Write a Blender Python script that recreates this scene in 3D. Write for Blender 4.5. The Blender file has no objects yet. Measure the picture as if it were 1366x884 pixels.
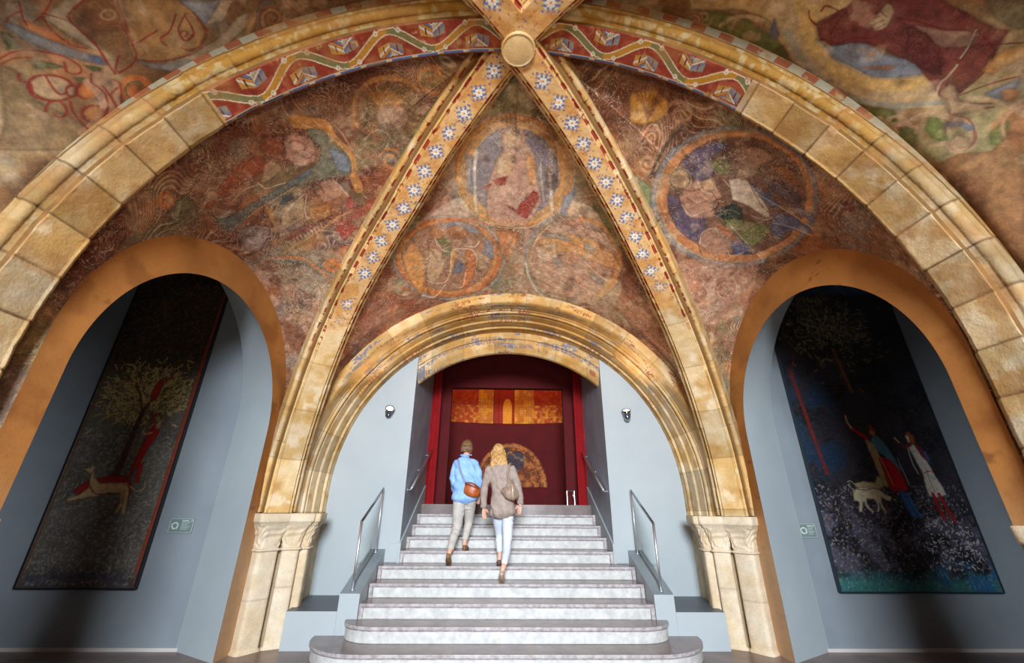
import bpy, bmesh, math, random
import numpy as np
from mathutils import Vector, Matrix
random.seed(7); rng = np.random.default_rng(11)
PI = math.pi
scn = bpy.context.scene
COL = scn.collection

# ------------------------------------------------------------------ helpers
def lin(c):
    c = np.asarray(c, float) / 255.0
    return np.where(c <= 0.04045, c / 12.92, ((c + 0.055) / 1.055) ** 2.4)

_T = rng.random((64, 64, 64))
def vnoise(p):
    i = np.floor(p).astype(int); f = p - i; f = f * f * (3 - 2 * f)
    i0 = i & 63; i1 = (i + 1) & 63
    x0, y0, z0 = i0[..., 0], i0[..., 1], i0[..., 2]; x1, y1, z1 = i1[..., 0], i1[..., 1], i1[..., 2]
    fx, fy, fz = f[..., 0], f[..., 1], f[..., 2]
    a = _T[x0, y0, z0] * (1 - fx) + _T[x1, y0, z0] * fx
    b = _T[x0, y1, z0] * (1 - fx) + _T[x1, y1, z0] * fx
    c = _T[x0, y0, z1] * (1 - fx) + _T[x1, y0, z1] * fx
    d = _T[x0, y1, z1] * (1 - fx) + _T[x1, y1, z1] * fx
    return (a * (1 - fy) + b * fy) * (1 - fz) + (c * (1 - fy) + d * fy) * fz
def fbm(p, k=1.0, o=4, s=0.0):
    p = np.asarray(p, float) * k + s * 7.31 + 100.0; v = 0; a = .5; t = 0
    for _ in range(o):
        v = v + a * vnoise(p); t += a; a *= .5; p = p * 2.03 + 11.7
    return v / t
def p3(x, y, z=0.0):
    return np.stack(np.broadcast_arrays(np.asarray(x, float), np.asarray(y, float), np.asarray(z, float)), -1)
def sm(a, b, x):
    t = np.clip((x - a) / (b - a), 0, 1); return t * t * (3 - 2 * t)
def mixc(c, d, m):
    m = np.clip(np.asarray(m, float), 0, 1)[..., None]; return c * (1 - m) + np.asarray(d, float) * m

def setp(o, label=None, cat=None, group=None, kind=None):
    if label: o['label'] = label
    if cat: o['category'] = cat
    if group: o['group'] = group
    if kind: o['kind'] = kind
    return o
def empty(name, loc=(0, 0, 0), label=None, cat=None, group=None, kind=None):
    o = bpy.data.objects.new(name, None); COL.objects.link(o); o.location = loc
    o.empty_display_size = .1
    return setp(o, label, cat, group, kind)
def mk(name, V, F, mat, parent=None, smooth=True, colors=None, uv=None, mats=None, fm=None, **kw):
    me = bpy.data.meshes.new(name)
    V = np.asarray(V, float)
    if parent is not None and parent.type == 'EMPTY':
        V = V - np.array(parent.location)
    if isinstance(F, np.ndarray):
        nf = len(F); k = F.shape[1]
        me.vertices.add(len(V)); me.vertices.foreach_set('co', V.astype(np.float32).ravel())
        me.loops.add(nf * k); me.loops.foreach_set('vertex_index', F.astype(np.int32).ravel())
        me.polygons.add(nf); me.polygons.foreach_set('loop_start', np.arange(0, nf * k, k, dtype=np.int32))
        me.update(calc_edges=True)
    else:
        me.from_pydata([tuple(v) for v in V], [], F)
    me.validate(clean_customdata=False)
    if smooth: me.polygons.foreach_set('use_smooth', [True] * len(me.polygons))
    if colors is not None:
        a = me.color_attributes.new('Col', 'FLOAT_COLOR', 'POINT')
        cc = np.ones((len(V), 4), np.float32); cc[:, :3] = np.clip(lin(np.clip(np.asarray(colors).reshape(-1, 3), 0, 255)), 0, 1)
        a.data.foreach_set('color', cc.ravel())
    for m in (mats or [mat]): me.materials.append(m)
    if fm is not None: me.polygons.foreach_set('material_index', np.asarray(fm, np.int32))
    me.update()
    o = bpy.data.objects.new(name, me); COL.objects.link(o)
    if parent is not None: o.parent = parent
    return setp(o, **kw)
def gridF(n, m, closeu=False, closev=False, flip=False):
    i = np.arange(n if closeu else n - 1); j = np.arange(m if closev else m - 1)
    I, J = np.meshgrid(i, j, indexing='ij'); I2 = (I + 1) % n; J2 = (J + 1) % m
    F = np.stack([I * m + J, I2 * m + J, I2 * m + J2, I * m + J2], -1).reshape(-1, 4)
    return F[:, ::-1].copy() if flip else F
class MB:
    """collects simple solids into one mesh"""
    def __init__(s): s.V = []; s.F = []; s.M = []
    def add(s, V, F, m=0):
        k = len(s.V); s.V += [tuple(v) for v in V]; s.F += [tuple(i + k for i in f) for f in F]; s.M += [m] * len(F); return s
    def prism(s, pts, z0, z1, m=0, mtop=None):
        n = len(pts); V = [(x, y, z0) for x, y in pts] + [(x, y, z1) for x, y in pts]
        s.add(V, [(i, (i + 1) % n, (i + 1) % n + n, i + n) for i in range(n)], m)
        s.add(V[n:], [tuple(range(n))], m if mtop is None else mtop); s.add(V[:n], [tuple(reversed(range(n)))], m); return s
    def box(s, x0, x1, y0, y1, z0, z1, m=0, mtop=None):
        return s.prism([(x0, y0), (x1, y0), (x1, y1), (x0, y1)], z0, z1, m, mtop)
    def hexa(s, b, t, m=0):
        V = list(b) + list(t)
        return s.add(V, [(3, 2, 1, 0), (4, 5, 6, 7), (0, 1, 5, 4), (1, 2, 6, 5), (2, 3, 7, 6), (3, 0, 4, 7)], m)
    def cyl(s, a, b, r0, r1=None, n=16, m=0, cap=True):
        r1 = r0 if r1 is None else r1; a = Vector(a); b = Vector(b); d = (b - a).normalized()
        u = d.orthogonal().normalized(); w = d.cross(u)
        V = [a + (u * math.cos(2 * PI * i / n) + w * math.sin(2 * PI * i / n)) * r0 for i in range(n)] + \
            [b + (u * math.cos(2 * PI * i / n) + w * math.sin(2 * PI * i / n)) * r1 for i in range(n)]
        s.add(V, [(i, (i + 1) % n, (i + 1) % n + n, i + n) for i in range(n)], m)
        if cap: s.add(V[:n], [tuple(reversed(range(n)))], m); s.add(V[n:], [tuple(range(n))], m)
        return s
    def loft(s, secs, m=0, cap=True):
        n = len(secs[0]); V = [p for c in secs for p in c]; F = []
        for k in range(len(secs) - 1):
            F += [(k * n + i, k * n + (i + 1) % n, (k + 1) * n + (i + 1) % n, (k + 1) * n + i) for i in range(n)]
        s.add(V, F, m)
        if cap: s.add(secs[0], [tuple(reversed(range(n)))], m); s.add(secs[-1], [tuple(range(n))], m)
        return s
    def build(s, name, mat, parent=None, smooth=False, mats=None, bevel=0.0, **kw):
        o = mk(name, s.V, s.F, mat, parent, smooth, mats=mats, fm=s.M if mats else None, **kw)
        bm = bmesh.new(); bm.from_mesh(o.data); bmesh.ops.remove_doubles(bm, verts=bm.verts, dist=1e-5)
        bmesh.ops.recalc_face_normals(bm, faces=bm.faces); bm.to_mesh(o.data); bm.free()
        if bevel:
            b = o.modifiers.new('bevel', 'BEVEL'); b.width = bevel; b.segments = 2; b.limit_method = 'ANGLE'; b.angle_limit = .6
        return o

# ------------------------------------------------------------------ materials
def newmat(name):
    m = bpy.data.materials.new(name); m.use_nodes = True; nt = m.node_tree; nt.nodes.clear()
    o = nt.nodes.new('ShaderNodeOutputMaterial'); b = nt.nodes.new('ShaderNodeBsdfPrincipled')
    nt.links.new(b.outputs[0], o.inputs[0]); return m, nt, b
def N(nt, t, **kw):
    n = nt.nodes.new(t)
    for k, v in kw.items():
        if isinstance(k, str) and hasattr(n, k): setattr(n, k, v)
        else: n.inputs[k].default_value = v
    return n
def noise(nt, sc, det=6, rough=.6, dist=0, vec=None):
    n = nt.nodes.new('ShaderNodeTexNoise'); n.inputs['Scale'].default_value = sc; n.inputs['Detail'].default_value = det
    n.inputs['Roughness'].default_value = rough; n.inputs['Distortion'].default_value = dist
    if vec is None:
        g = nt.nodes.new('ShaderNodeNewGeometry'); vec = g.outputs['Position']
    nt.links.new(vec, n.inputs['Vector']); return n.outputs[0]
def ramp(nt, src, stops):
    r = nt.nodes.new('ShaderNodeValToRGB'); e = r.color_ramp.elements
    while len(e) < len(stops): e.new(.5)
    for i, (p, c) in enumerate(stops):
        e[i].position = p; e[i].color = (*(c if len(c) == 3 else c[:3]), 1)
    nt.links.new(src, r.inputs[0]); return r.outputs[0]
def mixn(nt, fac, a, b, mode='MIX'):
    x = nt.nodes.new('ShaderNodeMix'); x.data_type = 'RGBA'; x.blend_type = mode; x.clamp_factor = True
    for i, v in ((0, fac), (6, a), (7, b)):
        if hasattr(v, 'is_linked') or isinstance(v, bpy.types.NodeSocket): nt.links.new(v, x.inputs[i])
        elif i == 0: x.inputs[0].default_value = v
        else: x.inputs[i].default_value = (*v, 1)
    return x.outputs[2]
def bump(nt, b, src, st=.3, dist=.01, prev=None):
    n = nt.nodes.new('ShaderNodeBump'); n.inputs['Strength'].default_value = st; n.inputs['Distance'].default_value = dist
    nt.links.new(src, n.inputs['Height'])
    if prev is not None: nt.links.new(prev, n.inputs['Normal'])
    nt.links.new(n.outputs[0], b.inputs['Normal']); return n.outputs[0]
def surf(name, c1, c2=None, sc=6, rough=.7, bs=.15, bd=.004, bsc=60, metal=0, spec=.5, det=6, lo=.35, hi=.65):
    m, nt, b = newmat(name); c1 = tuple(lin(c1)); c2 = tuple(lin(c2)) if c2 is not None else c1
    if c2 != c1:
        nt.links.new(ramp(nt, noise(nt, sc, det), [(lo, c1), (hi, c2)]), b.inputs['Base Color'])
    else: b.inputs['Base Color'].default_value = (*c1, 1)
    b.inputs['Roughness'].default_value = rough; b.inputs['Metallic'].default_value = metal
    b.inputs['Specular IOR Level'].default_value = spec
    if bs: bump(nt, b, noise(nt, bsc, 4), bs, bd)
    return m
def painted(name, rough=.85, var=.25, bs=.5, bd=.006, scratch=.0, spec=.2, nsc=(14, 70), scr_c=((235, 215, 185), (70, 30, 18)), ssc=7, gain=1.0):
    """colour attribute 'Col' worn and broken up by noise; optional scratchy contour line work"""
    m, nt, b = newmat(name)
    at = nt.nodes.new('ShaderNodeAttribute'); at.attribute_name = 'Col'; c = at.outputs['Color']
    n1 = noise(nt, nsc[0], 8, .7); n2 = noise(nt, nsc[1], 5, .7)
    g1 = ramp(nt, n1, [(.3, (gain*(1 - var),) * 3), (.7, (gain*(1 + var),) * 3)]); c = mixn(nt, 1.0, c, g1, 'MULTIPLY')
    g2 = ramp(nt, n2, [(.3, (1 - var * .8,) * 3), (.7, (1 + var * .8,) * 3)]); c = mixn(nt, 1.0, c, g2, 'MULTIPLY')
    h = n2
    if scratch:
        for k, (col, s, d, th) in enumerate(((scr_c[0], ssc, 2.2, .02), (scr_c[1], ssc * 1.25, 2.8, .022), (scr_c[0], ssc*2.3, 2.4, .03))):
            q = noise(nt, s, 2.5, .5, d)
            sub = N(nt, 'ShaderNodeMath', operation='SUBTRACT'); sub.inputs[1].default_value = .5 + .03 * k; nt.links.new(q, sub.inputs[0])
            ab = N(nt, 'ShaderNodeMath', operation='ABSOLUTE'); nt.links.new(sub.outputs[0], ab.inputs[0])
            f = ramp(nt, ab.outputs[0], [(0, (scratch,) * 3), (th, (0, 0, 0))])
            pt = ramp(nt, noise(nt, 2.3 + k, 3), [(.42, (0, 0, 0)), (.6, (1, 1, 1))])
            f = mixn(nt, 1.0, f, pt, 'MULTIPLY')
            sp = N(nt, 'ShaderNodeSeparateColor'); nt.links.new(f, sp.inputs[0])
            c = mixn(nt, sp.outputs[0], c, tuple(lin(col)))
    nt.links.new(c, b.inputs['Base Color']); b.inputs['Roughness'].default_value = rough; b.inputs['Specular IOR Level'].default_value = spec
    bump(nt, b, h, bs, bd); return m

M_fresco = painted('fresco_plaster', scratch=.55, var=.30, bs=.6, bd=.010, gain=1.42)
M_stone = painted('carved_stone', rough=.8, var=.12, bs=.6, bd=.008, nsc=(9, 55))
M_panel = painted('painted_panel', rough=.6, var=.22, bs=.35, bd=.004, nsc=(30, 120))
M_ochre = painted('ochre_plaster', rough=.75, var=.08, bs=.25, bd=.006, nsc=(3, 40))
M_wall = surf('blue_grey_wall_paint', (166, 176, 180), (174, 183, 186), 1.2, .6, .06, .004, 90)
M_dado = surf('blue_grey_dado_paint', (120, 132, 140), (140, 152, 158), 1.5, .5, .08, .004, 60)
M_jamb = surf('grey_passage_plaster', (136, 150, 166), (160, 170, 182), 3, .55, .15, .006, 30)
M_floor = surf('polished_brown_floor', (98, 80, 74), (134, 112, 104), 2.2, .34, .03, .003, 40)
M_tread = surf('dark_reflection_marble', (104, 90, 88), (140, 124, 120), 3.5, .25, .03, .002, 120, lo=.3, hi=.7)  # tread tops: reflection of the dark vault put into the marble colour
M_riser = surf('white_grey_marble', (176, 178, 176), (214, 213, 208), 11, .45, .15, .004, 90, lo=.3, hi=.7)
M_edge = surf('mottled_grey_marble', (146, 136, 136), (190, 184, 184), 18, .4, .12, .003, 120, lo=.35, hi=.65)
M_steel = surf('brushed_steel', (228, 232, 236), None, rough=.42, metal=1, bs=0)
M_chrome = surf('polished_chrome', (150, 160, 172), None, rough=.12, metal=1, bs=0)
M_dark = surf('dark_metal', (30, 30, 34), None, rough=.4, metal=.6, bs=0)
M_red = surf('crimson_cloth', (140, 2, 12), (164, 4, 18), 5, .9, .3, .004, 200)
M_redd = surf('dark_crimson_wall', (86, 2, 8), (98, 3, 12), 4, .85, .1, .004, 60)
M_white = surf('white_plastic', (225, 228, 228), None, rough=.5, bs=0)
def glass():
    m, nt, b = newmat('clear_glass'); b.inputs['Base Color'].default_value = (.93, .97, .96, 1); b.inputs['Roughness'].default_value = .02
    b.inputs['Transmission Weight'].default_value = 1; b.inputs['IOR'].default_value = 1.45; return m
M_glass = glass()

# ------------------------------------------------------------------ generic curves and sweeps
def arc_path(R, c, t0, n, stilt=None):
    """half arch path from springing (-R) over apex to (+R); returns s, h, ns, nh (outward normal) by arclength"""
    pts = []
    a0 = 0.0
    if stilt is not None and stilt > c: a0 = math.asin((stilt - c) / R)
    L1 = max(0, c - stilt) if stilt is not None else 0
    L2 = R * (PI - 2 * a0); L = 2 * L1 + L2; u = np.linspace(0, L, n)
    s = np.empty(n); h = np.empty(n); ns = np.empty(n); nh = np.empty(n)
    for i, x in enumerate(u):
        if x < L1: s[i], h[i], ns[i], nh[i] = -R, stilt + x, -1, 0
        elif x > L1 + L2: s[i], h[i], ns[i], nh[i] = R, c - (x - L1 - L2), 1, 0
        else:
            a = PI - a0 - (x - L1) / R; s[i], h[i], ns[i], nh[i] = R * math.cos(a), c + R * math.sin(a), math.cos(a), math.sin(a)
    return u, s, h, ns, nh
def densify(P, step):
    P = np.asarray(P, float); out = [P[0]]
    for a, b in zip(P[:-1], P[1:]):
        k = max(1, int(math.ceil(np.linalg.norm(b - a) / step)))
        for i in range(1, k + 1): out.append(a + (b - a) * i / k)
    return np.array(out)
def roll(cx, cy, r, a0, a1, n=6):
    return [(cx + r * math.cos(math.radians(a0 + (a1 - a0) * i / n)), cy + r * math.sin(math.radians(a0 + (a1 - a0) * i / n))) for i in range(n + 1)]

STONE = [(212, 188, 148), (196, 160, 104), (222, 206, 178), (176, 132, 76)]
def stone_col(P, u=None, block=.36, seed=0, gold=None, jm=.75):
    n1 = fbm(P, 2.2, 4, seed); n2 = fbm(P, 7, 4, seed + 3)
    c = mixc(np.broadcast_to(np.array(STONE[0], float), P.shape).copy(), STONE[1], sm(.42, .62, n1))
    c = mixc(c, STONE[2], sm(.5, .7, n2) * .7); c = mixc(c, STONE[3], sm(.6, .75, fbm(P, 4, 4, seed + 9)) * .6)
    if gold is not None: c = mixc(c, (186, 132, 58), gold * (.35 + .65 * sm(.35, .6, fbm(P, 5, 4, seed + 5))))
    if u is not None:
        k = np.floor(u / block + .31 * seed); f = u / block + .31 * seed - k
        r = np.sin(k * 91.7 + seed * 13.1) * .5 + .5
        c = c * (0.93 + .14 * r)[..., None]
        jw = .010 + .008 * fbm(P, 9, 3, 2)
        c = mixc(c, (96, 70, 42), (1 - sm(0, 1, np.minimum(f, 1 - f) * block / jw)) * jm)
    return c
SKY = 0.04; EXPO = 0.0
# ------------------------------------------------------------------ measurements (metres; x right, y into the hall, z up)
YT, YB = 2.335, 2.40                 # transverse arch, boss
RT, CT = 3.06, 2.305                 # transverse arch radius and centre height
RD, CD = 4.34, 1.10                  # diagonal ribs
PX, PY = 2.88, 5.72                  # front springing of the diagonals
XW = 3.12                            # side walls
YW, YA = 6.87, 5.87                  # stair wall, aisle end walls
ZC = 1.45                            # top of the capitals
H1, RS = .1526, .16
TR = {k: round(H1 + RS * (k - 1), 4) for k in range(1, 11)}
DY = {1: 5.18, 2: 5.52, 3: 5.853, 4: 6.187, 5: 6.521, 6: 6.855, 7: 7.222, 8: 7.589, 9: 7.956, 10: 8.323}

RTAB = {0: ([5, 20, 40, 60, 75, 90], [4.38, 4.34, 4.20, 4.12, 4.14, 4.18]), -1: ([5, 15, 25, 42, 50, 61, 67, 73, 79, 85, 90], [4.39, 4.41, 4.386, 4.33, 4.22, 4.14, 4.17, 4.205, 4.25, 4.315, 4.33]),
        1: ([5, 15, 25, 38, 45, 53, 62, 70, 77, 84, 90], [4.39, 4.41, 4.33, 4.21, 4.14, 4.085, 4.10, 4.115, 4.14, 4.17, 4.20])}
def diag_frame(sx, front):
    yb = YB if front else 2 * YT - YB; yp = PY if front else 2 * YT - PY
    B = np.array([0, yb]); d = np.array([sx * PX, yp - yb]); L = np.linalg.norm(d); return B, d / L, L
def diag_curve(sx, front, n, off=0.0):
    """from boss (0) down to springing, n points of the rib line at radial offset off"""
    B, d, L = diag_frame(sx, front)
    R = RD + off; a1 = math.asin((ZC - CD) / R); a = np.linspace(PI / 2, a1, n)
    ang = np.degrees(a); tab = RTAB[sx if front else 0]                      # surveyed radius of each rib against angle (slightly flattened arcs)
    sq = np.interp(ang, tab[0], tab[1]) + off; kk = max(3, n // 18) | 1
    pad = np.concatenate([np.full(kk // 2, sq[0]), sq, np.full(kk // 2, sq[-1])]); sq = np.convolve(pad, np.ones(kk) / kk, 'valid')
    s = sq * np.cos(a) * (L - .02) / RD; h = CD + sq * np.sin(a)
    P = np.stack([B[0] + d[0] * s, B[1] + d[1] * s, h], -1); Nn = np.stack([d[0] * np.cos(a), d[1] * np.cos(a), np.sin(a)], -1)
    return P, Nn, np.array([-d[1], d[0], 0.0])

def sweep(P, Nn, L, prof, off):
    return P[:, None, :] + Nn[:, None, :] * (prof[None, :, 1:2] + off[..., None]) + np.asarray(L)[None, None, :] * prof[None, :, 0:1]
def ulen(P): return np.concatenate([[0], np.cumsum(np.linalg.norm(np.diff(P, axis=0), axis=1))])

# ------------------------------------------------------------------ diagonal ribs
rib_prof = densify([(-.235, .34), (-.235, .17)] + roll(-.205, .145, .032, 190, 330, 6) + [(-.165, .10)] + roll(-.145, .05, .022, 150, 330, 5) +
                   [(-.118, .0), (.118, .0)] + roll(.145, .05, .022, 210, 390, 5) + [(.165, .10)] + roll(.205, .145, .032, 210, 350, 6) + [(.235, .17), (.235, .34)], .0075)
def rib(sx, front, upto, label):
    n = 1150 if front else 500
    P, Nn, L = diag_curve(sx, front, n); u = ulen(P); pr = rib_prof
    U, W = np.meshgrid(u, pr[:, 0], indexing='ij'); R_ = np.broadcast_to(pr[:, 1], U.shape)
    seed = 1 + (sx > 0) + 2 * front
    G0 = sweep(P, Nn, L, pr, np.zeros_like(U))
    blk = .40; k = np.floor(U / blk); f = U / blk - k
    side = (W > 0)
    chip = .010 * (np.sin(k * 77.1 + side * 31 + seed) ) * (np.abs(W) > .13) + .004 * (fbm(G0, 14, 3) - .5) * 2
    G = sweep(P, Nn, L, pr, chip)
    c = stone_col(G, U, blk * 1.6, seed, gold=np.clip(1.05 - U / 6.5, 0, 1) * .6, jm=.28)
    pz = sm(upto + .2, upto - .1, U + .25 * (fbm(G, 6, 3) - .5))          # painted zone near the boss
    ground = mixc(np.broadcast_to(np.array([214, 172, 118.]), c.shape).copy(), (196, 140, 78), sm(.4, .65, fbm(G, 8, 4, 4)))
    flat = (np.abs(W) < .12) * pz; c = mixc(c, ground, flat * .9)
    # small red and blue crumbs between the rosettes
    q1 = np.floor(U / .026); q2 = np.floor((W + .5) / .026); hsh = np.abs(np.sin(q1 * 12.9 + q2 * 78.2 + seed)) * 43758 % 1
    crumb = (hsh > .86) & (np.abs(W) < .105) & (np.abs((U / .026) % 1 - .5) < .33) & (np.abs(((W + .5) / .026) % 1 - .5) < .33)
    c = mixc(c, np.where((hsh > .95)[..., None], (70, 84, 138), (176, 110, 66)), crumb * pz * .75)
    # rosettes: stepped diamonds of blue, white and an orange heart
    per = .252; kk = np.round((U - .36) / per); du = U - .36 - kk * per; wn = W - .012 * np.sin(kk * 5.1)
    cs = .031; a_ = (du + wn) / cs; b_ = (du - wn) / cs; ia = np.round(a_ / 1.0); ib = np.round(b_ / 1.0)
    ring = np.maximum(np.abs(ia), np.abs(ib)); core = (np.abs(a_ - ia) < .40) & (np.abs(b_ - ib) < .40)
    ros = (ring <= 3) & (kk >= 0) & (U < upto) & ~((ring == 3) & (((ia + ib) % 2) != 0)) & (~((np.abs(kk * per + .36 - upto * .86) < .14) & (sx < 0)))
    rc = np.where((ring >= 2)[..., None] & True, np.array([78, 96, 158.]), np.array([226, 224, 216.]))
    rc = np.where((ring == 3)[..., None], np.array([92, 104, 160.]), rc); rc = np.where((ring == 0)[..., None], np.array([218, 128, 34.]), rc)
    rc = np.where((ring == 2)[..., None] & (((ia + ib) % 2) == 0)[..., None], np.array([206, 208, 212.]), rc)
    rc = np.where(core[..., None], rc, np.array([216, 196, 166.]) * (1 - .25 * (ring[..., None] >= 2)))
    wear = sm(.24, .4, fbm(G, 16, 3, 8)); c = mixc(c, rc, ros * wear * sm(upto + .1, upto - .5, U))
    # red dashes along the mouldings
    dash = ((U / .19 + seed * .37) % 1 < .62) & (fbm(G, 18, 2, 1) > .40)
    edge = (((np.abs(W) > .119) & (np.abs(W) < .150)) | ((np.abs(W) > .185) & (np.abs(W) < .205)))
    c = mixc(c, (140, 42, 30), edge * dash * sm(upto + .6, upto + .1, U) * .85)
    c = mixc(c, (120, 84, 44), (np.abs(np.abs(W) - .168) < .010) * .8)
    c = mixc(c, (226, 192, 128), (np.abs(np.abs(W) - .155) < .006) * .6)
    o = mk('vault_rib', G.reshape(-1, 3), gridF(len(u), len(pr)), M_stone, None, True, c, label=label, cat='rib', group='diagonal ribs of the vault')
    return o
rib(-1, True, 3.95, 'painted stone rib from the round boss down to the left carved capital')
rib(1, True, 3.35, 'painted stone rib from the round boss down to the right carved capital')
rib(-1, False, 5, 'painted stone vault rib leaving the top edge of the photo, left of the boss')
rib(1, False, 5, 'painted stone vault rib leaving the top edge of the photo, right of the boss')

# ------------------------------------------------------------------ transverse arch
def transverse():
    u, s, h, ns, nh = arc_path(RT, CT, 0, 2600, ZC)
    P = np.stack([s, np.full_like(s, YT) + .0186 * s, h], -1); Nn = np.stack([ns, 0 * ns, nh], -1); L = np.array([0, 1., 0])
    pr = densify([(-.245, .36), (-.243, .125), (-.238, .115)] + roll(-.200, .075, .040, 130, 300, 8) + [(-.150, .030), (-.145, .0), (.128, .0), (.136, .012), (.152, .02), (.172, .055), (.175, .36)], .0078)
    U, W = np.meshgrid(u - u[-1] / 2, pr[:, 0], indexing='ij'); RR = np.broadcast_to(pr[:, 1], U.shape)
    G0 = sweep(P, Nn, L, pr, np.zeros_like(U)); blk = .315
    k = np.floor(U / blk + .4); f = U / blk + .4 - k; aU = np.abs(U)
    bare = sm(1.9, 2.3, aU)
    edge_ = np.exp(-(np.minimum(f, 1 - f) * blk / .014) ** 2); rim = sm(.10, .15, np.abs(W))
    chip = (.010 * np.sin(k * 57.1) * (W > .12) + .005 * np.sin(k * 17.1) + .016 * (fbm(G0, 7, 5) - .5) + .012 * edge_ * fbm(G0, 8, 3, 6) + rim * .030 * np.maximum(0, fbm(G0, 10, 3, 9) - .56)) * (.25 + .75 * bare)
    G = sweep(P, Nn, L, pr, chip)
    hi = np.clip((h[:, None] - 1.6) / 3.2, 0, 1)
    c = stone_col(G, U + .4 * blk, blk, 0, jm=.62, gold=hi * .75 * (G[..., 0] < 0) + hi * .45 * (G[..., 0] >= 0))
    c = mixc(c, (190, 112, 70), sm(.52, .66, fbm(G, 2.6, 4, 12)) * sm(4.6, 5.4, aU) * .7)
    lft = 2.62; rgt = 2.02
    zone = np.where(U < 0, aU < lft, aU < rgt) & (aU > .12)
    zs = zone * sm(.2, .34, fbm(G, 13, 3, 6))
    sof = (W > -.148) & (W < .14)
    # red ground
    fr = sof & (W < .098)
    c = mixc(c, mixc(np.broadcast_to(np.array([150, 58, 38.]), c.shape).copy(), (176, 88, 58), sm(.4, .7, fbm(G, 16, 4, 2))), fr * zs)
    # stepped cubes in the hollows of the ribbon
    per = .76; ph = U / per; kc = np.round(ph * 2); du = U - kc * per / 2; up = (kc % 2 == 0)
    mw = np.where(up, W + .145, .098 - W); mw = np.where(up, W - (-.145), .098 - W)
    band = (np.abs(du) < .105) & (mw > .010) & (mw < .135) & fr & (kc != 0)
    sd = du / .105; vv = (mw - .010) / .118; val = vv * .95 + .62 * np.abs(sd); odd = (du > 0)
    lc, dc = (214, 204, 176), (120, 126, 146)
    cc = np.full(c.shape, 1.0) * np.array([236, 226, 200.])
    for lo_, hi_, ca_, cb_ in ((0, .10, (88, 102, 150), (88, 102, 150)), (.10, .17, (240, 232, 210), (240, 232, 210)), (.17, .40, (112, 122, 152), (196, 188, 160)), (.40, .45, (128, 44, 32), (128, 44, 32)), (.45, .62, (206, 146, 58), (226, 214, 184)), (.62, .66, (128, 44, 32), (128, 44, 32)), (.66, .86, (226, 216, 188), (120, 128, 156)), (.86, 2, (200, 150, 70), (150, 150, 140))):
        mk_ = (val >= lo_) & (val < hi_); cc = np.where(mk_[..., None], np.where(odd[..., None], np.array(cb_, float), np.array(ca_, float)), cc)
    cc = np.where((np.abs(np.abs(sd) - .55) < .05)[..., None] & ((vv > .25) & (vv < .8))[..., None], np.array([128, 44, 32.]), cc)
    band = band & (vv + .25 * np.abs(sd) < 1.0)
    c = mixc(c, cc, band * zs * .95)
    # ribbon
    yc = -.023 + .094 * np.cos(2 * PI * ph) * 1.0
    slope = np.abs(np.sin(2 * PI * ph)); hw = .026 + .016 * slope; dv = W - yc
    rb = fr & (np.abs(dv) < hw)
    rcol = np.where((np.abs(dv) > hw * .74)[..., None], (240, 226, 190), np.where((((ph * 2) % 2) < 1)[..., None], (198, 140, 50), (134, 128, 82)))
    c = mixc(c, rcol, rb * zs)
    # rings
    rk = np.round((U - per / 8) / (per / 4)); ru = U - per / 8 - rk * per / 4 + .0; rw = W - np.where((rk % 4 == 0) | (rk % 4 == 3), .072, -.118) + .0 * rk
    rr = np.hypot(ru, rw); c = mixc(c, (232, 220, 196), ((rr < .021) & (rr > .010)) * fr * zs)
    # blue strip, cream fillets, chamfer
    bl = sof & (W > .104); c = mixc(c, (206, 190, 158), bl * zs)
    c = mixc(c, (88, 104, 156), bl * (W > .108) * (W < .130) * zs * (((U / .23) % 1) < .78))
    c = mixc(c, (150, 60, 40), (W > .14) * (RR < .06) * zone * .8)
    # ochre roll and chequer
    rollz = (W <= -.150) & (RR < .125); c = mixc(c, mixc(np.broadcast_to(np.array([196, 140, 52.]), c.shape).copy(), (222, 196, 140), sm(.45, .65, fbm(G, 18, 3))), rollz * sm(3.3, 2.6, aU) * .85)
    ck = (W < -.236) & (RR > .135); q3 = ((U / .115) % 2 < 1); cz = ck * np.where(U < 0, sm(3.4, 3.0, aU), sm(3.1, 2.7, aU))
    c = mixc(c, mixc(np.broadcast_to(np.array([204, 186, 150.]), c.shape).copy(), (190, 136, 70), sm(.4, .6, fbm(G, 6, 3))), ck * .8)
    c = mixc(c, np.where(q3[..., None], (172, 96, 60), (184, 176, 150)), cz * (RR < .235) * (RR > .145) * sm(.3, .45, fbm(G, 9, 3, 4)))
    c = mixc(c, (120, 84, 44), (np.abs(W + .150) < .005) * .9); c = mixc(c, (120, 84, 44), ((np.abs(RR - .128) < .007) & (W < -.23)) * .8)
    c = c * (.86 - .10 * sm(-.14, -.17, W) + .10 * (fbm(G, 12, 4, 31) - .5))[..., None]; c = mixc(c, (150, 104, 58), sm(.52, .68, fbm(G, 6, 5, 37)) * .45)
    mk('transverse_arch', G.reshape(-1, 3), gridF(len(u), len(pr)), M_stone, None, True, c, label='great stone arch spanning the hall, painted with a red ribbon frieze near the boss', cat='arch')
transverse()

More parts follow.
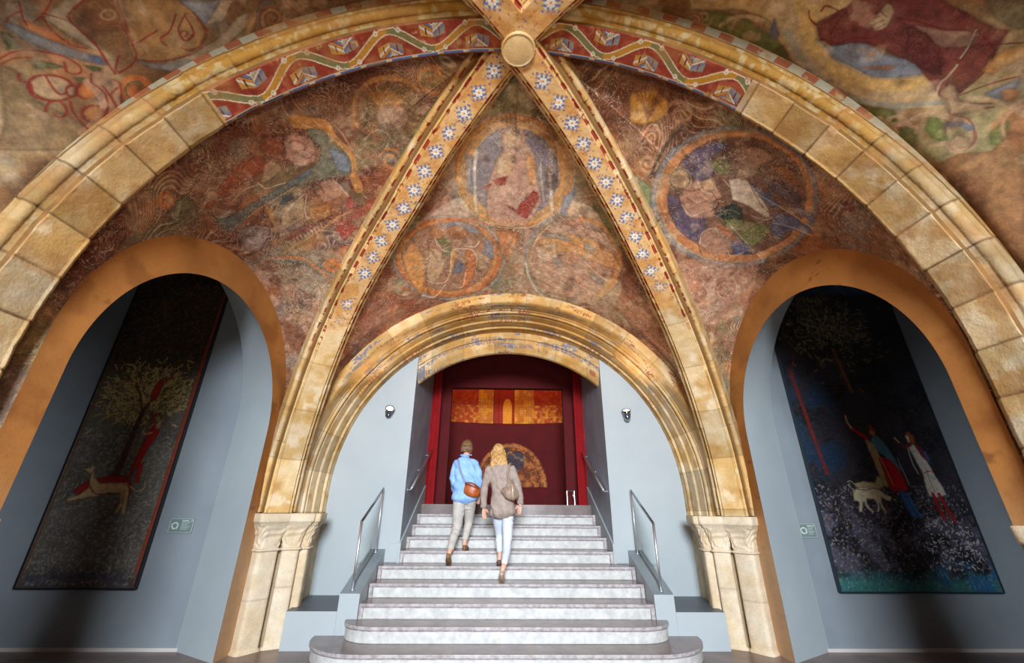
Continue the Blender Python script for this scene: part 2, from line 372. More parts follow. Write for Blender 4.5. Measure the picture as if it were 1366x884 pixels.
# ------------------------------------------------------------------ round boss at the crown
bz = 5.262; secs = []; nb = 96
bprof = [(.02, 0), (.124, 0), (.132, .003), (.138, -.004), (.149, -.002), (.153, .008), (.154, .03), (.156, .07), (.162, .11), (.165, .40)]
BP = []; 
for r, z in [(.0005, 0)] + bprof: BP += [(-.012 + r * math.cos(2 * PI * i / nb), 2.388 + r * math.sin(2 * PI * i / nb), bz + z) for i in range(nb)]
BP = np.array(BP); bc = stone_col(BP, gold=np.full(len(BP), .35)); rr = np.hypot(BP[:, 0] + .012, BP[:, 1] - 2.388)
bc = mixc(bc, (214, 182, 128), (rr < .13) * .75)
mk('keystone_boss', BP, gridF(len(bprof) + 1, nb, closev=True), M_stone, None, True, bc, label='plain round stone boss at the crown where all the ribs meet', cat='boss')

# ------------------------------------------------------------------ stair-wall arch (mouldings) and inner door arch
def ring_arch(name, prof, c, x_lim, zspring, n, label, seed, paint=True, cat='arch'):
    Rm = prof[:, 1].mean()
    if x_lim is None:
        u, s, h, ns, nh = arc_path(1.0, 0, 0, n, None); L1 = c - zspring
        Lc = PI * Rm; uu = np.linspace(-L1, Lc + L1, n); a = np.clip(PI - uu / Rm, 0, PI); dz = np.where(uu < 0, uu, np.where(uu > Lc, Lc - uu, 0))
        G = np.stack([np.cos(a)[:, None] * prof[None, :, 1], np.broadcast_to(prof[None, :, 0], (n, len(prof))), c + np.sin(a)[:, None] * prof[None, :, 1] + dz[:, None]], -1); uu = uu - Lc / 2
    else:
        t = np.linspace(-1, 1, n); X = t[:, None] * x_lim + 0 * prof[None, :, 1]
        G = np.stack([X, np.broadcast_to(prof[None, :, 0], X.shape), c + np.sqrt(prof[None, :, 1] ** 2 - X ** 2)], -1); uu = t * x_lim
    U = np.broadcast_to(uu[:, None], G.shape[:2]); Rr = np.broadcast_to(prof[None, :, 1], U.shape); Dd = np.broadcast_to(prof[None, :, 0], U.shape)
    k = np.floor(U / .42); G = G + (np.stack([np.cos(1.0) * 0 * U, 0 * U, 0 * U], -1))
    G[..., 1] += .005 * np.sin(k * 31.7) + .004 * (fbm(G, 11, 3) - .5)
    col = stone_col(G, U, .55, seed, gold=.45 * sm(1.6, 3.6, G[..., 2]), jm=.22)
    # fine blue and red remains of paint
    q1 = np.floor(U / .018); q2 = np.floor(Dd / .016 + Rr / .02); hs = np.abs(np.sin(q1 * 12.9 + q2 * 78.2)) * 43758 % 1
    patch = fbm(np.stack([U * 2.2, Dd * 9, Rr * 9], -1), 1, 3, seed)
    top = sm(2.9, 3.5, G[..., 2])
    col = mixc(col, (96, 104, 140), (patch > .655) * (hs > .35) * top * .7)
    col = mixc(col, (146, 76, 54), (patch < .36) * (hs > .5) * top * .7)
    col = mixc(col, (196, 140, 70), sm(.5, .7, fbm(G, 3, 4, 8)) * .45 * top)
    mk(name, G.reshape(-1, 3), gridF(n, len(prof)), M_stone, None, True, col, label=label, cat=cat)
pr = densify([(5.90, 3.05), (5.93, 2.995), (5.93, 2.875), (5.95, 2.86), (6.0, 2.852), (6.17, 2.85), (6.19, 2.835), (6.205, 2.905)] + roll(6.245, 2.845, .036, 140, 330, 8)[1:] +
             [(6.298, 2.895), (6.312, 2.81), (6.47, 2.80), (6.49, 2.775), (6.66, 2.768), (6.685, 2.82)] + roll(6.72, 2.765, .026, 150, 330, 6)[1:] + [(6.762, 2.81), (6.78, 2.75), (6.90, 2.745)], .009)
ring_arch('stair_wall_arch', pr, 1.72, None, ZC, 1500, 'moulded round stone arch framing the grey wall behind the staircase', 5)
pr = densify([(6.90, 2.80), (6.90, 2.70), (6.915, 2.665)] + roll(6.93, 2.645, .02, 200, 330, 4) + [(6.945, 2.62), (6.95, 2.53), (6.965, 2.50), (7.05, 2.41), (7.11, 2.40), (7.11, 2.8)], .009)
ring_arch('doorway_arch', pr, 1.72, 1.60, None, 700, 'shallow painted stone arch hanging over the red doorway at the stair head', 8)

# ------------------------------------------------------------------ vault webs
def side_arch_curve(sx, front, n, r=1.57, c=2.55, yc=4.18, x=XW + .012):
    u, s, h, ns, nh = arc_path(r, c, 0, n, ZC); y = yc - s        # starts at the stair end
    if not front: y = 2 * YT - y
    return np.stack([np.full(n, sx * x), y, h], -1)
def trans_curve(sx, n, y, off=.27):
    u, s, h, ns, nh = arc_path(RT + off, CT, 0, 2 * n - 1, ZC); k = slice(n - 1, None)
    return np.stack([sx * s[k], np.full(n, y), h[k]], -1)            # boss -> springing
def side_cell(sx, front, ns_, nt):
    n2 = ns_ // 2 + 1
    A1, _, _ = diag_curve(sx, front, n2, .25); A2 = trans_curve(sx, n2, YT + (.10 if front else -.10), .30)
    A = np.concatenate([A1[::-1], A2[1:]]); B = side_arch_curve(sx, front, len(A))
    return ruled(A, B, nt, .10)
def ruled(A, B, nt, bulge):
    t = np.linspace(0, 1, nt)[None, :, None]; G = B[:, None] * (1 - t) + A[:, None] * t
    s = np.linspace(0, 1, len(A)); G = G + np.array([0, 0, bulge]) * (4 * t * (1 - t)) * np.sin(PI * s)[:, None, None]
    w_ = (4 * t * (1 - t)) ** 1.3 * (1 - .5 * t); kz = (len(A) // 5) | 1
    for _ in range(2):
        pad = np.concatenate([np.repeat(G[:1], kz // 2, 0) + (np.arange(kz // 2, 0, -1)[:, None, None] * (G[0] - G[1])[None]), G, np.repeat(G[-1:], kz // 2, 0) + (np.arange(1, kz // 2 + 1)[:, None, None] * (G[-1] - G[-2])[None])])
        cs_ = np.cumsum(np.concatenate([np.zeros((1,) + pad.shape[1:]), pad]), 0); bl = (cs_[kz:] - cs_[:-kz]) / kz; G = G + (bl - G) * w_ * sm(0, .12, np.minimum(s, 1 - s))[:, None, None]
    G[..., 2] += .012 * (fbm(G, 1.8, 3, 5) - .5) * 2
    return G
def front_cell(ns_, nt):
    n2 = ns_ // 2 + 1
    A1, _, _ = diag_curve(-1, True, n2, .25); A2, _, _ = diag_curve(1, True, n2, .25); A = np.concatenate([A1[::-1], A2[1:]])
    u, s, h, a, b = arc_path(3.0, 1.72, 0, len(A), ZC); B = np.stack([s, np.full(len(A), 5.96), h], -1)
    return ruled(A, B, nt, .10)
def back_cell(ns_, nt):
    G = front_cell(ns_, nt); G[..., 1] = 2 * YT - G[..., 1]; return G
CHART = {'front': lambda P: (3.3 * np.arctan2(P[..., 0], P[..., 2] - 1.5), P[..., 1]),
         'left': lambda P: (3.4 * np.arctan2(P[..., 1] - 4.18, P[..., 2] - 2.0), -.89 * P[..., 0] - .45 * P[..., 2]),
         'right': lambda P: (3.4 * np.arctan2(P[..., 1] - 4.18, P[..., 2] - 2.0), .89 * P[..., 0] - .45 * P[..., 2]),
         'left_rear': lambda P: (3.4 * np.arctan2(.49 - P[..., 1], P[..., 2] - 2.0), -.89 * P[..., 0] - .45 * P[..., 2]),
         'right_rear': lambda P: (3.4 * np.arctan2(.49 - P[..., 1], P[..., 2] - 2.0), .89 * P[..., 0] - .45 * P[..., 2])}
# fresco motifs, in metres along each vault cell: (fill or stroke, colour, opacity, brush width, u,v,u,v,...)
MOT = {}
MOT['front'] = [
('P',(96,92,58),0.8,0,[-0.34,3.42,-0.03,2.84,0.29,3.26,0.01,3.19]),
('P',(128,62,38),0.55,0,[-3.27,5.6,-2.4,5.25,-1.63,4.82,-1.76,5.46,-1.01,5.89,-1.78,5.96,-2.26,5.94]),
('P',(70,44,30),0.5,0,[1.83,5.66,2.4,5.4,3.07,5.81,2.63,5.79,2.18,5.82]),
('P',(128,62,38),0.5,0,[1.61,4.83,2.29,5.34,2.83,5.69,2.14,5.74,1.67,5.6]),
('P',(172,128,104),0.55,0,[-1.13,4.45,-0.71,4.09,-0.58,4.43,0.68,4.39,0.99,4.18,1.44,4.68,0.92,5.92,0.11,5.87,0.15,4.62,-0.78,4.55]),
('P',(204,186,160),0.5,0,[-0.83,4.27,-0.56,4.18,-0.54,4.49,-0.86,4.49,-1.13,4.45]),
('P',(204,186,160),0.5,0,[0.46,4.14,0.9,4.16,1.02,4.3,0.76,4.35,0.55,4.43]),
('P',(184,124,62),0.85,0,[0.61,3.76,0.62,3.94,0.6,4.13,0.53,4.31,0.42,4.47,0.28,4.59,0.11,4.66,-0.07,4.67,-0.25,4.62,-0.4,4.51,-0.51,4.36,-0.59,4.19,-0.63,4.01,-0.62,3.84,-0.59,3.68,-0.52,3.54,-0.43,3.43,-0.33,3.34,-0.21,3.27,-0.08,3.23,0.04,3.19,0.17,3.21,0.29,3.27,0.4,3.35,0.5,3.47,0.57,3.61,0.61,3.76]),
('P',(178,146,108),0.7,0,[0.56,3.79,0.57,3.95,0.54,4.12,0.48,4.28,0.38,4.42,0.25,4.53,0.1,4.59,-0.07,4.6,-0.22,4.56,-0.36,4.46,-0.47,4.33,-0.54,4.18,-0.57,4.02,-0.57,3.86,-0.54,3.71,-0.48,3.59,-0.4,3.48,-0.3,3.39,-0.19,3.33,-0.08,3.29,0.04,3.26,0.16,3.27,0.27,3.33,0.37,3.41,0.46,3.51,0.52,3.64,0.56,3.79]),
('P',(184,124,62),0.6,0,[0.54,3.8,0.55,3.96,0.52,4.12,0.46,4.27,0.36,4.41,0.24,4.51,0.09,4.57,-0.06,4.58,-0.21,4.54,-0.34,4.45,-0.45,4.32,-0.51,4.18,-0.55,4.02,-0.55,3.87,-0.52,3.73,-0.46,3.61,-0.39,3.51,-0.29,3.42,-0.19,3.36,-0.08,3.32,0.04,3.29,0.15,3.3,0.26,3.36,0.36,3.44,0.44,3.54,0.5,3.66,0.54,3.8]),
('P',(112,104,108),0.95,0,[0.47,3.83,0.48,3.98,0.45,4.12,0.4,4.27,0.32,4.39,0.21,4.48,0.08,4.54,-0.05,4.54,-0.18,4.51,-0.3,4.43,-0.39,4.31,-0.45,4.18,-0.48,4.03,-0.48,3.89,-0.45,3.76,-0.41,3.64,-0.34,3.54,-0.26,3.46,-0.17,3.4,-0.07,3.36,0.03,3.34,0.13,3.35,0.23,3.4,0.31,3.48,0.38,3.57,0.44,3.69,0.47,3.83]),
('S',(210,184,150),0.6,0.012,[0.619,3.762,0.631,3.941,0.605,4.128,0.538,4.312,0.429,4.475,0.283,4.601,0.11,4.672,-0.074,4.684,-0.25,4.63,-0.404,4.52,-0.522,4.37,-0.599,4.196,-0.635,4.016,-0.632,3.841,-0.595,3.68,-0.529,3.539,-0.44,3.423,-0.333,3.332,-0.213,3.266,-0.086,3.221,0.044,3.181,0.173,3.199,0.295,3.259,0.407,3.347,0.501,3.462,0.574,3.601,0.619,3.762]),
('S',(210,184,150),0.5,0.01,[0.47,3.83,0.476,3.976,0.453,4.124,0.399,4.267,0.316,4.389,0.207,4.482,0.081,4.535,-0.053,4.545,-0.182,4.506,-0.295,4.425,-0.385,4.311,-0.447,4.177,-0.478,4.032,-0.479,3.888,-0.455,3.756,-0.407,3.638,-0.34,3.539,-0.258,3.458,-0.166,3.399,-0.068,3.362,0.033,3.335,0.133,3.345,0.228,3.398,0.313,3.476,0.385,3.575,0.438,3.694,0.47,3.83]),
('P',(172,128,104),0.85,0,[-0.14,3.41,0.06,3.34,0.09,3.5,0.19,3.63,0.25,4.01,0.32,4.26,0.15,4.62,-0.15,4.63,-0.31,4.46,-0.28,4.09,-0.19,3.76,-0.13,3.62]),
('P',(184,124,62),0.6,0,[0.09,3.59,0.19,3.69,0.25,4.01,0.16,4.02]),
('P',(178,146,108),0.8,0,[0.05,3.46,0.05,3.49,0.04,3.51,0.03,3.54,0.02,3.56,-0.0,3.58,-0.02,3.59,-0.04,3.59,-0.07,3.59,-0.08,3.58,-0.1,3.56,-0.11,3.54,-0.12,3.52,-0.12,3.49,-0.12,3.47,-0.11,3.45,-0.1,3.43,-0.09,3.41,-0.07,3.4,-0.05,3.39,-0.03,3.39,-0.01,3.39,0.01,3.4,0.03,3.4,0.04,3.42,0.05,3.44,0.05,3.46]),
('P',(178,146,108),0.7,0,[-0.18,3.76,-0.09,3.64,-0.02,3.71,-0.05,3.94,-0.18,3.92]),
('P',(132,40,34),0.9,0,[-0.08,4.34,0.03,4.44,0.16,4.52,0.24,4.32,0.28,4.18,0.22,4.11,0.16,4.19,0.11,4.26,0.05,4.4]),
('P',(132,40,34),0.8,0,[-0.23,4.01,-0.08,3.95,-0.1,4.06,-0.18,4.07]),
('P',(132,40,34),0.6,0,[-0.34,4.09,-0.25,4.05,-0.3,4.15]),
('S',(204,186,160),0.75,0.035,[-0.397,3.62,-0.431,3.98,-0.44,4.445]),
('S',(204,186,160),0.75,0.035,[0.352,3.56,0.386,3.937,0.469,4.395]),
('S',(204,186,160),0.6,0.02,[0.253,3.621,0.29,3.952,0.354,4.252]),
('S',(120,60,44),0.5,0.014,[0.316,3.218,0.396,3.553,0.453,3.824]),
('S',(120,60,44),0.5,0.012,[-0.528,3.521,-0.628,3.813,-0.623,4.174]),
('P',(104,116,140),0.7,0,[0.56,4.12,0.68,4.0,0.63,4.3,0.56,4.43]),
('P',(104,116,140),0.5,0,[-0.5,3.65,-0.43,3.7,-0.46,4.2,-0.53,4.07]),
('P',(84,74,98),0.4,0,[0.08,3.37,0.27,3.53,0.36,3.6,0.35,3.79,0.19,3.63]),
('S',(110,52,40),0.55,0.014,[-0.334,3.296,-0.163,3.248,0.073,3.172,0.246,3.209]),
('S',(110,62,48),0.6,0.008,[-0.265,3.27,-0.254,3.35]),
('S',(110,62,48),0.6,0.008,[-0.224,3.266,-0.212,3.345]),
('S',(110,62,48),0.6,0.008,[-0.183,3.261,-0.171,3.339]),
('S',(110,62,48),0.6,0.008,[-0.142,3.254,-0.129,3.332]),
('S',(110,62,48),0.6,0.008,[-0.102,3.246,-0.087,3.324]),
('S',(110,62,48),0.6,0.008,[-0.061,3.238,-0.046,3.316]),
('S',(110,62,48),0.6,0.008,[-0.02,3.229,-0.004,3.307]),
('S',(110,62,48),0.6,0.008,[0.02,3.209,0.036,3.28]),
('S',(110,62,48),0.6,0.008,[0.06,3.185,0.078,3.267]),
('S',(110,62,48),0.6,0.008,[0.101,3.187,0.119,3.27]),
('S',(110,62,48),0.6,0.008,[0.142,3.189,0.161,3.271]),
('S',(110,62,48),0.6,0.008,[0.183,3.19,0.203,3.272]),
('S',(110,62,48),0.6,0.008,[0.224,3.191,0.245,3.272]),
('S',(110,62,48),0.6,0.008,[0.265,3.191,0.286,3.272]),
('P',(124,120,114),0.75,0,[-0.07,5.2,-0.1,5.39,-0.17,5.59,-0.3,5.76,-0.47,5.88,-0.68,5.94,-0.9,5.93,-1.12,5.86,-1.31,5.71,-1.45,5.52,-1.55,5.31,-1.6,5.11,-1.61,4.94,-1.58,4.78,-1.51,4.65,-1.41,4.54,-1.29,4.46,-1.15,4.41,-1.0,4.39,-0.84,4.4,-0.68,4.43,-0.53,4.5,-0.38,4.59,-0.26,4.7,-0.16,4.84,-0.1,5.01,-0.07,5.2]),
('P',(172,92,44),0.9,0,[-0.14,5.2,-0.16,5.38,-0.23,5.56,-0.35,5.71,-0.51,5.82,-0.7,5.87,-0.91,5.86,-1.11,5.79,-1.28,5.66,-1.42,5.48,-1.51,5.29,-1.56,5.11,-1.57,4.94,-1.54,4.8,-1.48,4.67,-1.39,4.57,-1.27,4.5,-1.14,4.45,-1.0,4.44,-0.85,4.44,-0.7,4.47,-0.56,4.53,-0.42,4.62,-0.31,4.73,-0.22,4.87,-0.16,5.02,-0.14,5.2]),
('P',(184,124,62),0.5,0,[-0.2,5.19,-0.22,5.36,-0.29,5.53,-0.4,5.66,-0.55,5.76,-0.73,5.8,-0.92,5.8,-1.1,5.73,-1.26,5.61,-1.39,5.45,-1.48,5.28,-1.52,5.11,-1.53,4.95,-1.51,4.81,-1.45,4.7,-1.36,4.6,-1.26,4.53,-1.14,4.49,-1.0,4.48,-0.86,4.48,-0.72,4.51,-0.59,4.57,-0.46,4.65,-0.35,4.76,-0.27,4.89,-0.22,5.03,-0.2,5.19]),
('P',(126,92,72),0.9,0,[-0.27,5.18,-0.3,5.33,-0.36,5.48,-0.46,5.6,-0.6,5.68,-0.76,5.72,-0.93,5.71,-1.09,5.65,-1.23,5.54,-1.35,5.4,-1.43,5.25,-1.47,5.1,-1.48,4.95,-1.46,4.82,-1.41,4.72,-1.33,4.63,-1.23,4.56,-1.12,4.52,-1.0,4.51,-0.87,4.51,-0.74,4.54,-0.62,4.6,-0.5,4.68,-0.41,4.77,-0.33,4.89,-0.29,5.03,-0.27,5.18]),
('P',(184,124,62),0.8,0,[-1.47,4.84,-1.3,4.67,-1.2,4.98,-1.31,5.39,-1.42,5.55,-1.47,5.22]),
('P',(104,116,140),0.7,0,[-0.89,4.53,-0.67,4.52,-0.49,4.63,-0.41,4.76,-0.54,4.72,-0.74,4.61,-0.88,4.6]),
('P',(150,90,52),0.8,0,[-0.58,4.71,-0.58,4.74,-0.6,4.76,-0.62,4.78,-0.64,4.79,-0.67,4.8,-0.7,4.8,-0.74,4.79,-0.77,4.78,-0.79,4.76,-0.81,4.73,-0.83,4.71,-0.84,4.68,-0.84,4.66,-0.83,4.63,-0.81,4.61,-0.79,4.6,-0.77,4.59,-0.74,4.58,-0.71,4.58,-0.68,4.59,-0.65,4.6,-0.62,4.62,-0.6,4.64,-0.59,4.66,-0.58,4.69,-0.58,4.71]),
('P',(150,96,58),0.8,0,[-0.85,4.65,-0.86,4.68,-0.87,4.7,-0.89,4.71,-0.91,4.73,-0.93,4.73,-0.95,4.73,-0.98,4.73,-1.0,4.71,-1.01,4.69,-1.03,4.67,-1.03,4.65,-1.04,4.62,-1.03,4.6,-1.03,4.58,-1.01,4.56,-1.0,4.54,-0.98,4.53,-0.96,4.53,-0.94,4.53,-0.92,4.53,-0.9,4.55,-0.88,4.56,-0.87,4.58,-0.86,4.6,-0.85,4.63,-0.85,4.65]),
('P',(92,96,52),0.8,0,[-0.99,4.73,-0.81,4.76,-0.81,4.86,-0.93,4.88]),
('P',(92,96,52),0.8,0,[-0.94,4.93,-0.82,4.91,-0.81,5.02,-0.94,5.01]),
('P',(104,116,140),0.8,0,[-0.35,4.84,-0.26,4.97,-0.26,5.21,-0.39,5.1]),
('P',(172,92,44),0.9,0,[-0.64,4.98,-0.53,5.08,-0.52,5.39,-0.71,5.72,-0.77,5.61,-0.66,5.29]),
('P',(84,90,108),0.85,0,[-0.77,5.13,-0.66,5.33,-0.88,5.42]),
('P',(184,124,62),0.8,0,[-0.83,4.99,-0.74,4.96,-0.82,5.21,-0.91,5.38]),
('P',(178,146,108),0.7,0,[-1.1,4.82,-0.97,4.97,-0.99,5.27,-1.21,5.45,-1.23,5.17]),
('P',(178,146,108),0.6,0,[-0.45,5.09,-0.33,5.2,-0.38,5.38,-0.52,5.42]),
('S',(204,186,160),0.85,0.011,[-0.917,5.381,-0.85,5.117,-0.806,4.967,-0.644,4.979,-0.528,5.052,-0.503,5.249,-0.545,5.477]),
('S',(204,186,160),0.85,0.011,[-0.903,5.567,-0.827,5.684,-0.75,5.643,-0.668,5.362]),
('S',(204,186,160),0.85,0.011,[-1.254,5.36,-1.163,5.465,-1.007,5.5,-0.917,5.381]),
('S',(204,186,160),0.85,0.011,[-0.638,4.927,-0.501,4.978,-0.434,4.883]),
('S',(204,186,160),0.85,0.011,[-0.999,4.706,-0.957,4.895,-0.849,4.981]),
('S',(204,186,160),0.85,0.011,[-1.257,4.95,-1.184,4.996,-1.091,4.953]),
('S',(204,186,160),0.85,0.011,[-1.412,5.592,-1.225,5.727,-1.019,5.558]),
('S',(96,48,34),0.8,0.01,[-1.094,4.698,-1.143,4.999,-1.261,5.297,-1.29,5.594]),
('S',(96,48,34),0.8,0.01,[-0.803,4.69,-0.818,4.546]),
('S',(96,48,34),0.8,0.01,[-0.502,4.748,-0.432,4.857,-0.34,4.996]),
('S',(96,48,34),0.8,0.01,[-1.212,4.774,-1.087,4.889,-1.03,5.11]),
('S',(96,48,34),0.8,0.01,[-0.455,5.185,-0.354,5.299,-0.288,5.276]),
('S',(124,120,114),0.8,0.05,[0.975,5.907,0.891,5.924,0.806,5.927,0.721,5.915,0.661,5.953,0.575,5.914,0.495,5.862,0.423,5.796,0.36,5.718,0.305,5.63,0.261,5.535,0.227,5.439,0.203,5.343,0.188,5.248,0.183,5.152,0.186,5.058,0.198,4.966,0.218,4.88,0.244,4.798,0.278,4.722,0.316,4.65,0.36,4.585,0.409,4.526,0.462,4.473,0.517,4.426,0.576,4.385,0.637,4.35]),
('S',(184,124,62),0.75,0.07,[0.824,4.357,0.873,4.354,0.923,4.355,0.972,4.361,1.02,4.372,1.068,4.388,1.114,4.406,1.159,4.429,1.202,4.457,1.243,4.49,1.281,4.527,1.317,4.567,1.351,4.612,1.38,4.661,1.407,4.713,1.429,4.769,1.448,4.829,1.462,4.892,1.471,4.958,1.475,5.027,1.475,5.099,1.468,5.174,1.456,5.25,1.438,5.327,1.415,5.403,1.385,5.479,1.349,5.553]),
('S',(120,116,84),0.8,0.025,[0.954,5.918,0.866,5.926,0.778,5.919,0.692,5.896,0.611,5.86,0.535,5.812,0.466,5.751,0.405,5.68,0.353,5.597,0.311,5.509,0.278,5.42,0.255,5.33,0.241,5.239,0.237,5.149,0.241,5.06,0.253,4.973,0.273,4.891,0.299,4.814,0.332,4.741,0.371,4.673,0.415,4.612,0.463,4.556,0.515,4.507,0.57,4.464,0.628,4.427,0.688,4.396,0.749,4.372]),
('S',(204,186,160),0.7,0.03,[1.236,5.888,1.189,5.924,1.139,5.953,1.009,5.956,0.929,5.958,0.858,5.952,0.82,5.956,0.783,5.956,0.746,5.953,0.709,5.946,0.681,5.95,0.646,5.949,0.603,5.952,0.554,5.924,0.508,5.892,0.465,5.854,0.425,5.812,0.387,5.766,0.354,5.716,0.323,5.663,0.296,5.607,0.273,5.549,0.253,5.492,0.237,5.434,0.225,5.377,0.216,5.32,0.21,5.264]),
('S',(90,80,72),0.7,0.022,[1.307,4.447,1.334,4.472,1.36,4.498,1.384,4.526,1.407,4.556,1.429,4.588,1.449,4.621,1.468,4.656,1.485,4.693,1.5,4.731,1.513,4.771,1.525,4.813,1.535,4.856,1.542,4.901,1.547,4.947,1.55,4.994,1.551,5.042,1.55,5.092,1.545,5.144,1.539,5.196,1.529,5.249,1.518,5.302,1.503,5.355,1.485,5.409,1.465,5.464,1.443,5.517,1.417,5.569]),
('P',(184,124,62),0.65,0,[0.29,4.91,0.54,4.69,1.02,4.63,1.39,4.77,1.49,4.94,1.21,4.96,0.78,4.93,0.49,5.08]),
('P',(172,128,104),0.6,0,[0.24,5.26,0.62,5.21,1.33,5.32,1.2,5.74,0.47,5.81]),
('P',(204,186,160),0.45,0,[0.32,4.97,0.56,4.85,0.65,5.1,0.41,5.26]),
('P',(124,120,114),0.85,0,[0.37,4.72,0.59,4.69,0.76,4.72,0.7,4.76,0.45,4.78]),
('P',(124,120,114),0.7,0,[0.93,4.69,1.09,4.73,1.08,4.87,0.95,4.84]),
('P',(110,60,46),0.6,0,[1.08,4.58,1.21,4.67,1.18,4.77]),
('P',(124,120,114),0.7,0,[0.56,5.11,0.69,5.1,0.75,5.23,0.67,5.28]),
('P',(124,120,114),0.6,0,[1.1,5.17,1.37,5.23,1.33,5.32,1.15,5.27]),
('S',(92,98,50),0.85,0.022,[0.21,5.264,0.444,5.402]),
('S',(92,98,50),0.85,0.022,[0.3,5.549,0.632,5.67]),
('S',(92,98,50),0.85,0.022,[0.193,5.336,0.231,5.559]),
('S',(134,66,44),0.7,0.012,[0.756,4.314,0.859,4.451,0.933,4.603]),
('S',(134,66,44),0.7,0.012,[0.68,4.394,0.845,4.515,1.012,4.609]),
('S',(134,66,44),0.7,0.012,[0.551,4.768,0.857,4.796,1.19,4.88,1.451,4.827]),
('S',(134,66,44),0.7,0.012,[0.419,5.377,0.882,5.425,1.379,5.489]),
('S',(134,66,44),0.7,0.012,[0.655,4.518,0.833,4.46]),
('S',(134,66,44),0.7,0.012,[1.2,4.576,1.37,4.781,1.399,5.118]),
('S',(204,186,160),0.7,0.01,[1.017,5.032,1.276,5.163,1.463,5.2]),
('S',(204,186,160),0.7,0.01,[0.361,5.703,0.598,5.847,0.976,5.854]),
('S',(204,186,160),0.7,0.01,[0.962,4.414,1.125,4.489,1.271,4.641]),
('S',(204,186,160),0.7,0.01,[0.474,4.565,0.35,4.736,0.291,4.951]),
('P',(172,92,44),0.7,0,[-0.21,4.73,0.08,4.77,0.01,5.0,-0.07,5.28,-0.16,5.01]),
('P',(92,98,56),0.7,0,[0.89,4.11,1.04,4.16,1.38,4.58,1.63,4.84,1.36,4.59,1.1,4.36]),
('P',(92,98,56),0.6,0,[-1.16,4.27,-1.07,4.39,-1.33,4.49,-1.49,4.71,-1.49,4.55]),
('S',(172,92,44),0.8,0.03,[-1.159,4.419,-0.856,4.448,-0.501,4.527,-0.303,4.628]),
('S',(205,180,150),0.6,0.012,[-0.412,4.571,0.056,4.671,0.3,4.622]),
('S',(132,40,34),0.7,0.016,[-1.354,5.938,-1.411,5.959,-1.461,5.952,-1.485,5.951,-1.502,5.956,-1.519,5.955,-1.535,5.948,-1.561,5.958,-1.592,5.953,-1.633,5.934,-1.641,5.887,-1.64,5.838,-1.631,5.793,-1.615,5.754,-1.594,5.724,-1.57,5.703,-1.543,5.693,-1.515,5.693,-1.489,5.702,-1.466,5.72,-1.446,5.744,-1.432,5.773,-1.423,5.805,-1.42,5.837,-1.423,5.868,-1.432,5.896,-1.445,5.918,-1.461,5.935,-1.479,5.944,-1.498,5.947,-1.516,5.944,-1.532,5.935,-1.545,5.921,-1.554,5.903,-1.56,5.884,-1.561,5.864,-1.559,5.846,-1.554,5.83,-1.547,5.818,-1.538,5.81,-1.529,5.805]),
('S',(150,90,60),0.8,0.02,[-2.026,5.912,-2.038,5.85,-2.042,5.787,-2.038,5.725,-2.026,5.669,-2.008,5.62,-1.984,5.58,-1.956,5.55,-1.925,5.528,-1.892,5.517,-1.858,5.515,-1.826,5.521,-1.796,5.537,-1.768,5.56,-1.745,5.59,-1.727,5.625,-1.714,5.665,-1.707,5.708,-1.706,5.752,-1.711,5.793,-1.721,5.832,-1.736,5.866,-1.756,5.893,-1.778,5.912,-1.802,5.923,-1.827,5.926,-1.85,5.922,-1.872,5.911,-1.891,5.894,-1.907,5.873,-1.918,5.848,-1.926,5.821,-1.929,5.793,-1.928,5.766,-1.924,5.741,-1.917,5.72,-1.907,5.702,-1.896,5.688,-1.884,5.679,-1.871,5.674,-1.859,5.674]),
('S',(132,40,34),0.6,0.014,[-1.577,5.454,-1.509,5.669,-1.232,5.757,-1.015,5.919]),
('S',(58,66,42),0.7,0.02,[-1.383,5.853,-1.132,5.874,-0.765,5.931]),
]
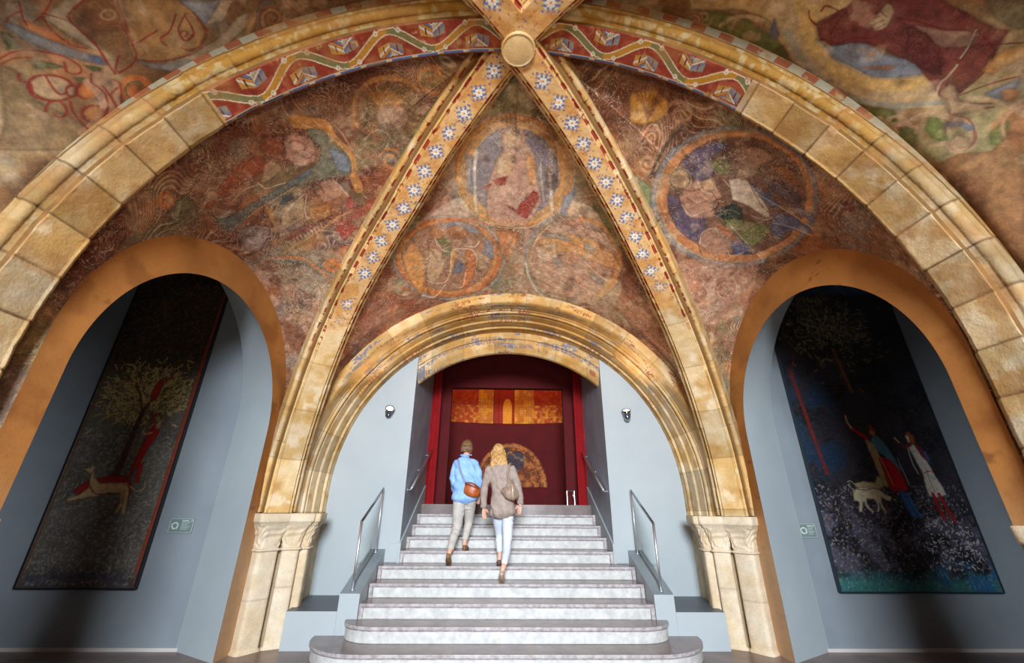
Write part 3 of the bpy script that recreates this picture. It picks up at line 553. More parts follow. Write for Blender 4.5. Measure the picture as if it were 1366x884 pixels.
MOT['left'] = [
('P',(128,62,38),0.85,0,[-1.65,0.72,-1.68,0.6,-1.67,0.28,-1.57,0.11,-1.38,0.08,-1.45,0.36,-1.49,0.54,-1.55,0.73]),
('P',(140,70,40),0.5,0,[-1.69,0.03,-1.54,-0.14,-1.32,-0.06,-1.38,0.08]),
('P',(88,90,84),0.95,0,[-1.29,0.76,-0.86,0.77,-0.97,0.47,-0.95,-0.07,-1.04,-0.11,-1.07,0.32,-1.13,0.66]),
('P',(150,150,146),0.5,0,[-1.31,0.71,-1.28,0.62,-1.16,0.6,-1.2,0.72]),
('P',(60,66,74),0.8,0,[-0.93,0.2,-0.87,0.03,-0.8,0.06,-0.79,0.22]),
('S',(184,124,62),0.9,0.1,[-1.553,-0.327,-1.37,-0.542,-1.193,-0.564,-0.961,-0.657,-0.704,-0.606,-0.511,-0.604]),
('S',(204,186,160),0.5,0.02,[-1.51,-0.375,-1.284,-0.521,-1.063,-0.635,-0.826,-0.629,-0.714,-0.588]),
('P',(100,102,84),0.95,0,[-1.43,-0.4,-1.36,-0.5,-1.18,-0.56,-0.97,-0.64,-0.75,-0.58,-0.8,-0.4,-0.87,-0.21,-0.93,-0.06,-1.02,-0.14,-1.06,-0.33,-1.2,-0.42,-1.39,-0.36]),
('P',(104,116,140),0.9,0,[-1.13,-0.49,-1.01,-0.61,-0.77,-0.59,-0.86,-0.49,-0.99,-0.48]),
('P',(104,116,140),0.6,0,[-1.04,-0.11,-1.04,-0.26,-0.99,-0.21,-0.99,-0.1]),
('P',(172,128,104),0.8,0,[-1.48,-0.15,-1.48,-0.28,-1.3,-0.38,-1.1,-0.31,-1.15,-0.15,-1.32,-0.09]),
('P',(178,146,108),0.6,0,[-1.49,0.07,-1.29,-0.0,-1.24,0.06,-1.26,0.23,-1.37,0.15]),
('P',(172,128,104),0.8,0,[-0.8,-0.18,-0.79,-0.37,-0.56,-0.45,-0.5,-0.29,-0.53,-0.19]),
('P',(166,60,50),0.7,0,[-0.47,-0.46,-0.36,-0.5,-0.26,-0.45,-0.27,-0.36]),
('P',(184,124,62),0.7,0,[-0.52,-0.01,-0.47,-0.23,-0.29,-0.19,-0.24,0.03]),
('P',(184,124,62),0.6,0,[-0.94,0.35,-0.8,0.3,-0.36,0.43,-0.63,0.39]),
('P',(150,138,134),0.6,0,[-0.74,0.74,-0.74,0.63,-0.52,0.45,-0.17,0.71,-0.38,0.79]),
('P',(178,146,108),0.6,0,[-0.73,0.24,-0.75,-0.03,-0.42,0.07,-0.36,0.38]),
('P',(132,40,34),0.9,0,[-0.06,-0.14,-0.1,-0.34,0.02,-0.4,0.17,-0.19]),
('P',(120,52,40),0.7,0,[-0.12,0.38,-0.25,-0.2,-0.23,-0.51,-0.29,-0.53,-0.27,-0.16,-0.18,0.4]),
('S',(184,124,62),0.8,0.03,[0.09,0.543,-0.028,0.192,-0.215,-0.275,-0.228,-0.517]),
('S',(200,176,140),0.6,0.012,[-0.861,0.773,-0.911,0.601,-0.946,0.283,-0.932,-0.017]),
('P',(110,50,38),0.6,0,[-0.25,0.38,-0.29,0.1,-0.22,-0.01,-0.03,0.32]),
('S',(206,180,150),0.7,0.01,[-0.112,0.317,-0.047,0.318]),
('S',(206,180,150),0.7,0.01,[-0.124,0.274,-0.06,0.274]),
('S',(206,180,150),0.7,0.01,[-0.135,0.23,-0.072,0.23]),
('S',(206,180,150),0.7,0.01,[-0.146,0.186,-0.084,0.186]),
('S',(206,180,150),0.7,0.01,[-0.158,0.142,-0.097,0.141]),
('S',(206,180,150),0.7,0.01,[-0.168,0.098,-0.109,0.097]),
('S',(206,180,150),0.7,0.01,[-0.179,0.054,-0.12,0.053]),
('S',(206,180,150),0.7,0.01,[-0.19,0.01,-0.133,0.008]),
('S',(206,180,150),0.7,0.01,[-0.201,-0.034,-0.145,-0.036]),
('P',(150,100,60),0.6,0,[0.04,0.35,-0.07,-0.0,0.09,-0.03,0.24,0.29]),
('S',(204,186,160),0.8,0.014,[-1.301,0.254,-1.16,0.232,-1.107,0.125,-1.067,0.055]),
('S',(204,186,160),0.8,0.014,[-0.75,0.297,-0.644,0.231,-0.728,0.067,-0.77,-0.049]),
('S',(204,186,160),0.8,0.014,[-0.75,-0.074,-0.545,0.027,-0.374,0.057]),
('S',(204,186,160),0.8,0.014,[-1.341,0.544,-1.363,0.401,-1.278,0.265]),
('S',(204,186,160),0.8,0.014,[-1.253,0.716,-1.223,0.62]),
('S',(204,186,160),0.8,0.014,[-0.776,-0.391,-0.6,-0.436,-0.465,-0.465]),
('S',(100,44,32),0.8,0.012,[-1.441,-0.171,-1.421,-0.247,-1.311,-0.298,-1.254,-0.248]),
('S',(100,44,32),0.8,0.012,[-1.509,-0.167,-1.416,-0.069,-1.231,-0.063]),
('S',(100,44,32),0.8,0.012,[-1.323,-0.196,-1.174,-0.254,-1.18,-0.343]),
('S',(100,44,32),0.8,0.012,[-1.372,0.33,-1.444,0.181,-1.437,0.052]),
('S',(100,44,32),0.8,0.012,[-0.721,0.765,-0.462,0.756,-0.224,0.65]),
('S',(100,44,32),0.8,0.012,[-0.923,0.335,-0.814,0.467,-0.73,0.588]),
('S',(100,44,32),0.8,0.012,[-0.703,0.208,-0.554,0.31,-0.326,0.351]),
('S',(100,44,32),0.8,0.012,[-0.784,-0.241,-0.623,-0.246,-0.541,-0.171]),
('S',(100,44,32),0.8,0.012,[-1.45,-0.263,-1.432,-0.34,-1.329,-0.393]),
('S',(172,92,44),0.8,0.05,[-2.173,0.806,-2.164,0.816,-2.161,0.827,-2.162,0.838,-2.168,0.849,-2.179,0.858,-2.195,0.866,-2.214,0.873,-2.235,0.877,-2.258,0.88,-2.281,0.881,-2.303,0.881,-2.323,0.879,-2.34,0.875,-2.354,0.871,-2.365,0.866,-2.372,0.86,-2.375,0.853,-2.374,0.847,-2.372,0.84,-2.367,0.833,-2.359,0.827,-2.35,0.821,-2.34,0.816,-2.329,0.811,-2.317,0.808,-2.305,0.806,-2.293,0.805,-2.281,0.805,-2.27,0.807,-2.261,0.809,-2.253,0.812,-2.246,0.816,-2.242,0.82,-2.239,0.825,-2.239,0.83,-2.241,0.834,-2.245,0.838,-2.25,0.842,-2.257,0.845,-2.264,0.847]),
('P',(80,84,60),0.6,0,[-2.15,0.85,-2.0,0.74,-1.58,0.83,-1.66,0.96,-1.89,0.98]),
('S',(140,70,44),0.7,0.03,[-1.522,0.814,-0.841,0.891,-0.23,0.862]),
('S',(80,84,68),0.9,0.045,[0.245,0.641,0.268,0.554,0.383,0.401,0.568,0.286,0.79,0.231,1.01,0.222]),
('S',(172,92,44),0.8,0.05,[0.149,0.576,0.232,0.446,0.369,0.332,0.555,0.282]),
('P',(132,104,84),0.6,0,[0.38,0.66,0.42,0.45,0.63,0.31,1.0,0.27,1.43,0.39,1.48,0.79,0.87,0.82]),
('S',(172,92,44),0.9,0.06,[0.558,0.005,0.577,0.015,0.595,0.025,0.611,0.037,0.625,0.05,0.636,0.063,0.644,0.077,0.648,0.09,0.651,0.103,0.65,0.115,0.646,0.125,0.639,0.135,0.631,0.143,0.62,0.149,0.607,0.153,0.593,0.156,0.578,0.156,0.562,0.155,0.546,0.153,0.531,0.148,0.516,0.143,0.503,0.136,0.491,0.128,0.48,0.12,0.472,0.111,0.466,0.102,0.461,0.094,0.459,0.085,0.459,0.077,0.461,0.07,0.464,0.064,0.469,0.058,0.475,0.054,0.483,0.051,0.491,0.049,0.5,0.048,0.509,0.048,0.518,0.049,0.527,0.051,0.535,0.054,0.543,0.058]),
('P',(184,124,62),0.7,0,[0.55,0.03,0.56,0.04,0.57,0.05,0.58,0.06,0.59,0.07,0.59,0.08,0.59,0.1,0.58,0.11,0.58,0.12,0.57,0.13,0.56,0.14,0.54,0.15,0.53,0.15,0.52,0.14,0.5,0.14,0.49,0.13,0.48,0.12,0.48,0.1,0.48,0.09,0.48,0.08,0.48,0.06,0.49,0.05,0.5,0.04,0.51,0.03,0.52,0.03,0.54,0.03,0.55,0.03]),
('S',(172,92,44),0.8,0.04,[0.387,-0.214,0.403,-0.207,0.417,-0.198,0.428,-0.187,0.435,-0.174,0.439,-0.162,0.439,-0.149,0.435,-0.138,0.427,-0.128,0.415,-0.12,0.402,-0.115,0.385,-0.114,0.369,-0.115,0.352,-0.119,0.336,-0.126,0.322,-0.135,0.311,-0.146,0.303,-0.159,0.299,-0.171,0.299,-0.184,0.304,-0.195,0.312,-0.205,0.323,-0.212,0.337,-0.217,0.353,-0.219,0.37,-0.218,0.387,-0.214]),
('S',(172,92,44),0.8,0.035,[0.56,0.267,0.737,0.229,0.961,0.198]),
('P',(104,110,70),0.6,0,[0.15,-0.33,0.07,-0.5,0.35,-0.33,0.72,-0.07,0.79,0.03,0.45,-0.2]),
('S',(50,52,46),0.8,0.03,[0.685,0.599,0.732,0.566]),
('S',(50,52,46),0.8,0.03,[0.908,0.608,0.978,0.567]),
('S',(50,52,46),0.8,0.03,[0.853,0.461,0.913,0.449]),
('S',(50,52,46),0.8,0.03,[1.225,0.741,1.231,0.679]),
('S',(180,150,128),0.5,0.012,[1.101,0.301,1.201,0.346,1.288,0.402,1.358,0.466,1.408,0.532,1.436,0.597,1.439,0.655,1.415,0.701,1.366,0.733,1.294,0.749,1.208,0.747,1.114,0.729,1.021,0.698,0.938,0.658,0.873,0.611,0.828,0.563,0.804,0.515,0.799,0.471,0.814,0.434,0.844,0.406,0.888,0.388,0.94,0.381,0.997,0.385,1.055,0.399,1.111,0.421,1.16,0.45,1.199,0.483,1.228,0.516,1.243,0.549,1.245,0.577,1.234,0.6,1.212,0.615,1.181,0.623,1.145,0.623,1.107,0.617,1.071,0.604,1.04,0.589,1.015,0.571,0.999,0.553,0.991,0.536,0.991,0.521]),
('S',(180,150,128),0.5,0.012,[1.29,0.666,1.343,0.688,1.391,0.715,1.433,0.746,1.466,0.778,1.488,0.81,1.499,0.84,1.496,0.866,1.481,0.886,1.454,0.9,1.419,0.907,1.377,0.907,1.331,0.901,1.284,0.888,1.24,0.871,1.201,0.851,1.169,0.828,1.146,0.805,1.132,0.782,1.127,0.761,1.131,0.744,1.142,0.729,1.161,0.719,1.184,0.713,1.211,0.712,1.239,0.715,1.268,0.722,1.296,0.733,1.322,0.746,1.343,0.76,1.36,0.776,1.371,0.791,1.376,0.805,1.375,0.816,1.37,0.826,1.359,0.832,1.345,0.835,1.328,0.835,1.311,0.833,1.294,0.828,1.279,0.822]),
('P',(120,100,60),0.6,0,[-1.08,-1.55,-1.01,-1.52,-0.95,-1.47,-0.9,-1.4,-0.88,-1.32,-0.87,-1.23,-0.89,-1.14,-0.92,-1.05,-0.99,-0.97,-1.05,-0.91,-1.12,-0.87,-1.2,-0.85,-1.28,-0.85,-1.34,-0.86,-1.39,-0.9,-1.43,-0.95,-1.45,-1.01,-1.45,-1.09,-1.45,-1.17,-1.43,-1.25,-1.41,-1.32,-1.38,-1.4,-1.34,-1.46,-1.29,-1.5,-1.24,-1.53,-1.17,-1.55,-1.08,-1.55]),
('S',(184,124,62),0.7,0.03,[-1.191,-0.843,-1.23,-0.838,-1.267,-0.837,-1.302,-0.841,-1.334,-0.851,-1.362,-0.865,-1.386,-0.884,-1.407,-0.906,-1.424,-0.933,-1.437,-0.963,-1.447,-0.996,-1.452,-1.031,-1.455,-1.069,-1.455,-1.108,-1.452,-1.149,-1.446,-1.19,-1.437,-1.231,-1.427,-1.272,-1.414,-1.312,-1.4,-1.35,-1.383,-1.387,-1.364,-1.421,-1.343,-1.452,-1.321,-1.479,-1.298,-1.503,-1.273,-1.522,-1.248,-1.537]),
('S',(132,40,34),0.6,0.014,[-0.979,-1.053,-1.026,-0.996,-1.071,-0.95,-1.122,-0.914,-1.176,-0.89,-1.231,-0.879,-1.283,-0.881,-1.329,-0.895,-1.366,-0.92,-1.394,-0.956,-1.414,-1.0,-1.424,-1.052,-1.427,-1.108,-1.422,-1.168,-1.411,-1.229,-1.393,-1.289,-1.37,-1.346,-1.343,-1.397,-1.311,-1.441,-1.276,-1.475,-1.238,-1.498,-1.193,-1.511,-1.131,-1.514,-1.073,-1.503,-1.022,-1.478,-0.98,-1.44,-0.947,-1.39]),
('P',(184,124,62),0.6,0,[-1.4,-1.02,-1.36,-1.22,-1.25,-1.37,-1.21,-1.28,-1.28,-1.1]),
('P',(172,128,104),0.5,0,[-1.09,-1.36,-1.06,-1.34,-1.04,-1.32,-1.02,-1.3,-1.02,-1.26,-1.02,-1.23,-1.02,-1.19,-1.04,-1.15,-1.06,-1.12,-1.09,-1.09,-1.11,-1.07,-1.14,-1.06,-1.17,-1.05,-1.19,-1.06,-1.21,-1.07,-1.23,-1.09,-1.24,-1.12,-1.25,-1.15,-1.25,-1.19,-1.24,-1.22,-1.23,-1.26,-1.22,-1.29,-1.2,-1.32,-1.18,-1.34,-1.15,-1.35,-1.12,-1.36,-1.09,-1.36]),
('S',(184,124,62),0.8,0.03,[-0.805,-0.954,-0.823,-0.974,-0.835,-0.996,-0.841,-1.02,-0.841,-1.045,-0.836,-1.069,-0.827,-1.092,-0.813,-1.112,-0.796,-1.13,-0.776,-1.144,-0.753,-1.154,-0.73,-1.159,-0.706,-1.16,-0.682,-1.157,-0.661,-1.149,-0.642,-1.138,-0.626,-1.123,-0.615,-1.106,-0.608,-1.088,-0.606,-1.069,-0.608,-1.05,-0.614,-1.032,-0.625,-1.016,-0.638,-1.003,-0.653,-0.992,-0.67,-0.985,-0.687,-0.981,-0.705,-0.98,-0.721,-0.983,-0.736,-0.988,-0.749,-0.996,-0.759,-1.005,-0.767,-1.016,-0.771,-1.028,-0.773,-1.04,-0.771,-1.052,-0.768,-1.064,-0.762,-1.074,-0.754,-1.082,-0.745,-1.089,-0.735,-1.093]),
('S',(96,104,66),0.6,0.04,[-0.492,-1.028,-0.679,-1.126,-0.8,-1.242,-0.92,-1.392,-1.106,-1.625]),
('S',(184,124,62),0.8,0.03,[-1.211,-1.726,-1.214,-1.697,-1.222,-1.667,-1.236,-1.639,-1.25,-1.614,-1.261,-1.593,-1.274,-1.577,-1.288,-1.565,-1.304,-1.557,-1.319,-1.554,-1.335,-1.555,-1.349,-1.561,-1.361,-1.57,-1.372,-1.583,-1.38,-1.598,-1.386,-1.616,-1.39,-1.635,-1.391,-1.655,-1.39,-1.674,-1.387,-1.693,-1.383,-1.71,-1.376,-1.725,-1.369,-1.738,-1.361,-1.748,-1.351,-1.755,-1.342,-1.759,-1.332,-1.759,-1.323,-1.757,-1.314,-1.752,-1.306,-1.745,-1.3,-1.735,-1.295,-1.724,-1.291,-1.712,-1.289,-1.699,-1.288,-1.687,-1.289,-1.675,-1.292,-1.664,-1.296,-1.655,-1.3,-1.647,-1.306,-1.641,-1.311,-1.637]),
('S',(110,110,70),0.7,0.03,[-1.316,-1.756,-1.307,-1.75,-1.299,-1.742,-1.293,-1.732,-1.287,-1.72,-1.282,-1.708,-1.279,-1.694,-1.277,-1.681,-1.277,-1.667,-1.278,-1.654,-1.28,-1.642,-1.284,-1.63,-1.289,-1.62,-1.295,-1.611,-1.301,-1.604,-1.308,-1.598,-1.315,-1.595,-1.323,-1.593,-1.33,-1.593,-1.336,-1.595,-1.342,-1.598,-1.348,-1.603,-1.353,-1.609,-1.357,-1.616,-1.36,-1.624,-1.362,-1.632,-1.363,-1.641,-1.363,-1.649,-1.363,-1.658,-1.361,-1.666,-1.359,-1.673,-1.357,-1.68,-1.354,-1.685,-1.351,-1.69,-1.347,-1.694,-1.343,-1.696,-1.339,-1.698,-1.335,-1.698,-1.331,-1.697,-1.328,-1.696,-1.325,-1.693]),
('S',(132,40,34),0.6,0.014,[-0.803,-0.845,-0.844,-1.037,-0.815,-1.206]),
('S',(178,146,108),0.7,0.02,[-1.361,-0.609,-1.177,-0.678,-0.958,-0.722,-0.693,-0.788]),
('P',(138,60,44),0.7,0,[-0.32,-0.74,-0.35,-0.86,-0.25,-0.78,-0.06,-0.3,-0.14,-0.12]),
('S',(206,180,150),0.6,0.012,[-1.053,-0.855,-1.09,-0.983,-1.028,-1.093,-0.88,-1.147]),
('P',(96,104,66),0.5,0,[-0.77,-1.21,-0.78,-1.3,-0.57,-1.18,-0.43,-1.05,-0.55,-1.05]),
]
MOT['right'] = [
('P',(124,120,114),0.8,0,[-1.87,0.56,-1.66,0.67,-1.33,0.76,-0.92,0.81,-0.48,0.82,-0.12,0.74,0.14,0.61,0.28,0.41,0.29,0.18,0.24,-0.06,0.12,-0.3,-0.04,-0.5,-0.24,-0.67,-0.45,-0.78,-0.67,-0.84,-0.89,-0.84,-1.08,-0.8,-1.25,-0.71,-1.4,-0.59,-1.53,-0.45,-1.65,-0.29,-1.75,-0.13,-1.84,0.03,-1.91,0.18,-1.95,0.32,-1.95,0.45,-1.87,0.56]),
('P',(104,116,140),0.4,0,[-1.86,0.55,-1.65,0.66,-1.32,0.75,-0.92,0.8,-0.49,0.8,-0.14,0.73,0.12,0.6,0.25,0.4,0.27,0.18,0.22,-0.06,0.11,-0.29,-0.05,-0.49,-0.25,-0.66,-0.46,-0.77,-0.67,-0.83,-0.89,-0.83,-1.08,-0.79,-1.25,-0.7,-1.4,-0.58,-1.53,-0.44,-1.64,-0.29,-1.74,-0.13,-1.83,0.03,-1.9,0.18,-1.94,0.32,-1.94,0.44,-1.86,0.55]),
('P',(176,136,92),0.9,0,[-1.82,0.54,-1.62,0.64,-1.31,0.72,-0.93,0.77,-0.53,0.77,-0.2,0.7,0.06,0.57,0.19,0.39,0.22,0.17,0.17,-0.05,0.07,-0.27,-0.09,-0.47,-0.28,-0.62,-0.48,-0.73,-0.68,-0.79,-0.89,-0.79,-1.07,-0.75,-1.24,-0.67,-1.39,-0.56,-1.51,-0.42,-1.63,-0.27,-1.73,-0.12,-1.81,0.03,-1.88,0.18,-1.92,0.31,-1.91,0.43,-1.82,0.54]),
('P',(172,92,44),0.55,0,[-1.8,0.53,-1.6,0.63,-1.3,0.71,-0.93,0.76,-0.55,0.75,-0.22,0.69,0.02,0.56,0.15,0.39,0.18,0.18,0.14,-0.04,0.04,-0.26,-0.11,-0.45,-0.29,-0.6,-0.49,-0.71,-0.69,-0.76,-0.9,-0.77,-1.07,-0.73,-1.24,-0.65,-1.38,-0.54,-1.51,-0.41,-1.63,-0.26,-1.72,-0.11,-1.8,0.04,-1.87,0.18,-1.9,0.31,-1.89,0.42,-1.8,0.53]),
('P',(98,70,58),0.95,0,[-1.73,0.49,-1.54,0.58,-1.28,0.65,-0.96,0.69,-0.63,0.68,-0.34,0.62,-0.14,0.51,-0.01,0.36,0.04,0.18,0.0,-0.02,-0.08,-0.21,-0.21,-0.38,-0.37,-0.51,-0.55,-0.61,-0.73,-0.66,-0.92,-0.67,-1.08,-0.64,-1.23,-0.57,-1.37,-0.48,-1.49,-0.36,-1.6,-0.23,-1.69,-0.1,-1.76,0.04,-1.82,0.17,-1.84,0.29,-1.82,0.4,-1.73,0.49]),
('P',(84,74,98),0.9,0,[-0.57,-0.63,-0.57,-0.46,-0.46,-0.29,-0.51,-0.11,-0.05,-0.03,-0.12,-0.31,-0.37,-0.53]),
('P',(84,74,98),0.85,0,[-1.02,-0.64,-1.21,-0.57,-1.39,-0.41,-1.39,-0.33,-1.21,-0.4,-1.12,-0.3,-0.92,-0.37,-0.9,-0.49]),
('P',(74,84,134),0.8,0,[-1.37,-0.43,-1.42,-0.35,-1.37,-0.33,-1.32,-0.39]),
('P',(172,128,104),0.85,0,[-0.71,-0.55,-0.89,-0.41,-0.96,-0.27,-0.88,-0.11,-0.71,-0.15,-0.56,-0.04,-0.37,-0.26,-0.51,-0.44]),
('P',(178,146,108),0.9,0,[-0.87,-0.49,-0.84,-0.48,-0.81,-0.48,-0.78,-0.48,-0.75,-0.48,-0.72,-0.5,-0.7,-0.52,-0.69,-0.54,-0.68,-0.57,-0.68,-0.59,-0.69,-0.62,-0.71,-0.64,-0.73,-0.66,-0.76,-0.68,-0.79,-0.69,-0.82,-0.69,-0.85,-0.69,-0.88,-0.68,-0.9,-0.66,-0.92,-0.64,-0.93,-0.62,-0.94,-0.6,-0.94,-0.57,-0.93,-0.55,-0.92,-0.52,-0.9,-0.5,-0.87,-0.49]),
('S',(150,156,120),0.8,0.022,[-0.658,-0.584,-0.664,-0.608,-0.675,-0.631,-0.691,-0.652,-0.711,-0.67,-0.734,-0.685,-0.76,-0.696,-0.788,-0.703,-0.817,-0.706,-0.845,-0.704,-0.872,-0.698,-0.896,-0.688,-0.918,-0.675,-0.934,-0.658,-0.945,-0.639,-0.952,-0.618,-0.956,-0.595,-0.956,-0.573,-0.951,-0.55,-0.941,-0.529,-0.927,-0.509,-0.908,-0.492,-0.887,-0.478,-0.863,-0.467,-0.837,-0.46,-0.807,-0.457,-0.777,-0.459]),
('P',(178,146,108),0.8,0,[-0.96,-0.22,-0.94,-0.22,-0.92,-0.22,-0.9,-0.22,-0.88,-0.22,-0.87,-0.23,-0.85,-0.25,-0.84,-0.26,-0.83,-0.28,-0.83,-0.29,-0.84,-0.31,-0.84,-0.33,-0.85,-0.34,-0.87,-0.35,-0.89,-0.35,-0.9,-0.35,-0.92,-0.35,-0.94,-0.35,-0.96,-0.34,-0.97,-0.32,-0.98,-0.31,-0.99,-0.29,-0.99,-0.28,-0.99,-0.26,-0.98,-0.25,-0.97,-0.23,-0.96,-0.22]),
('P',(172,128,104),0.8,0,[-0.0,-0.01,-0.27,-0.04,-0.39,0.06,-0.36,0.3,-0.06,0.37,0.07,0.17]),
('P',(190,172,150),0.95,0,[-1.13,-0.14,-1.26,-0.01,-1.21,0.2,-1.07,0.4,-0.98,0.37,-0.96,0.13,-0.91,0.0]),
('P',(32,46,40),1,0,[-0.6,-0.04,-0.85,0.03,-0.88,0.14,-0.7,0.22,-0.58,0.11]),
('S',(170,150,120),0.6,0.008,[-0.65,-0.027,-0.767,0.068,-0.778,0.163]),
('P',(98,106,58),0.9,0,[-0.55,0.04,-0.72,0.24,-0.87,0.47,-0.82,0.52,-0.34,0.51,-0.47,0.25]),
('P',(98,106,58),0.8,0,[-1.22,-0.18,-1.2,-0.19,-1.17,-0.19,-1.15,-0.21,-1.14,-0.22,-1.12,-0.24,-1.12,-0.27,-1.12,-0.29,-1.12,-0.31,-1.13,-0.33,-1.14,-0.35,-1.16,-0.37,-1.17,-0.37,-1.19,-0.38,-1.21,-0.38,-1.23,-0.37,-1.25,-0.35,-1.27,-0.34,-1.28,-0.32,-1.29,-0.3,-1.29,-0.27,-1.29,-0.25,-1.28,-0.23,-1.27,-0.21,-1.26,-0.2,-1.24,-0.19,-1.22,-0.18]),
('P',(70,74,120),0.9,0,[-1.19,0.19,-1.33,0.24,-1.28,0.4,-1.18,0.37]),
('P',(74,76,124),0.85,0,[-1.01,0.46,-1.19,0.47,-1.31,0.61,-1.37,0.78,-1.28,0.79,-1.04,0.64,-0.75,0.65,-0.84,0.53]),
('P',(74,76,124),0.9,0,[-0.25,0.29,-0.4,0.33,-0.3,0.5,-0.19,0.53,-0.05,0.41]),
('P',(74,76,124),0.8,0,[-1.27,0.04,-1.29,0.26,-1.22,0.14]),
('P',(74,76,124),0.7,0,[-1.47,0.47,-1.62,0.68,-1.52,0.72,-1.42,0.58]),
('P',(70,60,74),0.7,0,[-1.43,0.08,-1.59,0.29,-1.62,0.49,-1.47,0.47,-1.38,0.26]),
('P',(146,84,44),0.7,0,[-1.61,0.11,-1.76,0.24,-1.76,0.42,-1.65,0.3]),
('P',(172,128,104),0.5,0,[-1.43,-0.28,-1.63,-0.07,-1.67,0.07,-1.43,-0.03,-1.38,-0.2]),
('P',(172,92,44),0.6,0,[-0.47,-0.05,-0.47,0.15,-0.32,0.41,-0.29,0.28]),
('S',(150,112,74),0.6,0.01,[-0.692,0.253,-0.536,0.522]),
('S',(150,112,74),0.6,0.01,[-0.765,0.285,-0.663,0.521]),
('S',(150,112,74),0.6,0.01,[-0.84,0.315,-0.788,0.52]),
('S',(150,112,74),0.6,0.01,[-0.917,0.344,-0.912,0.518]),
('S',(150,112,74),0.6,0.01,[-0.994,0.372,-1.033,0.515]),
('S',(150,112,74),0.6,0.01,[-1.074,0.399,-1.155,0.511]),
('S',(150,112,74),0.6,0.01,[-1.156,0.423,-1.272,0.506]),
('S',(204,186,160),0.75,0.012,[-1.198,0.158,-1.292,0.465,-1.418,0.765]),
('S',(204,186,160),0.75,0.012,[-0.959,0.48,-1.127,0.653,-1.273,0.814]),
('S',(204,186,160),0.75,0.012,[-1.087,-0.186,-1.057,-0.071,-1.181,0.014]),
('S',(204,186,160),0.75,0.012,[-0.004,-0.009,-0.225,-0.048,-0.373,0.042,-0.268,0.136]),
('S',(204,186,160),0.75,0.012,[-0.514,-0.441,-0.402,-0.27,-0.538,-0.177]),
('S',(204,186,160),0.75,0.012,[-0.891,-0.409,-0.808,-0.297,-0.838,-0.163]),
('S',(204,186,160),0.75,0.012,[-0.071,0.315,0.016,0.399,-0.162,0.479]),
('S',(204,186,160),0.75,0.012,[-0.86,0.276,-0.919,0.399,-1.036,0.443]),
('S',(78,34,26),0.8,0.012,[-0.688,-0.639,-0.735,-0.411,-0.856,-0.319]),
('S',(78,34,26),0.8,0.012,[-0.86,-0.223,-0.76,-0.077,-0.592,-0.101]),
('S',(78,34,26),0.8,0.012,[-0.405,-0.146,-0.124,-0.082,0.125,0.067]),
('S',(78,34,26),0.8,0.012,[-0.548,0.094,-0.528,0.326,-0.68,0.459]),
('S',(78,34,26),0.8,0.012,[-1.257,0.049,-1.109,0.254,-1.066,0.428]),
('S',(78,34,26),0.8,0.012,[-1.447,0.116,-1.555,0.313,-1.527,0.597]),
('S',(78,34,26),0.8,0.012,[-1.221,-0.382,-1.203,-0.198]),
('S',(78,34,26),0.8,0.012,[-0.631,-0.416,-0.611,-0.283,-0.746,-0.194]),
('P',(190,136,52),0.8,0,[-1.34,-1.4,-1.42,-1.19,-1.41,-1.02,-1.31,-1.0,-1.17,-1.18,-1.17,-1.31]),
('S',(110,56,34),0.7,0.014,[-1.217,-1.139,-1.382,-1.36]),
('S',(110,56,34),0.7,0.014,[-1.217,-1.139,-1.385,-1.314]),
('S',(110,56,34),0.7,0.014,[-1.217,-1.139,-1.388,-1.268]),
('S',(110,56,34),0.7,0.014,[-1.217,-1.139,-1.392,-1.222]),
('S',(110,56,34),0.7,0.014,[-1.217,-1.139,-1.396,-1.176]),
('S',(110,56,34),0.7,0.014,[-1.217,-1.139,-1.42,-1.142]),
('S',(110,56,34),0.7,0.014,[-1.217,-1.139,-1.444,-1.108]),
('S',(110,56,34),0.7,0.014,[-1.217,-1.139,-1.468,-1.075]),
('S',(178,146,108),0.85,0.035,[-0.884,-0.87,-0.857,-0.865,-0.83,-0.865,-0.804,-0.871,-0.781,-0.882,-0.763,-0.897,-0.749,-0.915,-0.742,-0.936,-0.74,-0.958,-0.744,-0.979,-0.753,-0.998,-0.766,-1.015,-0.782,-1.028,-0.8,-1.036,-0.82,-1.041,-0.839,-1.041,-0.857,-1.037,-0.873,-1.029,-0.886,-1.019,-0.896,-1.006,-0.902,-0.992,-0.904,-0.977,-0.903,-0.963,-0.898,-0.95,-0.89,-0.939,-0.88,-0.93,-0.868,-0.923,-0.855,-0.92,-0.842,-0.92,-0.831,-0.922,-0.82,-0.926,-0.812,-0.933,-0.806,-0.941,-0.803,-0.949,-0.802,-0.958,-0.803,-0.966,-0.806,-0.973,-0.811,-0.979,-0.817,-0.983,-0.823,-0.986,-0.83,-0.987]),
('S',(60,52,50),0.8,0.03,[-0.686,-0.882,-0.93,-0.884,-1.165,-0.857,-1.319,-0.799]),
('P',(104,118,84),0.9,0,[-0.69,-1.13,-0.62,-0.98,-0.56,-0.83,-0.25,-0.71,-0.32,-0.84]),
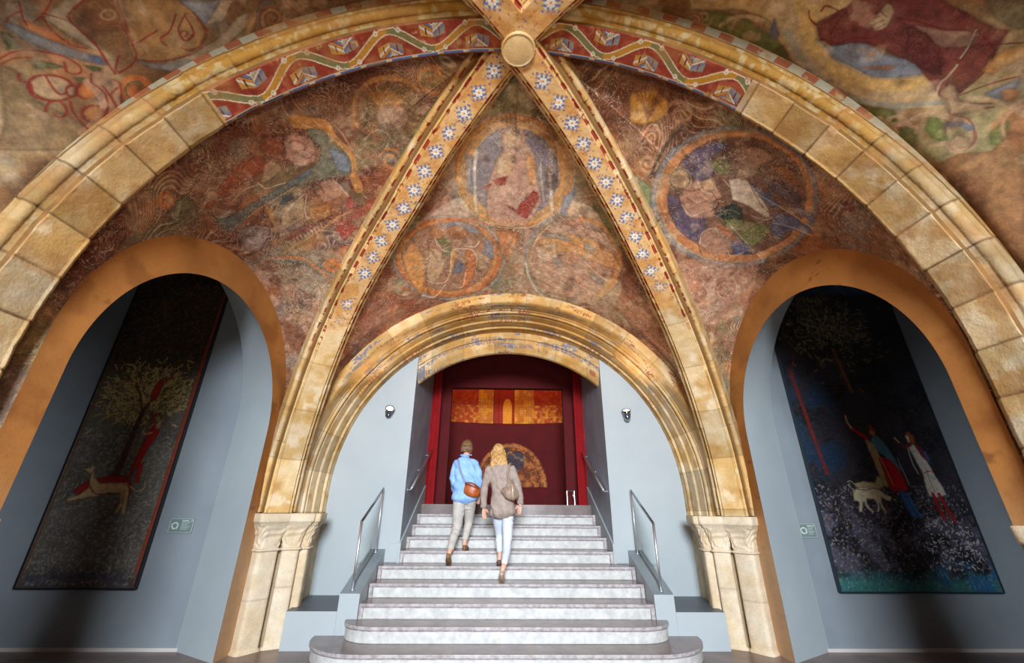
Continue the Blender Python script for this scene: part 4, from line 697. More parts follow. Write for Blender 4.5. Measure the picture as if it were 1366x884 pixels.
('S',(172,128,104),0.7,0.03,[-0.932,-0.933,-0.924,-0.967,-0.923,-1.002,-0.931,-1.035,-0.945,-1.065,-0.964,-1.092,-0.987,-1.113,-1.014,-1.128,-1.043,-1.137,-1.073,-1.14,-1.102,-1.137,-1.117,-1.129,-1.129,-1.117,-1.147,-1.1,-1.16,-1.079,-1.171,-1.057,-1.177,-1.034,-1.179,-1.01,-1.177,-0.988,-1.171,-0.967,-1.162,-0.949,-1.149,-0.933,-1.135,-0.922,-1.118,-0.915,-1.101,-0.911,-1.084,-0.912,-1.067,-0.916,-1.055,-0.924,-1.046,-0.934,-1.039,-0.947,-1.033,-0.961,-1.028,-0.976,-1.027,-0.99,-1.03,-1.004,-1.035,-1.016,-1.042,-1.027,-1.051,-1.035,-1.061,-1.04,-1.071,-1.043,-1.078,-1.044,-1.084,-1.043]),
('S',(172,128,104),0.7,0.03,[-1.329,-0.994,-1.35,-1.0,-1.371,-1.0,-1.391,-0.995,-1.411,-0.985,-1.428,-0.97,-1.444,-0.952,-1.456,-0.931,-1.465,-0.909,-1.472,-0.886,-1.475,-0.863,-1.474,-0.841,-1.471,-0.821,-1.465,-0.804,-1.455,-0.79,-1.443,-0.78,-1.429,-0.774,-1.414,-0.772,-1.399,-0.774,-1.383,-0.78,-1.368,-0.789,-1.355,-0.801,-1.345,-0.816,-1.337,-0.832,-1.332,-0.848,-1.33,-0.864,-1.331,-0.879,-1.334,-0.893,-1.34,-0.905,-1.347,-0.914,-1.356,-0.921,-1.365,-0.924,-1.375,-0.925,-1.384,-0.924,-1.393,-0.92,-1.402,-0.914,-1.409,-0.906,-1.414,-0.898,-1.418,-0.889,-1.42,-0.88,-1.421,-0.872]),
('P',(104,118,84),0.8,0,[0.17,-0.4,0.26,-0.24,0.37,-0.24]),
('P',(172,128,104),0.55,0,[0.44,-0.24,0.25,0.07,0.1,0.58,-0.23,0.65,1.23,0.99,1.53,0.45,0.93,0.04]),
('S',(90,24,24),0.9,0.03,[-1.7,0.782,-1.695,0.883,-1.652,0.979]),
('P',(100,36,32),0.6,0,[-2.12,0.7,-2.28,0.74,-2.25,0.8,-2.14,0.76]),
('S',(196,164,140),0.5,0.012,[0.507,0.163,0.573,0.179,0.634,0.183,0.688,0.175,0.729,0.157,0.756,0.13,0.769,0.096,0.768,0.058,0.754,0.019,0.729,-0.02,0.695,-0.054,0.654,-0.083,0.61,-0.104,0.566,-0.118,0.523,-0.123,0.485,-0.119,0.453,-0.108,0.429,-0.091,0.414,-0.069,0.408,-0.044,0.412,-0.017,0.425,0.009,0.446,0.034,0.472,0.055,0.502,0.071,0.533,0.082,0.563,0.087,0.59,0.087,0.612,0.081,0.629,0.071,0.638,0.058,0.642,0.043,0.639,0.027,0.631,0.011,0.619,-0.003,0.605,-0.014,0.589,-0.023,0.573,-0.028,0.559,-0.03,0.547,-0.029,0.537,-0.025]),
('S',(120,60,48),0.5,0.012,[0.532,0.162,0.578,0.173,0.622,0.178,0.661,0.175,0.693,0.165,0.718,0.149,0.734,0.129,0.741,0.104,0.739,0.078,0.73,0.051,0.713,0.024,0.691,-0.0,0.665,-0.022,0.635,-0.039,0.604,-0.052,0.573,-0.06,0.544,-0.063,0.518,-0.061,0.495,-0.054,0.478,-0.044,0.465,-0.03,0.459,-0.014,0.458,0.004,0.463,0.022,0.472,0.039,0.486,0.055,0.503,0.069,0.522,0.08,0.542,0.089,0.562,0.094,0.581,0.095,0.597,0.094,0.611,0.09,0.62,0.083,0.626,0.075,0.629,0.066,0.628,0.056,0.624,0.046,0.618,0.038,0.61,0.03,0.601,0.024]),
('S',(196,164,140),0.5,0.012,[0.666,0.446,0.685,0.416,0.687,0.381,0.675,0.344,0.65,0.306,0.614,0.271,0.571,0.241,0.523,0.217,0.474,0.2,0.426,0.192,0.381,0.191,0.343,0.198,0.311,0.212,0.29,0.231,0.28,0.255,0.28,0.281,0.291,0.308,0.312,0.333,0.341,0.357,0.376,0.377,0.414,0.391,0.451,0.4,0.486,0.404,0.516,0.401,0.541,0.393,0.557,0.381,0.565,0.365,0.564,0.348,0.557,0.329,0.543,0.312,0.525,0.297,0.504,0.284,0.482,0.275,0.46,0.269,0.44,0.267,0.424,0.269,0.41,0.273,0.401,0.28,0.397,0.288,0.397,0.297,0.401,0.306]),
('S',(120,60,48),0.5,0.012,[0.592,0.469,0.621,0.457,0.641,0.44,0.651,0.419,0.651,0.395,0.642,0.369,0.626,0.344,0.603,0.32,0.574,0.298,0.543,0.28,0.509,0.266,0.475,0.256,0.442,0.252,0.412,0.252,0.385,0.256,0.364,0.265,0.348,0.276,0.339,0.291,0.336,0.307,0.339,0.325,0.349,0.342,0.364,0.359,0.383,0.374,0.405,0.387,0.429,0.398,0.453,0.405,0.476,0.408,0.497,0.409,0.515,0.406,0.529,0.401,0.539,0.393,0.544,0.384,0.545,0.373,0.542,0.362,0.535,0.352,0.526,0.342,0.514,0.333,0.502,0.326,0.489,0.321,0.476,0.318,0.465,0.317]),
('S',(196,164,140),0.5,0.012,[1.141,0.241,1.077,0.195,1.007,0.159,0.936,0.135,0.868,0.123,0.806,0.123,0.754,0.135,0.714,0.157,0.688,0.188,0.677,0.225,0.682,0.266,0.703,0.308,0.737,0.348,0.782,0.385,0.836,0.415,0.893,0.438,0.95,0.452,1.0,0.456,1.042,0.451,1.073,0.437,1.092,0.417,1.098,0.391,1.093,0.363,1.078,0.334,1.055,0.306,1.027,0.281,0.995,0.261,0.962,0.247,0.929,0.238,0.9,0.235,0.875,0.237,0.856,0.245,0.844,0.256,0.838,0.27,0.84,0.285,0.847,0.3,0.858,0.314,0.873,0.326,0.889,0.335,0.905,0.341,0.92,0.343]),
('S',(120,60,48),0.5,0.012,[1.199,0.409,1.179,0.37,1.15,0.332,1.114,0.297,1.072,0.267,1.027,0.241,0.98,0.222,0.933,0.21,0.889,0.204,0.85,0.206,0.817,0.215,0.791,0.229,0.774,0.248,0.766,0.271,0.766,0.296,0.775,0.322,0.792,0.349,0.816,0.373,0.846,0.396,0.879,0.415,0.914,0.429,0.949,0.439,0.981,0.443,1.008,0.442,1.031,0.437,1.047,0.428,1.056,0.415,1.059,0.4,1.057,0.384,1.049,0.367,1.037,0.351,1.022,0.337,1.004,0.324,0.986,0.315,0.968,0.308,0.951,0.304,0.936,0.303,0.924,0.305,0.914,0.309,0.909,0.314,0.906,0.321]),
('S',(196,164,140),0.5,0.012,[0.626,0.404,0.564,0.41,0.512,0.426,0.476,0.452,0.456,0.484,0.451,0.522,0.464,0.562,0.493,0.602,0.538,0.64,0.593,0.674,0.655,0.701,0.719,0.72,0.782,0.73,0.838,0.731,0.884,0.723,0.916,0.706,0.933,0.683,0.936,0.655,0.926,0.625,0.904,0.595,0.873,0.567,0.837,0.543,0.797,0.523,0.756,0.51,0.716,0.502,0.68,0.501,0.65,0.505,0.628,0.515,0.614,0.528,0.609,0.545,0.612,0.562,0.622,0.58,0.638,0.597,0.659,0.611,0.682,0.622,0.706,0.63,0.728,0.634,0.746,0.635,0.761,0.632,0.771,0.627,0.776,0.62]),
('S',(120,60,48),0.5,0.012,[0.906,0.559,0.859,0.532,0.808,0.511,0.758,0.497,0.708,0.488,0.662,0.487,0.622,0.492,0.59,0.502,0.566,0.518,0.552,0.538,0.547,0.561,0.552,0.586,0.566,0.612,0.589,0.636,0.618,0.659,0.653,0.679,0.69,0.696,0.729,0.708,0.767,0.715,0.802,0.718,0.832,0.715,0.856,0.709,0.873,0.698,0.883,0.684,0.885,0.668,0.88,0.651,0.868,0.634,0.853,0.618,0.833,0.603,0.812,0.591,0.789,0.581,0.766,0.575,0.745,0.571,0.726,0.571,0.71,0.573,0.698,0.577,0.69,0.584,0.686,0.591,0.686,0.6,0.69,0.608,0.696,0.616]),
('S',(196,164,140),0.5,0.012,[-0.002,0.563,-0.001,0.592,0.013,0.622,0.041,0.651,0.08,0.679,0.129,0.703,0.184,0.721,0.238,0.733,0.29,0.738,0.335,0.736,0.371,0.726,0.395,0.711,0.407,0.691,0.407,0.668,0.396,0.644,0.375,0.62,0.347,0.599,0.313,0.58,0.277,0.566,0.24,0.557,0.205,0.552,0.173,0.553,0.146,0.558,0.126,0.567,0.113,0.58,0.108,0.595,0.111,0.61,0.121,0.626,0.138,0.641,0.159,0.654,0.184,0.665,0.209,0.672,0.234,0.676,0.256,0.677,0.274,0.675,0.287,0.669,0.295,0.662,0.298,0.653,0.295,0.644,0.289,0.635,0.279,0.627]),
('S',(120,60,48),0.5,0.012,[0.235,0.563,0.197,0.56,0.161,0.561,0.13,0.566,0.105,0.576,0.087,0.589,0.077,0.605,0.074,0.622,0.08,0.641,0.093,0.66,0.113,0.678,0.14,0.695,0.171,0.709,0.203,0.721,0.237,0.729,0.269,0.733,0.298,0.733,0.323,0.73,0.342,0.723,0.356,0.714,0.362,0.702,0.363,0.688,0.357,0.674,0.347,0.66,0.332,0.647,0.314,0.635,0.293,0.626,0.272,0.618,0.251,0.613,0.23,0.61,0.212,0.61,0.196,0.613,0.184,0.617,0.175,0.623,0.17,0.63,0.169,0.639,0.171,0.647,0.177,0.655,0.186,0.663,0.197,0.67,0.209,0.675]),
('P',(110,76,48),0.7,0,[0.05,0.76,-0.29,0.72,-0.61,0.79,-0.05,0.87]),
('P',(90,96,60),0.5,0,[-1.58,-0.6,-1.64,-0.4,-1.67,-0.22,-1.57,-0.39]),
('S',(110,90,60),0.6,0.02,[-1.51,-0.641,-1.546,-0.523,-1.573,-0.339]),
]
MOT['left_rear'] = [
('P',(118,92,62),0.9,0,[-1.9,0.94,-1.98,0.9,-2.19,0.92,-2.33,0.85,-2.46,0.84,-2.6,0.95,-2.61,1.19]),
('P',(150,108,62),0.7,0,[-1.47,0.24,-1.48,-0.04,-1.65,-0.08,-1.8,0.01,-1.89,0.27,-1.86,0.38,-1.73,0.34]),
('P',(150,136,112),0.7,0,[-1.47,0.5,-1.47,0.41,-1.58,0.53,-1.8,0.5,-1.76,0.56,-1.58,0.64]),
('P',(110,66,38),0.6,0,[-1.47,0.41,-1.47,0.24,-1.65,0.32,-1.67,0.36,-1.67,0.47,-1.6,0.49]),
('P',(104,104,104),0.95,0,[-1.6,0.8,-1.66,0.81,-1.82,0.72,-1.92,0.54,-1.86,0.53,-1.81,0.61,-1.71,0.71,-1.63,0.76]),
('P',(72,84,124),0.85,0,[-1.85,0.57,-1.86,0.53,-1.91,0.54,-1.89,0.57]),
('P',(172,92,44),0.6,0,[-1.58,0.74,-1.65,0.67,-1.77,0.62,-1.73,0.68,-1.65,0.74]),
('P',(64,74,44),0.9,0,[-1.87,0.81,-1.9,0.73,-1.93,0.71,-1.93,0.83]),
('P',(64,74,44),0.9,0,[-1.92,0.63,-1.94,0.56,-1.98,0.6]),
('P',(64,74,44),0.9,0,[-1.99,0.71,-2.02,0.66,-2.08,0.71]),
('P',(54,60,40),0.9,0,[-1.67,0.85,-1.68,0.82,-1.79,0.81,-1.8,0.87]),
('P',(76,84,48),0.9,0,[-2.03,0.54,-2.19,0.57,-2.22,0.52,-2.46,0.79,-2.27,0.65]),
('P',(72,84,124),0.7,0,[-2.18,0.7,-2.11,0.65,-2.21,0.68]),
('P',(72,84,110),0.6,0,[-2.02,0.79,-2.09,0.77,-2.14,0.82]),
('S',(140,96,62),0.9,0.072,[-1.876,0.935,-1.834,0.863,-1.829,0.792,-1.861,0.72,-1.912,0.675,-1.943,0.661,-1.971,0.694,-1.962,0.717]),
('S',(116,34,26),0.9,0.016,[-1.864,0.93,-1.809,0.853,-1.804,0.781,-1.833,0.708,-1.883,0.662,-1.944,0.648,-1.982,0.678,-1.968,0.72,-1.892,0.7]),
('S',(116,34,26),0.8,0.014,[-1.908,0.947,-1.858,0.873,-1.853,0.809]),
('P',(150,122,90),0.85,0,[-2.12,0.76,-2.14,0.77,-2.15,0.79,-2.17,0.8,-2.18,0.82,-2.18,0.84,-2.18,0.86,-2.17,0.88,-2.16,0.89,-2.14,0.9,-2.12,0.91,-2.1,0.91,-2.08,0.9,-2.05,0.9,-2.03,0.88,-2.02,0.87,-2.0,0.85,-1.99,0.83,-1.99,0.81,-1.99,0.79,-2.0,0.77,-2.01,0.76,-2.03,0.75,-2.05,0.74,-2.07,0.74,-2.09,0.75,-2.12,0.76]),
('S',(116,34,26),0.95,0.02,[-2.116,0.753,-2.139,0.767,-2.158,0.784,-2.173,0.804,-2.184,0.825,-2.188,0.845,-2.186,0.864,-2.179,0.881,-2.166,0.895,-2.148,0.905,-2.126,0.91,-2.102,0.911,-2.078,0.906,-2.054,0.898,-2.031,0.885,-2.013,0.869,-1.998,0.85,-1.989,0.83,-1.985,0.809,-1.987,0.789,-1.994,0.771,-2.007,0.757,-2.024,0.746,-2.045,0.74,-2.068,0.74,-2.092,0.744,-2.116,0.753]),
('S',(116,34,26),0.9,0.016,[-1.993,0.816,-2.085,0.821,-2.139,0.816,-2.118,0.782]),
('P',(150,122,90),0.9,0,[-2.11,0.74,-2.12,0.74,-2.13,0.75,-2.14,0.75,-2.14,0.76,-2.15,0.77,-2.15,0.77,-2.15,0.78,-2.15,0.78,-2.14,0.79,-2.14,0.79,-2.13,0.79,-2.12,0.78,-2.11,0.78,-2.1,0.78,-2.09,0.77,-2.09,0.77,-2.08,0.76,-2.07,0.75,-2.07,0.75,-2.07,0.74,-2.07,0.74,-2.08,0.73,-2.09,0.73,-2.09,0.73,-2.1,0.73,-2.11,0.74]),
('S',(116,34,26),0.95,0.016,[-2.112,0.738,-2.122,0.742,-2.131,0.748,-2.139,0.755,-2.146,0.762,-2.151,0.768,-2.153,0.774,-2.153,0.78,-2.151,0.784,-2.146,0.787,-2.139,0.788,-2.131,0.788,-2.122,0.786,-2.112,0.782,-2.102,0.778,-2.093,0.772,-2.084,0.766,-2.078,0.759,-2.073,0.752,-2.071,0.746,-2.071,0.741,-2.073,0.736,-2.078,0.733,-2.085,0.732,-2.093,0.732,-2.102,0.734,-2.112,0.738]),
('P',(172,92,44),0.8,0,[-2.11,0.67,-2.12,0.68,-2.13,0.69,-2.15,0.7,-2.16,0.71,-2.16,0.72,-2.17,0.73,-2.17,0.73,-2.16,0.74,-2.16,0.74,-2.15,0.75,-2.13,0.75,-2.12,0.74,-2.11,0.74,-2.09,0.73,-2.08,0.72,-2.06,0.71,-2.06,0.7,-2.05,0.69,-2.05,0.68,-2.05,0.67,-2.05,0.67,-2.06,0.66,-2.07,0.66,-2.08,0.66,-2.09,0.66,-2.11,0.67]),
('S',(116,34,26),0.9,0.016,[-2.17,0.731,-2.168,0.737,-2.165,0.742,-2.159,0.746,-2.151,0.748,-2.141,0.748,-2.13,0.747,-2.118,0.744,-2.106,0.739,-2.094,0.733,-2.082,0.727,-2.071,0.719,-2.061,0.711,-2.053,0.702,-2.048,0.694,-2.044,0.685,-2.042,0.678,-2.043,0.671,-2.047,0.666,-2.052,0.662,-2.059,0.66,-2.069,0.659,-2.079,0.66,-2.091,0.663,-2.103,0.668,-2.115,0.673,-2.127,0.68]),
('P',(160,104,58),0.85,0,[-2.29,0.72,-2.3,0.73,-2.32,0.74,-2.33,0.75,-2.34,0.76,-2.35,0.78,-2.35,0.78,-2.35,0.79,-2.35,0.8,-2.34,0.8,-2.33,0.81,-2.32,0.81,-2.3,0.8,-2.29,0.8,-2.27,0.79,-2.26,0.78,-2.25,0.77,-2.24,0.76,-2.23,0.75,-2.23,0.74,-2.23,0.73,-2.23,0.72,-2.24,0.72,-2.25,0.72,-2.26,0.72,-2.27,0.72,-2.29,0.72]),
('S',(116,34,26),0.95,0.018,[-2.229,0.716,-2.238,0.713,-2.249,0.712,-2.263,0.714,-2.278,0.718,-2.293,0.724,-2.308,0.733,-2.323,0.742,-2.335,0.753,-2.346,0.764,-2.354,0.775,-2.358,0.785,-2.359,0.793,-2.357,0.801,-2.352,0.806,-2.343,0.809,-2.331,0.811,-2.318,0.809,-2.303,0.806,-2.288,0.801,-2.273,0.793,-2.258,0.784,-2.245,0.774,-2.235,0.764,-2.227,0.753,-2.222,0.742,-2.22,0.733]),
('S',(150,112,84),0.9,0.09,[-2.06,0.65,-2.139,0.644,-2.247,0.67,-2.359,0.744,-2.46,0.837]),
('S',(116,34,26),0.9,0.016,[-2.047,0.623,-2.139,0.63,-2.247,0.653,-2.359,0.721,-2.46,0.815]),
('S',(116,34,26),0.9,0.016,[-2.193,0.799,-2.276,0.826,-2.374,0.834,-2.439,0.832]),
('S',(116,34,26),0.9,0.016,[-1.982,0.623,-2.046,0.658,-2.079,0.652,-2.139,0.644,-2.261,0.699,-2.373,0.768]),
('S',(116,34,26),0.9,0.018,[-2.277,0.922,-2.262,0.915,-2.248,0.908,-2.236,0.9,-2.224,0.892,-2.214,0.885,-2.206,0.877,-2.199,0.869,-2.195,0.862,-2.192,0.855,-2.191,0.849,-2.191,0.844,-2.194,0.839,-2.197,0.836,-2.203,0.833,-2.209,0.832,-2.217,0.831,-2.226,0.832,-2.235,0.833,-2.244,0.835,-2.254,0.838,-2.264,0.841,-2.274,0.845,-2.283,0.85,-2.292,0.855,-2.299,0.86,-2.306,0.865,-2.312,0.87,-2.317,0.874,-2.321,0.879,-2.323,0.883,-2.324,0.887,-2.325,0.89,-2.324,0.893,-2.322,0.895,-2.319,0.896,-2.316,0.897,-2.311,0.898,-2.307,0.898,-2.302,0.897,-2.297,0.896]),
('S',(116,34,26),0.9,0.02,[-1.979,0.903,-2.032,0.918,-2.058,0.891,-2.152,0.921,-2.193,0.875]),
('P',(150,112,84),0.8,0,[-1.97,0.61,-1.97,0.55,-2.03,0.57,-2.08,0.64,-2.05,0.65]),
('S',(172,92,44),0.95,0.045,[-2.101,0.442,-2.123,0.456,-2.144,0.472,-2.163,0.49,-2.177,0.508,-2.188,0.525,-2.193,0.54,-2.193,0.552,-2.187,0.561,-2.177,0.566,-2.161,0.568,-2.143,0.566,-2.122,0.561,-2.1,0.552,-2.078,0.54,-2.058,0.525,-2.04,0.509,-2.025,0.492,-2.016,0.475,-2.011,0.459,-2.011,0.446,-2.016,0.435,-2.026,0.428,-2.041,0.425,-2.059,0.426,-2.079,0.432,-2.101,0.442]),
('P',(172,92,44),0.9,0,[-2.11,0.48,-2.13,0.49,-2.14,0.5,-2.15,0.51,-2.16,0.52,-2.16,0.53,-2.17,0.54,-2.17,0.55,-2.16,0.55,-2.16,0.55,-2.15,0.55,-2.14,0.55,-2.13,0.55,-2.11,0.55,-2.1,0.54,-2.09,0.53,-2.08,0.52,-2.07,0.51,-2.06,0.5,-2.06,0.49,-2.06,0.49,-2.06,0.48,-2.07,0.48,-2.08,0.47,-2.09,0.48,-2.1,0.48,-2.11,0.48]),
('S',(64,74,44),0.8,0.0135,[-2.108,0.464,-2.124,0.474,-2.139,0.486,-2.153,0.499,-2.164,0.512,-2.172,0.524,-2.176,0.535,-2.175,0.544,-2.171,0.551,-2.163,0.555,-2.152,0.557,-2.138,0.555,-2.123,0.551,-2.107,0.544,-2.09,0.535,-2.075,0.524,-2.062,0.512,-2.051,0.5,-2.044,0.487,-2.04,0.476,-2.04,0.466,-2.044,0.458,-2.052,0.453,-2.063,0.451,-2.076,0.452,-2.091,0.457,-2.108,0.464]),
('P',(150,112,84),0.8,0,[-2.03,0.57,-2.02,0.53,-2.19,0.6,-2.27,0.65,-2.19,0.64]),
('S',(116,34,26),0.8,0.014,[-2.022,0.555,-2.061,0.544,-2.193,0.604,-2.261,0.64,-2.152,0.629,-2.086,0.57]),
('S',(116,34,26),0.85,0.014,[-1.576,0.539,-1.691,0.523,-1.81,0.507,-1.983,0.529]),
('S',(116,34,26),0.85,0.014,[-1.47,0.412,-1.565,0.526,-1.667,0.526,-1.738,0.502,-1.908,0.524]),
('S',(116,34,26),0.85,0.014,[-1.638,0.33,-1.754,0.34,-1.867,0.381,-1.971,0.509]),
('S',(116,34,26),0.85,0.014,[-1.474,0.268,-1.627,0.308,-1.742,0.327]),
('S',(116,34,26),0.85,0.014,[-1.771,0.349,-1.726,0.261,-1.676,0.176]),
('S',(116,34,26),0.85,0.014,[-1.573,0.641,-1.653,0.646,-1.771,0.618,-1.797,0.559]),
('S',(116,34,26),0.85,0.014,[-1.551,0.624,-1.598,0.55,-1.667,0.526]),
('S',(116,34,26),0.85,0.014,[-1.578,0.027,-1.677,0.107,-1.733,0.189,-1.78,0.187]),
('S',(116,34,26),0.85,0.014,[-1.482,-0.042,-1.57,-0.079,-1.682,-0.086]),
('S',(116,34,26),0.85,0.014,[-1.569,-0.033,-1.678,0.062,-1.748,0.072]),
('S',(116,34,26),0.85,0.014,[-1.461,0.686,-1.57,0.72,-1.627,0.727]),
('S',(116,34,26),0.85,0.014,[-1.465,0.553,-1.529,0.606,-1.605,0.691]),
('S',(116,34,26),0.85,0.014,[-1.971,0.524,-1.847,0.45,-1.836,0.421]),
('S',(116,34,26),0.85,0.014,[-1.958,0.503,-1.934,0.453,-1.867,0.381]),
('S',(116,34,26),0.85,0.014,[-1.867,0.397,-1.894,0.272,-1.848,0.09]),
('S',(116,34,26),0.85,0.014,[-1.59,-0.021,-1.703,-0.008,-1.748,0.045]),
('S',(116,34,26),0.85,0.014,[-1.602,0.799,-1.568,0.777,-1.526,0.712]),
('S',(116,34,26),0.7,0.016,[-1.714,0.008,-1.723,0.014,-1.731,0.022,-1.739,0.03,-1.745,0.038,-1.749,0.046,-1.752,0.054,-1.752,0.061,-1.752,0.067,-1.749,0.072,-1.746,0.075,-1.741,0.077,-1.735,0.077,-1.729,0.076,-1.722,0.074,-1.715,0.071,-1.709,0.067,-1.703,0.062,-1.698,0.056,-1.694,0.051,-1.691,0.046,-1.689,0.04,-1.688,0.036,-1.689,0.032,-1.69,0.029,-1.692,0.026,-1.695,0.025,-1.699,0.025,-1.703,0.025,-1.707,0.026,-1.711,0.028,-1.714,0.031,-1.718,0.034,-1.72,0.037,-1.722,0.04,-1.724,0.043,-1.725,0.046,-1.725,0.048,-1.724,0.049,-1.723,0.051,-1.722,0.051]),
('S',(116,34,26),0.6,0.02,[-1.606,-0.073,-1.614,-0.078,-1.623,-0.081,-1.633,-0.083,-1.644,-0.083,-1.655,-0.082,-1.668,-0.079,-1.681,-0.075,-1.695,-0.069,-1.709,-0.062,-1.722,-0.053,-1.736,-0.044,-1.749,-0.033,-1.761,-0.022,-1.773,-0.01,-1.784,0.003,-1.793,0.016,-1.801,0.028,-1.808,0.041,-1.813,0.053,-1.816,0.065,-1.818,0.076,-1.818,0.086,-1.817,0.095,-1.813,0.103,-1.808,0.109,-1.802,0.114]),
('S',(120,76,44),0.6,0.0135,[-1.571,0.311,-1.584,0.319,-1.597,0.33,-1.607,0.342,-1.616,0.355,-1.622,0.368,-1.625,0.38,-1.625,0.391,-1.621,0.4,-1.615,0.407,-1.605,0.41,-1.594,0.411,-1.582,0.408,-1.569,0.403,-1.555,0.395,-1.543,0.384,-1.533,0.373,-1.524,0.36,-1.519,0.347,-1.516,0.335,-1.516,0.324,-1.519,0.315,-1.526,0.308,-1.535,0.304,-1.546,0.303,-1.558,0.306,-1.571,0.311]),
('S',(160,140,100),0.6,0.02,[-1.571,0.327,-1.578,0.332,-1.586,0.338,-1.592,0.346,-1.597,0.354,-1.601,0.363,-1.603,0.371,-1.603,0.378,-1.6,0.384,-1.597,0.389,-1.591,0.391,-1.584,0.392,-1.577,0.391,-1.569,0.388,-1.561,0.383,-1.554,0.376,-1.547,0.369,-1.542,0.361,-1.539,0.352,-1.537,0.344,-1.537,0.337,-1.539,0.331,-1.543,0.326,-1.549,0.323,-1.555,0.322,-1.563,0.323,-1.571,0.327]),
('P',(174,158,132),0.85,0,[-1.85,0.08,-1.7,-0.18,-1.6,-0.31,-1.56,-0.44,-1.66,-0.46,-1.83,-0.19,-1.94,0.08,-1.96,0.28,-1.92,0.29]),
('P',(112,114,120),0.7,0,[-1.87,0.38,-1.92,0.29,-1.88,0.13,-1.94,0.08,-1.98,0.23,-1.94,0.35]),
('P',(120,124,132),0.85,0,[-1.48,-0.04,-1.49,-0.27,-1.63,-0.1,-1.56,-0.08]),
('P',(196,180,150),0.5,0,[-1.63,-0.11,-1.49,-0.27,-1.49,-0.35,-1.62,-0.2]),
('S',(110,80,60),0.6,0.02,[-1.492,-0.473,-1.598,-0.397,-1.709,-0.275,-1.822,-0.087]),
('P',(168,124,76),0.7,0,[-1.49,-0.44,-1.49,-0.51,-1.64,-0.4,-1.8,-0.28,-1.87,-0.2,-1.83,-0.2,-1.66,-0.33]),
('P',(134,106,78),0.7,0,[-1.49,-0.51,-1.5,-1.1,-1.65,-0.97,-1.76,-0.54,-1.83,-0.31,-1.71,-0.35]),
('S',(104,116,140),0.7,0.0225,[-1.577,-0.449,-1.524,-0.503,-1.498,-0.571]),
('S',(124,60,44),0.8,0.018,[-1.71,-0.478,-1.702,-0.448,-1.683,-0.43,-1.657,-0.424,-1.627,-0.43,-1.597,-0.447,-1.57,-0.472,-1.55,-0.502,-1.538,-0.533,-1.535,-0.562,-1.541,-0.586,-1.555,-0.602,-1.574,-0.609,-1.598,-0.606,-1.621,-0.594,-1.643,-0.574,-1.659,-0.55,-1.669,-0.525,-1.671,-0.502,-1.667,-0.483,-1.656,-0.471,-1.641,-0.467,-1.623,-0.47,-1.606,-0.48,-1.591,-0.494,-1.58,-0.51,-1.573,-0.527,-1.572,-0.543,-1.575,-0.555,-1.582,-0.563,-1.592,-0.566,-1.603,-0.564,-1.614,-0.558,-1.623,-0.549,-1.63,-0.538,-1.633,-0.528,-1.633,-0.519,-1.631,-0.513,-1.626,-0.51,-1.621,-0.51,-1.616,-0.512]),
('S',(184,124,62),0.7,0.0135,[-1.588,-0.477,-1.58,-0.487,-1.572,-0.497,-1.566,-0.508,-1.561,-0.519,-1.557,-0.53,-1.555,-0.54,-1.554,-0.55,-1.555,-0.559,-1.557,-0.567,-1.561,-0.574,-1.565,-0.579,-1.571,-0.583,-1.577,-0.586,-1.584,-0.587,-1.592,-0.587,-1.599,-0.585,-1.607,-0.582,-1.614,-0.577,-1.621,-0.572,-1.627,-0.566,-1.633,-0.559,-1.638,-0.551,-1.642,-0.544,-1.645,-0.537,-1.647,-0.529,-1.648,-0.522,-1.648,-0.516,-1.647,-0.511,-1.645,-0.506,-1.643,-0.502,-1.639,-0.5,-1.636,-0.498,-1.632,-0.497,-1.627,-0.497,-1.623,-0.498,-1.619,-0.5,-1.614,-0.502,-1.61,-0.505,-1.607,-0.508,-1.604,-0.512]),
('S',(112,116,110),0.6,0.018,[-1.624,-0.603,-1.58,-0.63,-1.558,-0.611]),
('S',(116,34,26),0.7,0.014,[-1.516,-0.677,-1.581,-0.731]),
('S',(116,34,26),0.7,0.014,[-1.539,-0.823,-1.561,-0.876,-1.627,-0.89,-1.639,-0.925]),
('S',(116,34,26),0.7,0.014,[-1.495,-0.745,-1.538,-0.762]),
('S',(116,34,26),0.7,0.014,[-1.638,-0.807,-1.628,-0.956]),
('S',(116,34,26),0.7,0.014,[-1.497,-0.901,-1.562,-0.914]),
('P',(96,104,62),0.85,0,[-1.5,-1.58,-1.5,-2.0,-1.55,-1.71,-1.55,-1.72,-1.55,-1.73,-1.55,-1.74,-1.55,-1.48]),
('P',(176,140,104),0.7,0,[-1.58,-1.27,-1.59,-1.27,-1.6,-1.26,-1.61,-1.24,-1.61,-1.22,-1.62,-1.19,-1.62,-1.17,-1.62,-1.14,-1.62,-1.12,-1.61,-1.1,-1.61,-1.08,-1.6,-1.07,-1.59,-1.06,-1.58,-1.06,-1.57,-1.07,-1.56,-1.08,-1.56,-1.09,-1.55,-1.11,-1.55,-1.14,-1.55,-1.16,-1.55,-1.19,-1.55,-1.21,-1.55,-1.23,-1.56,-1.25,-1.57,-1.26,-1.57,-1.27,-1.58,-1.27]),
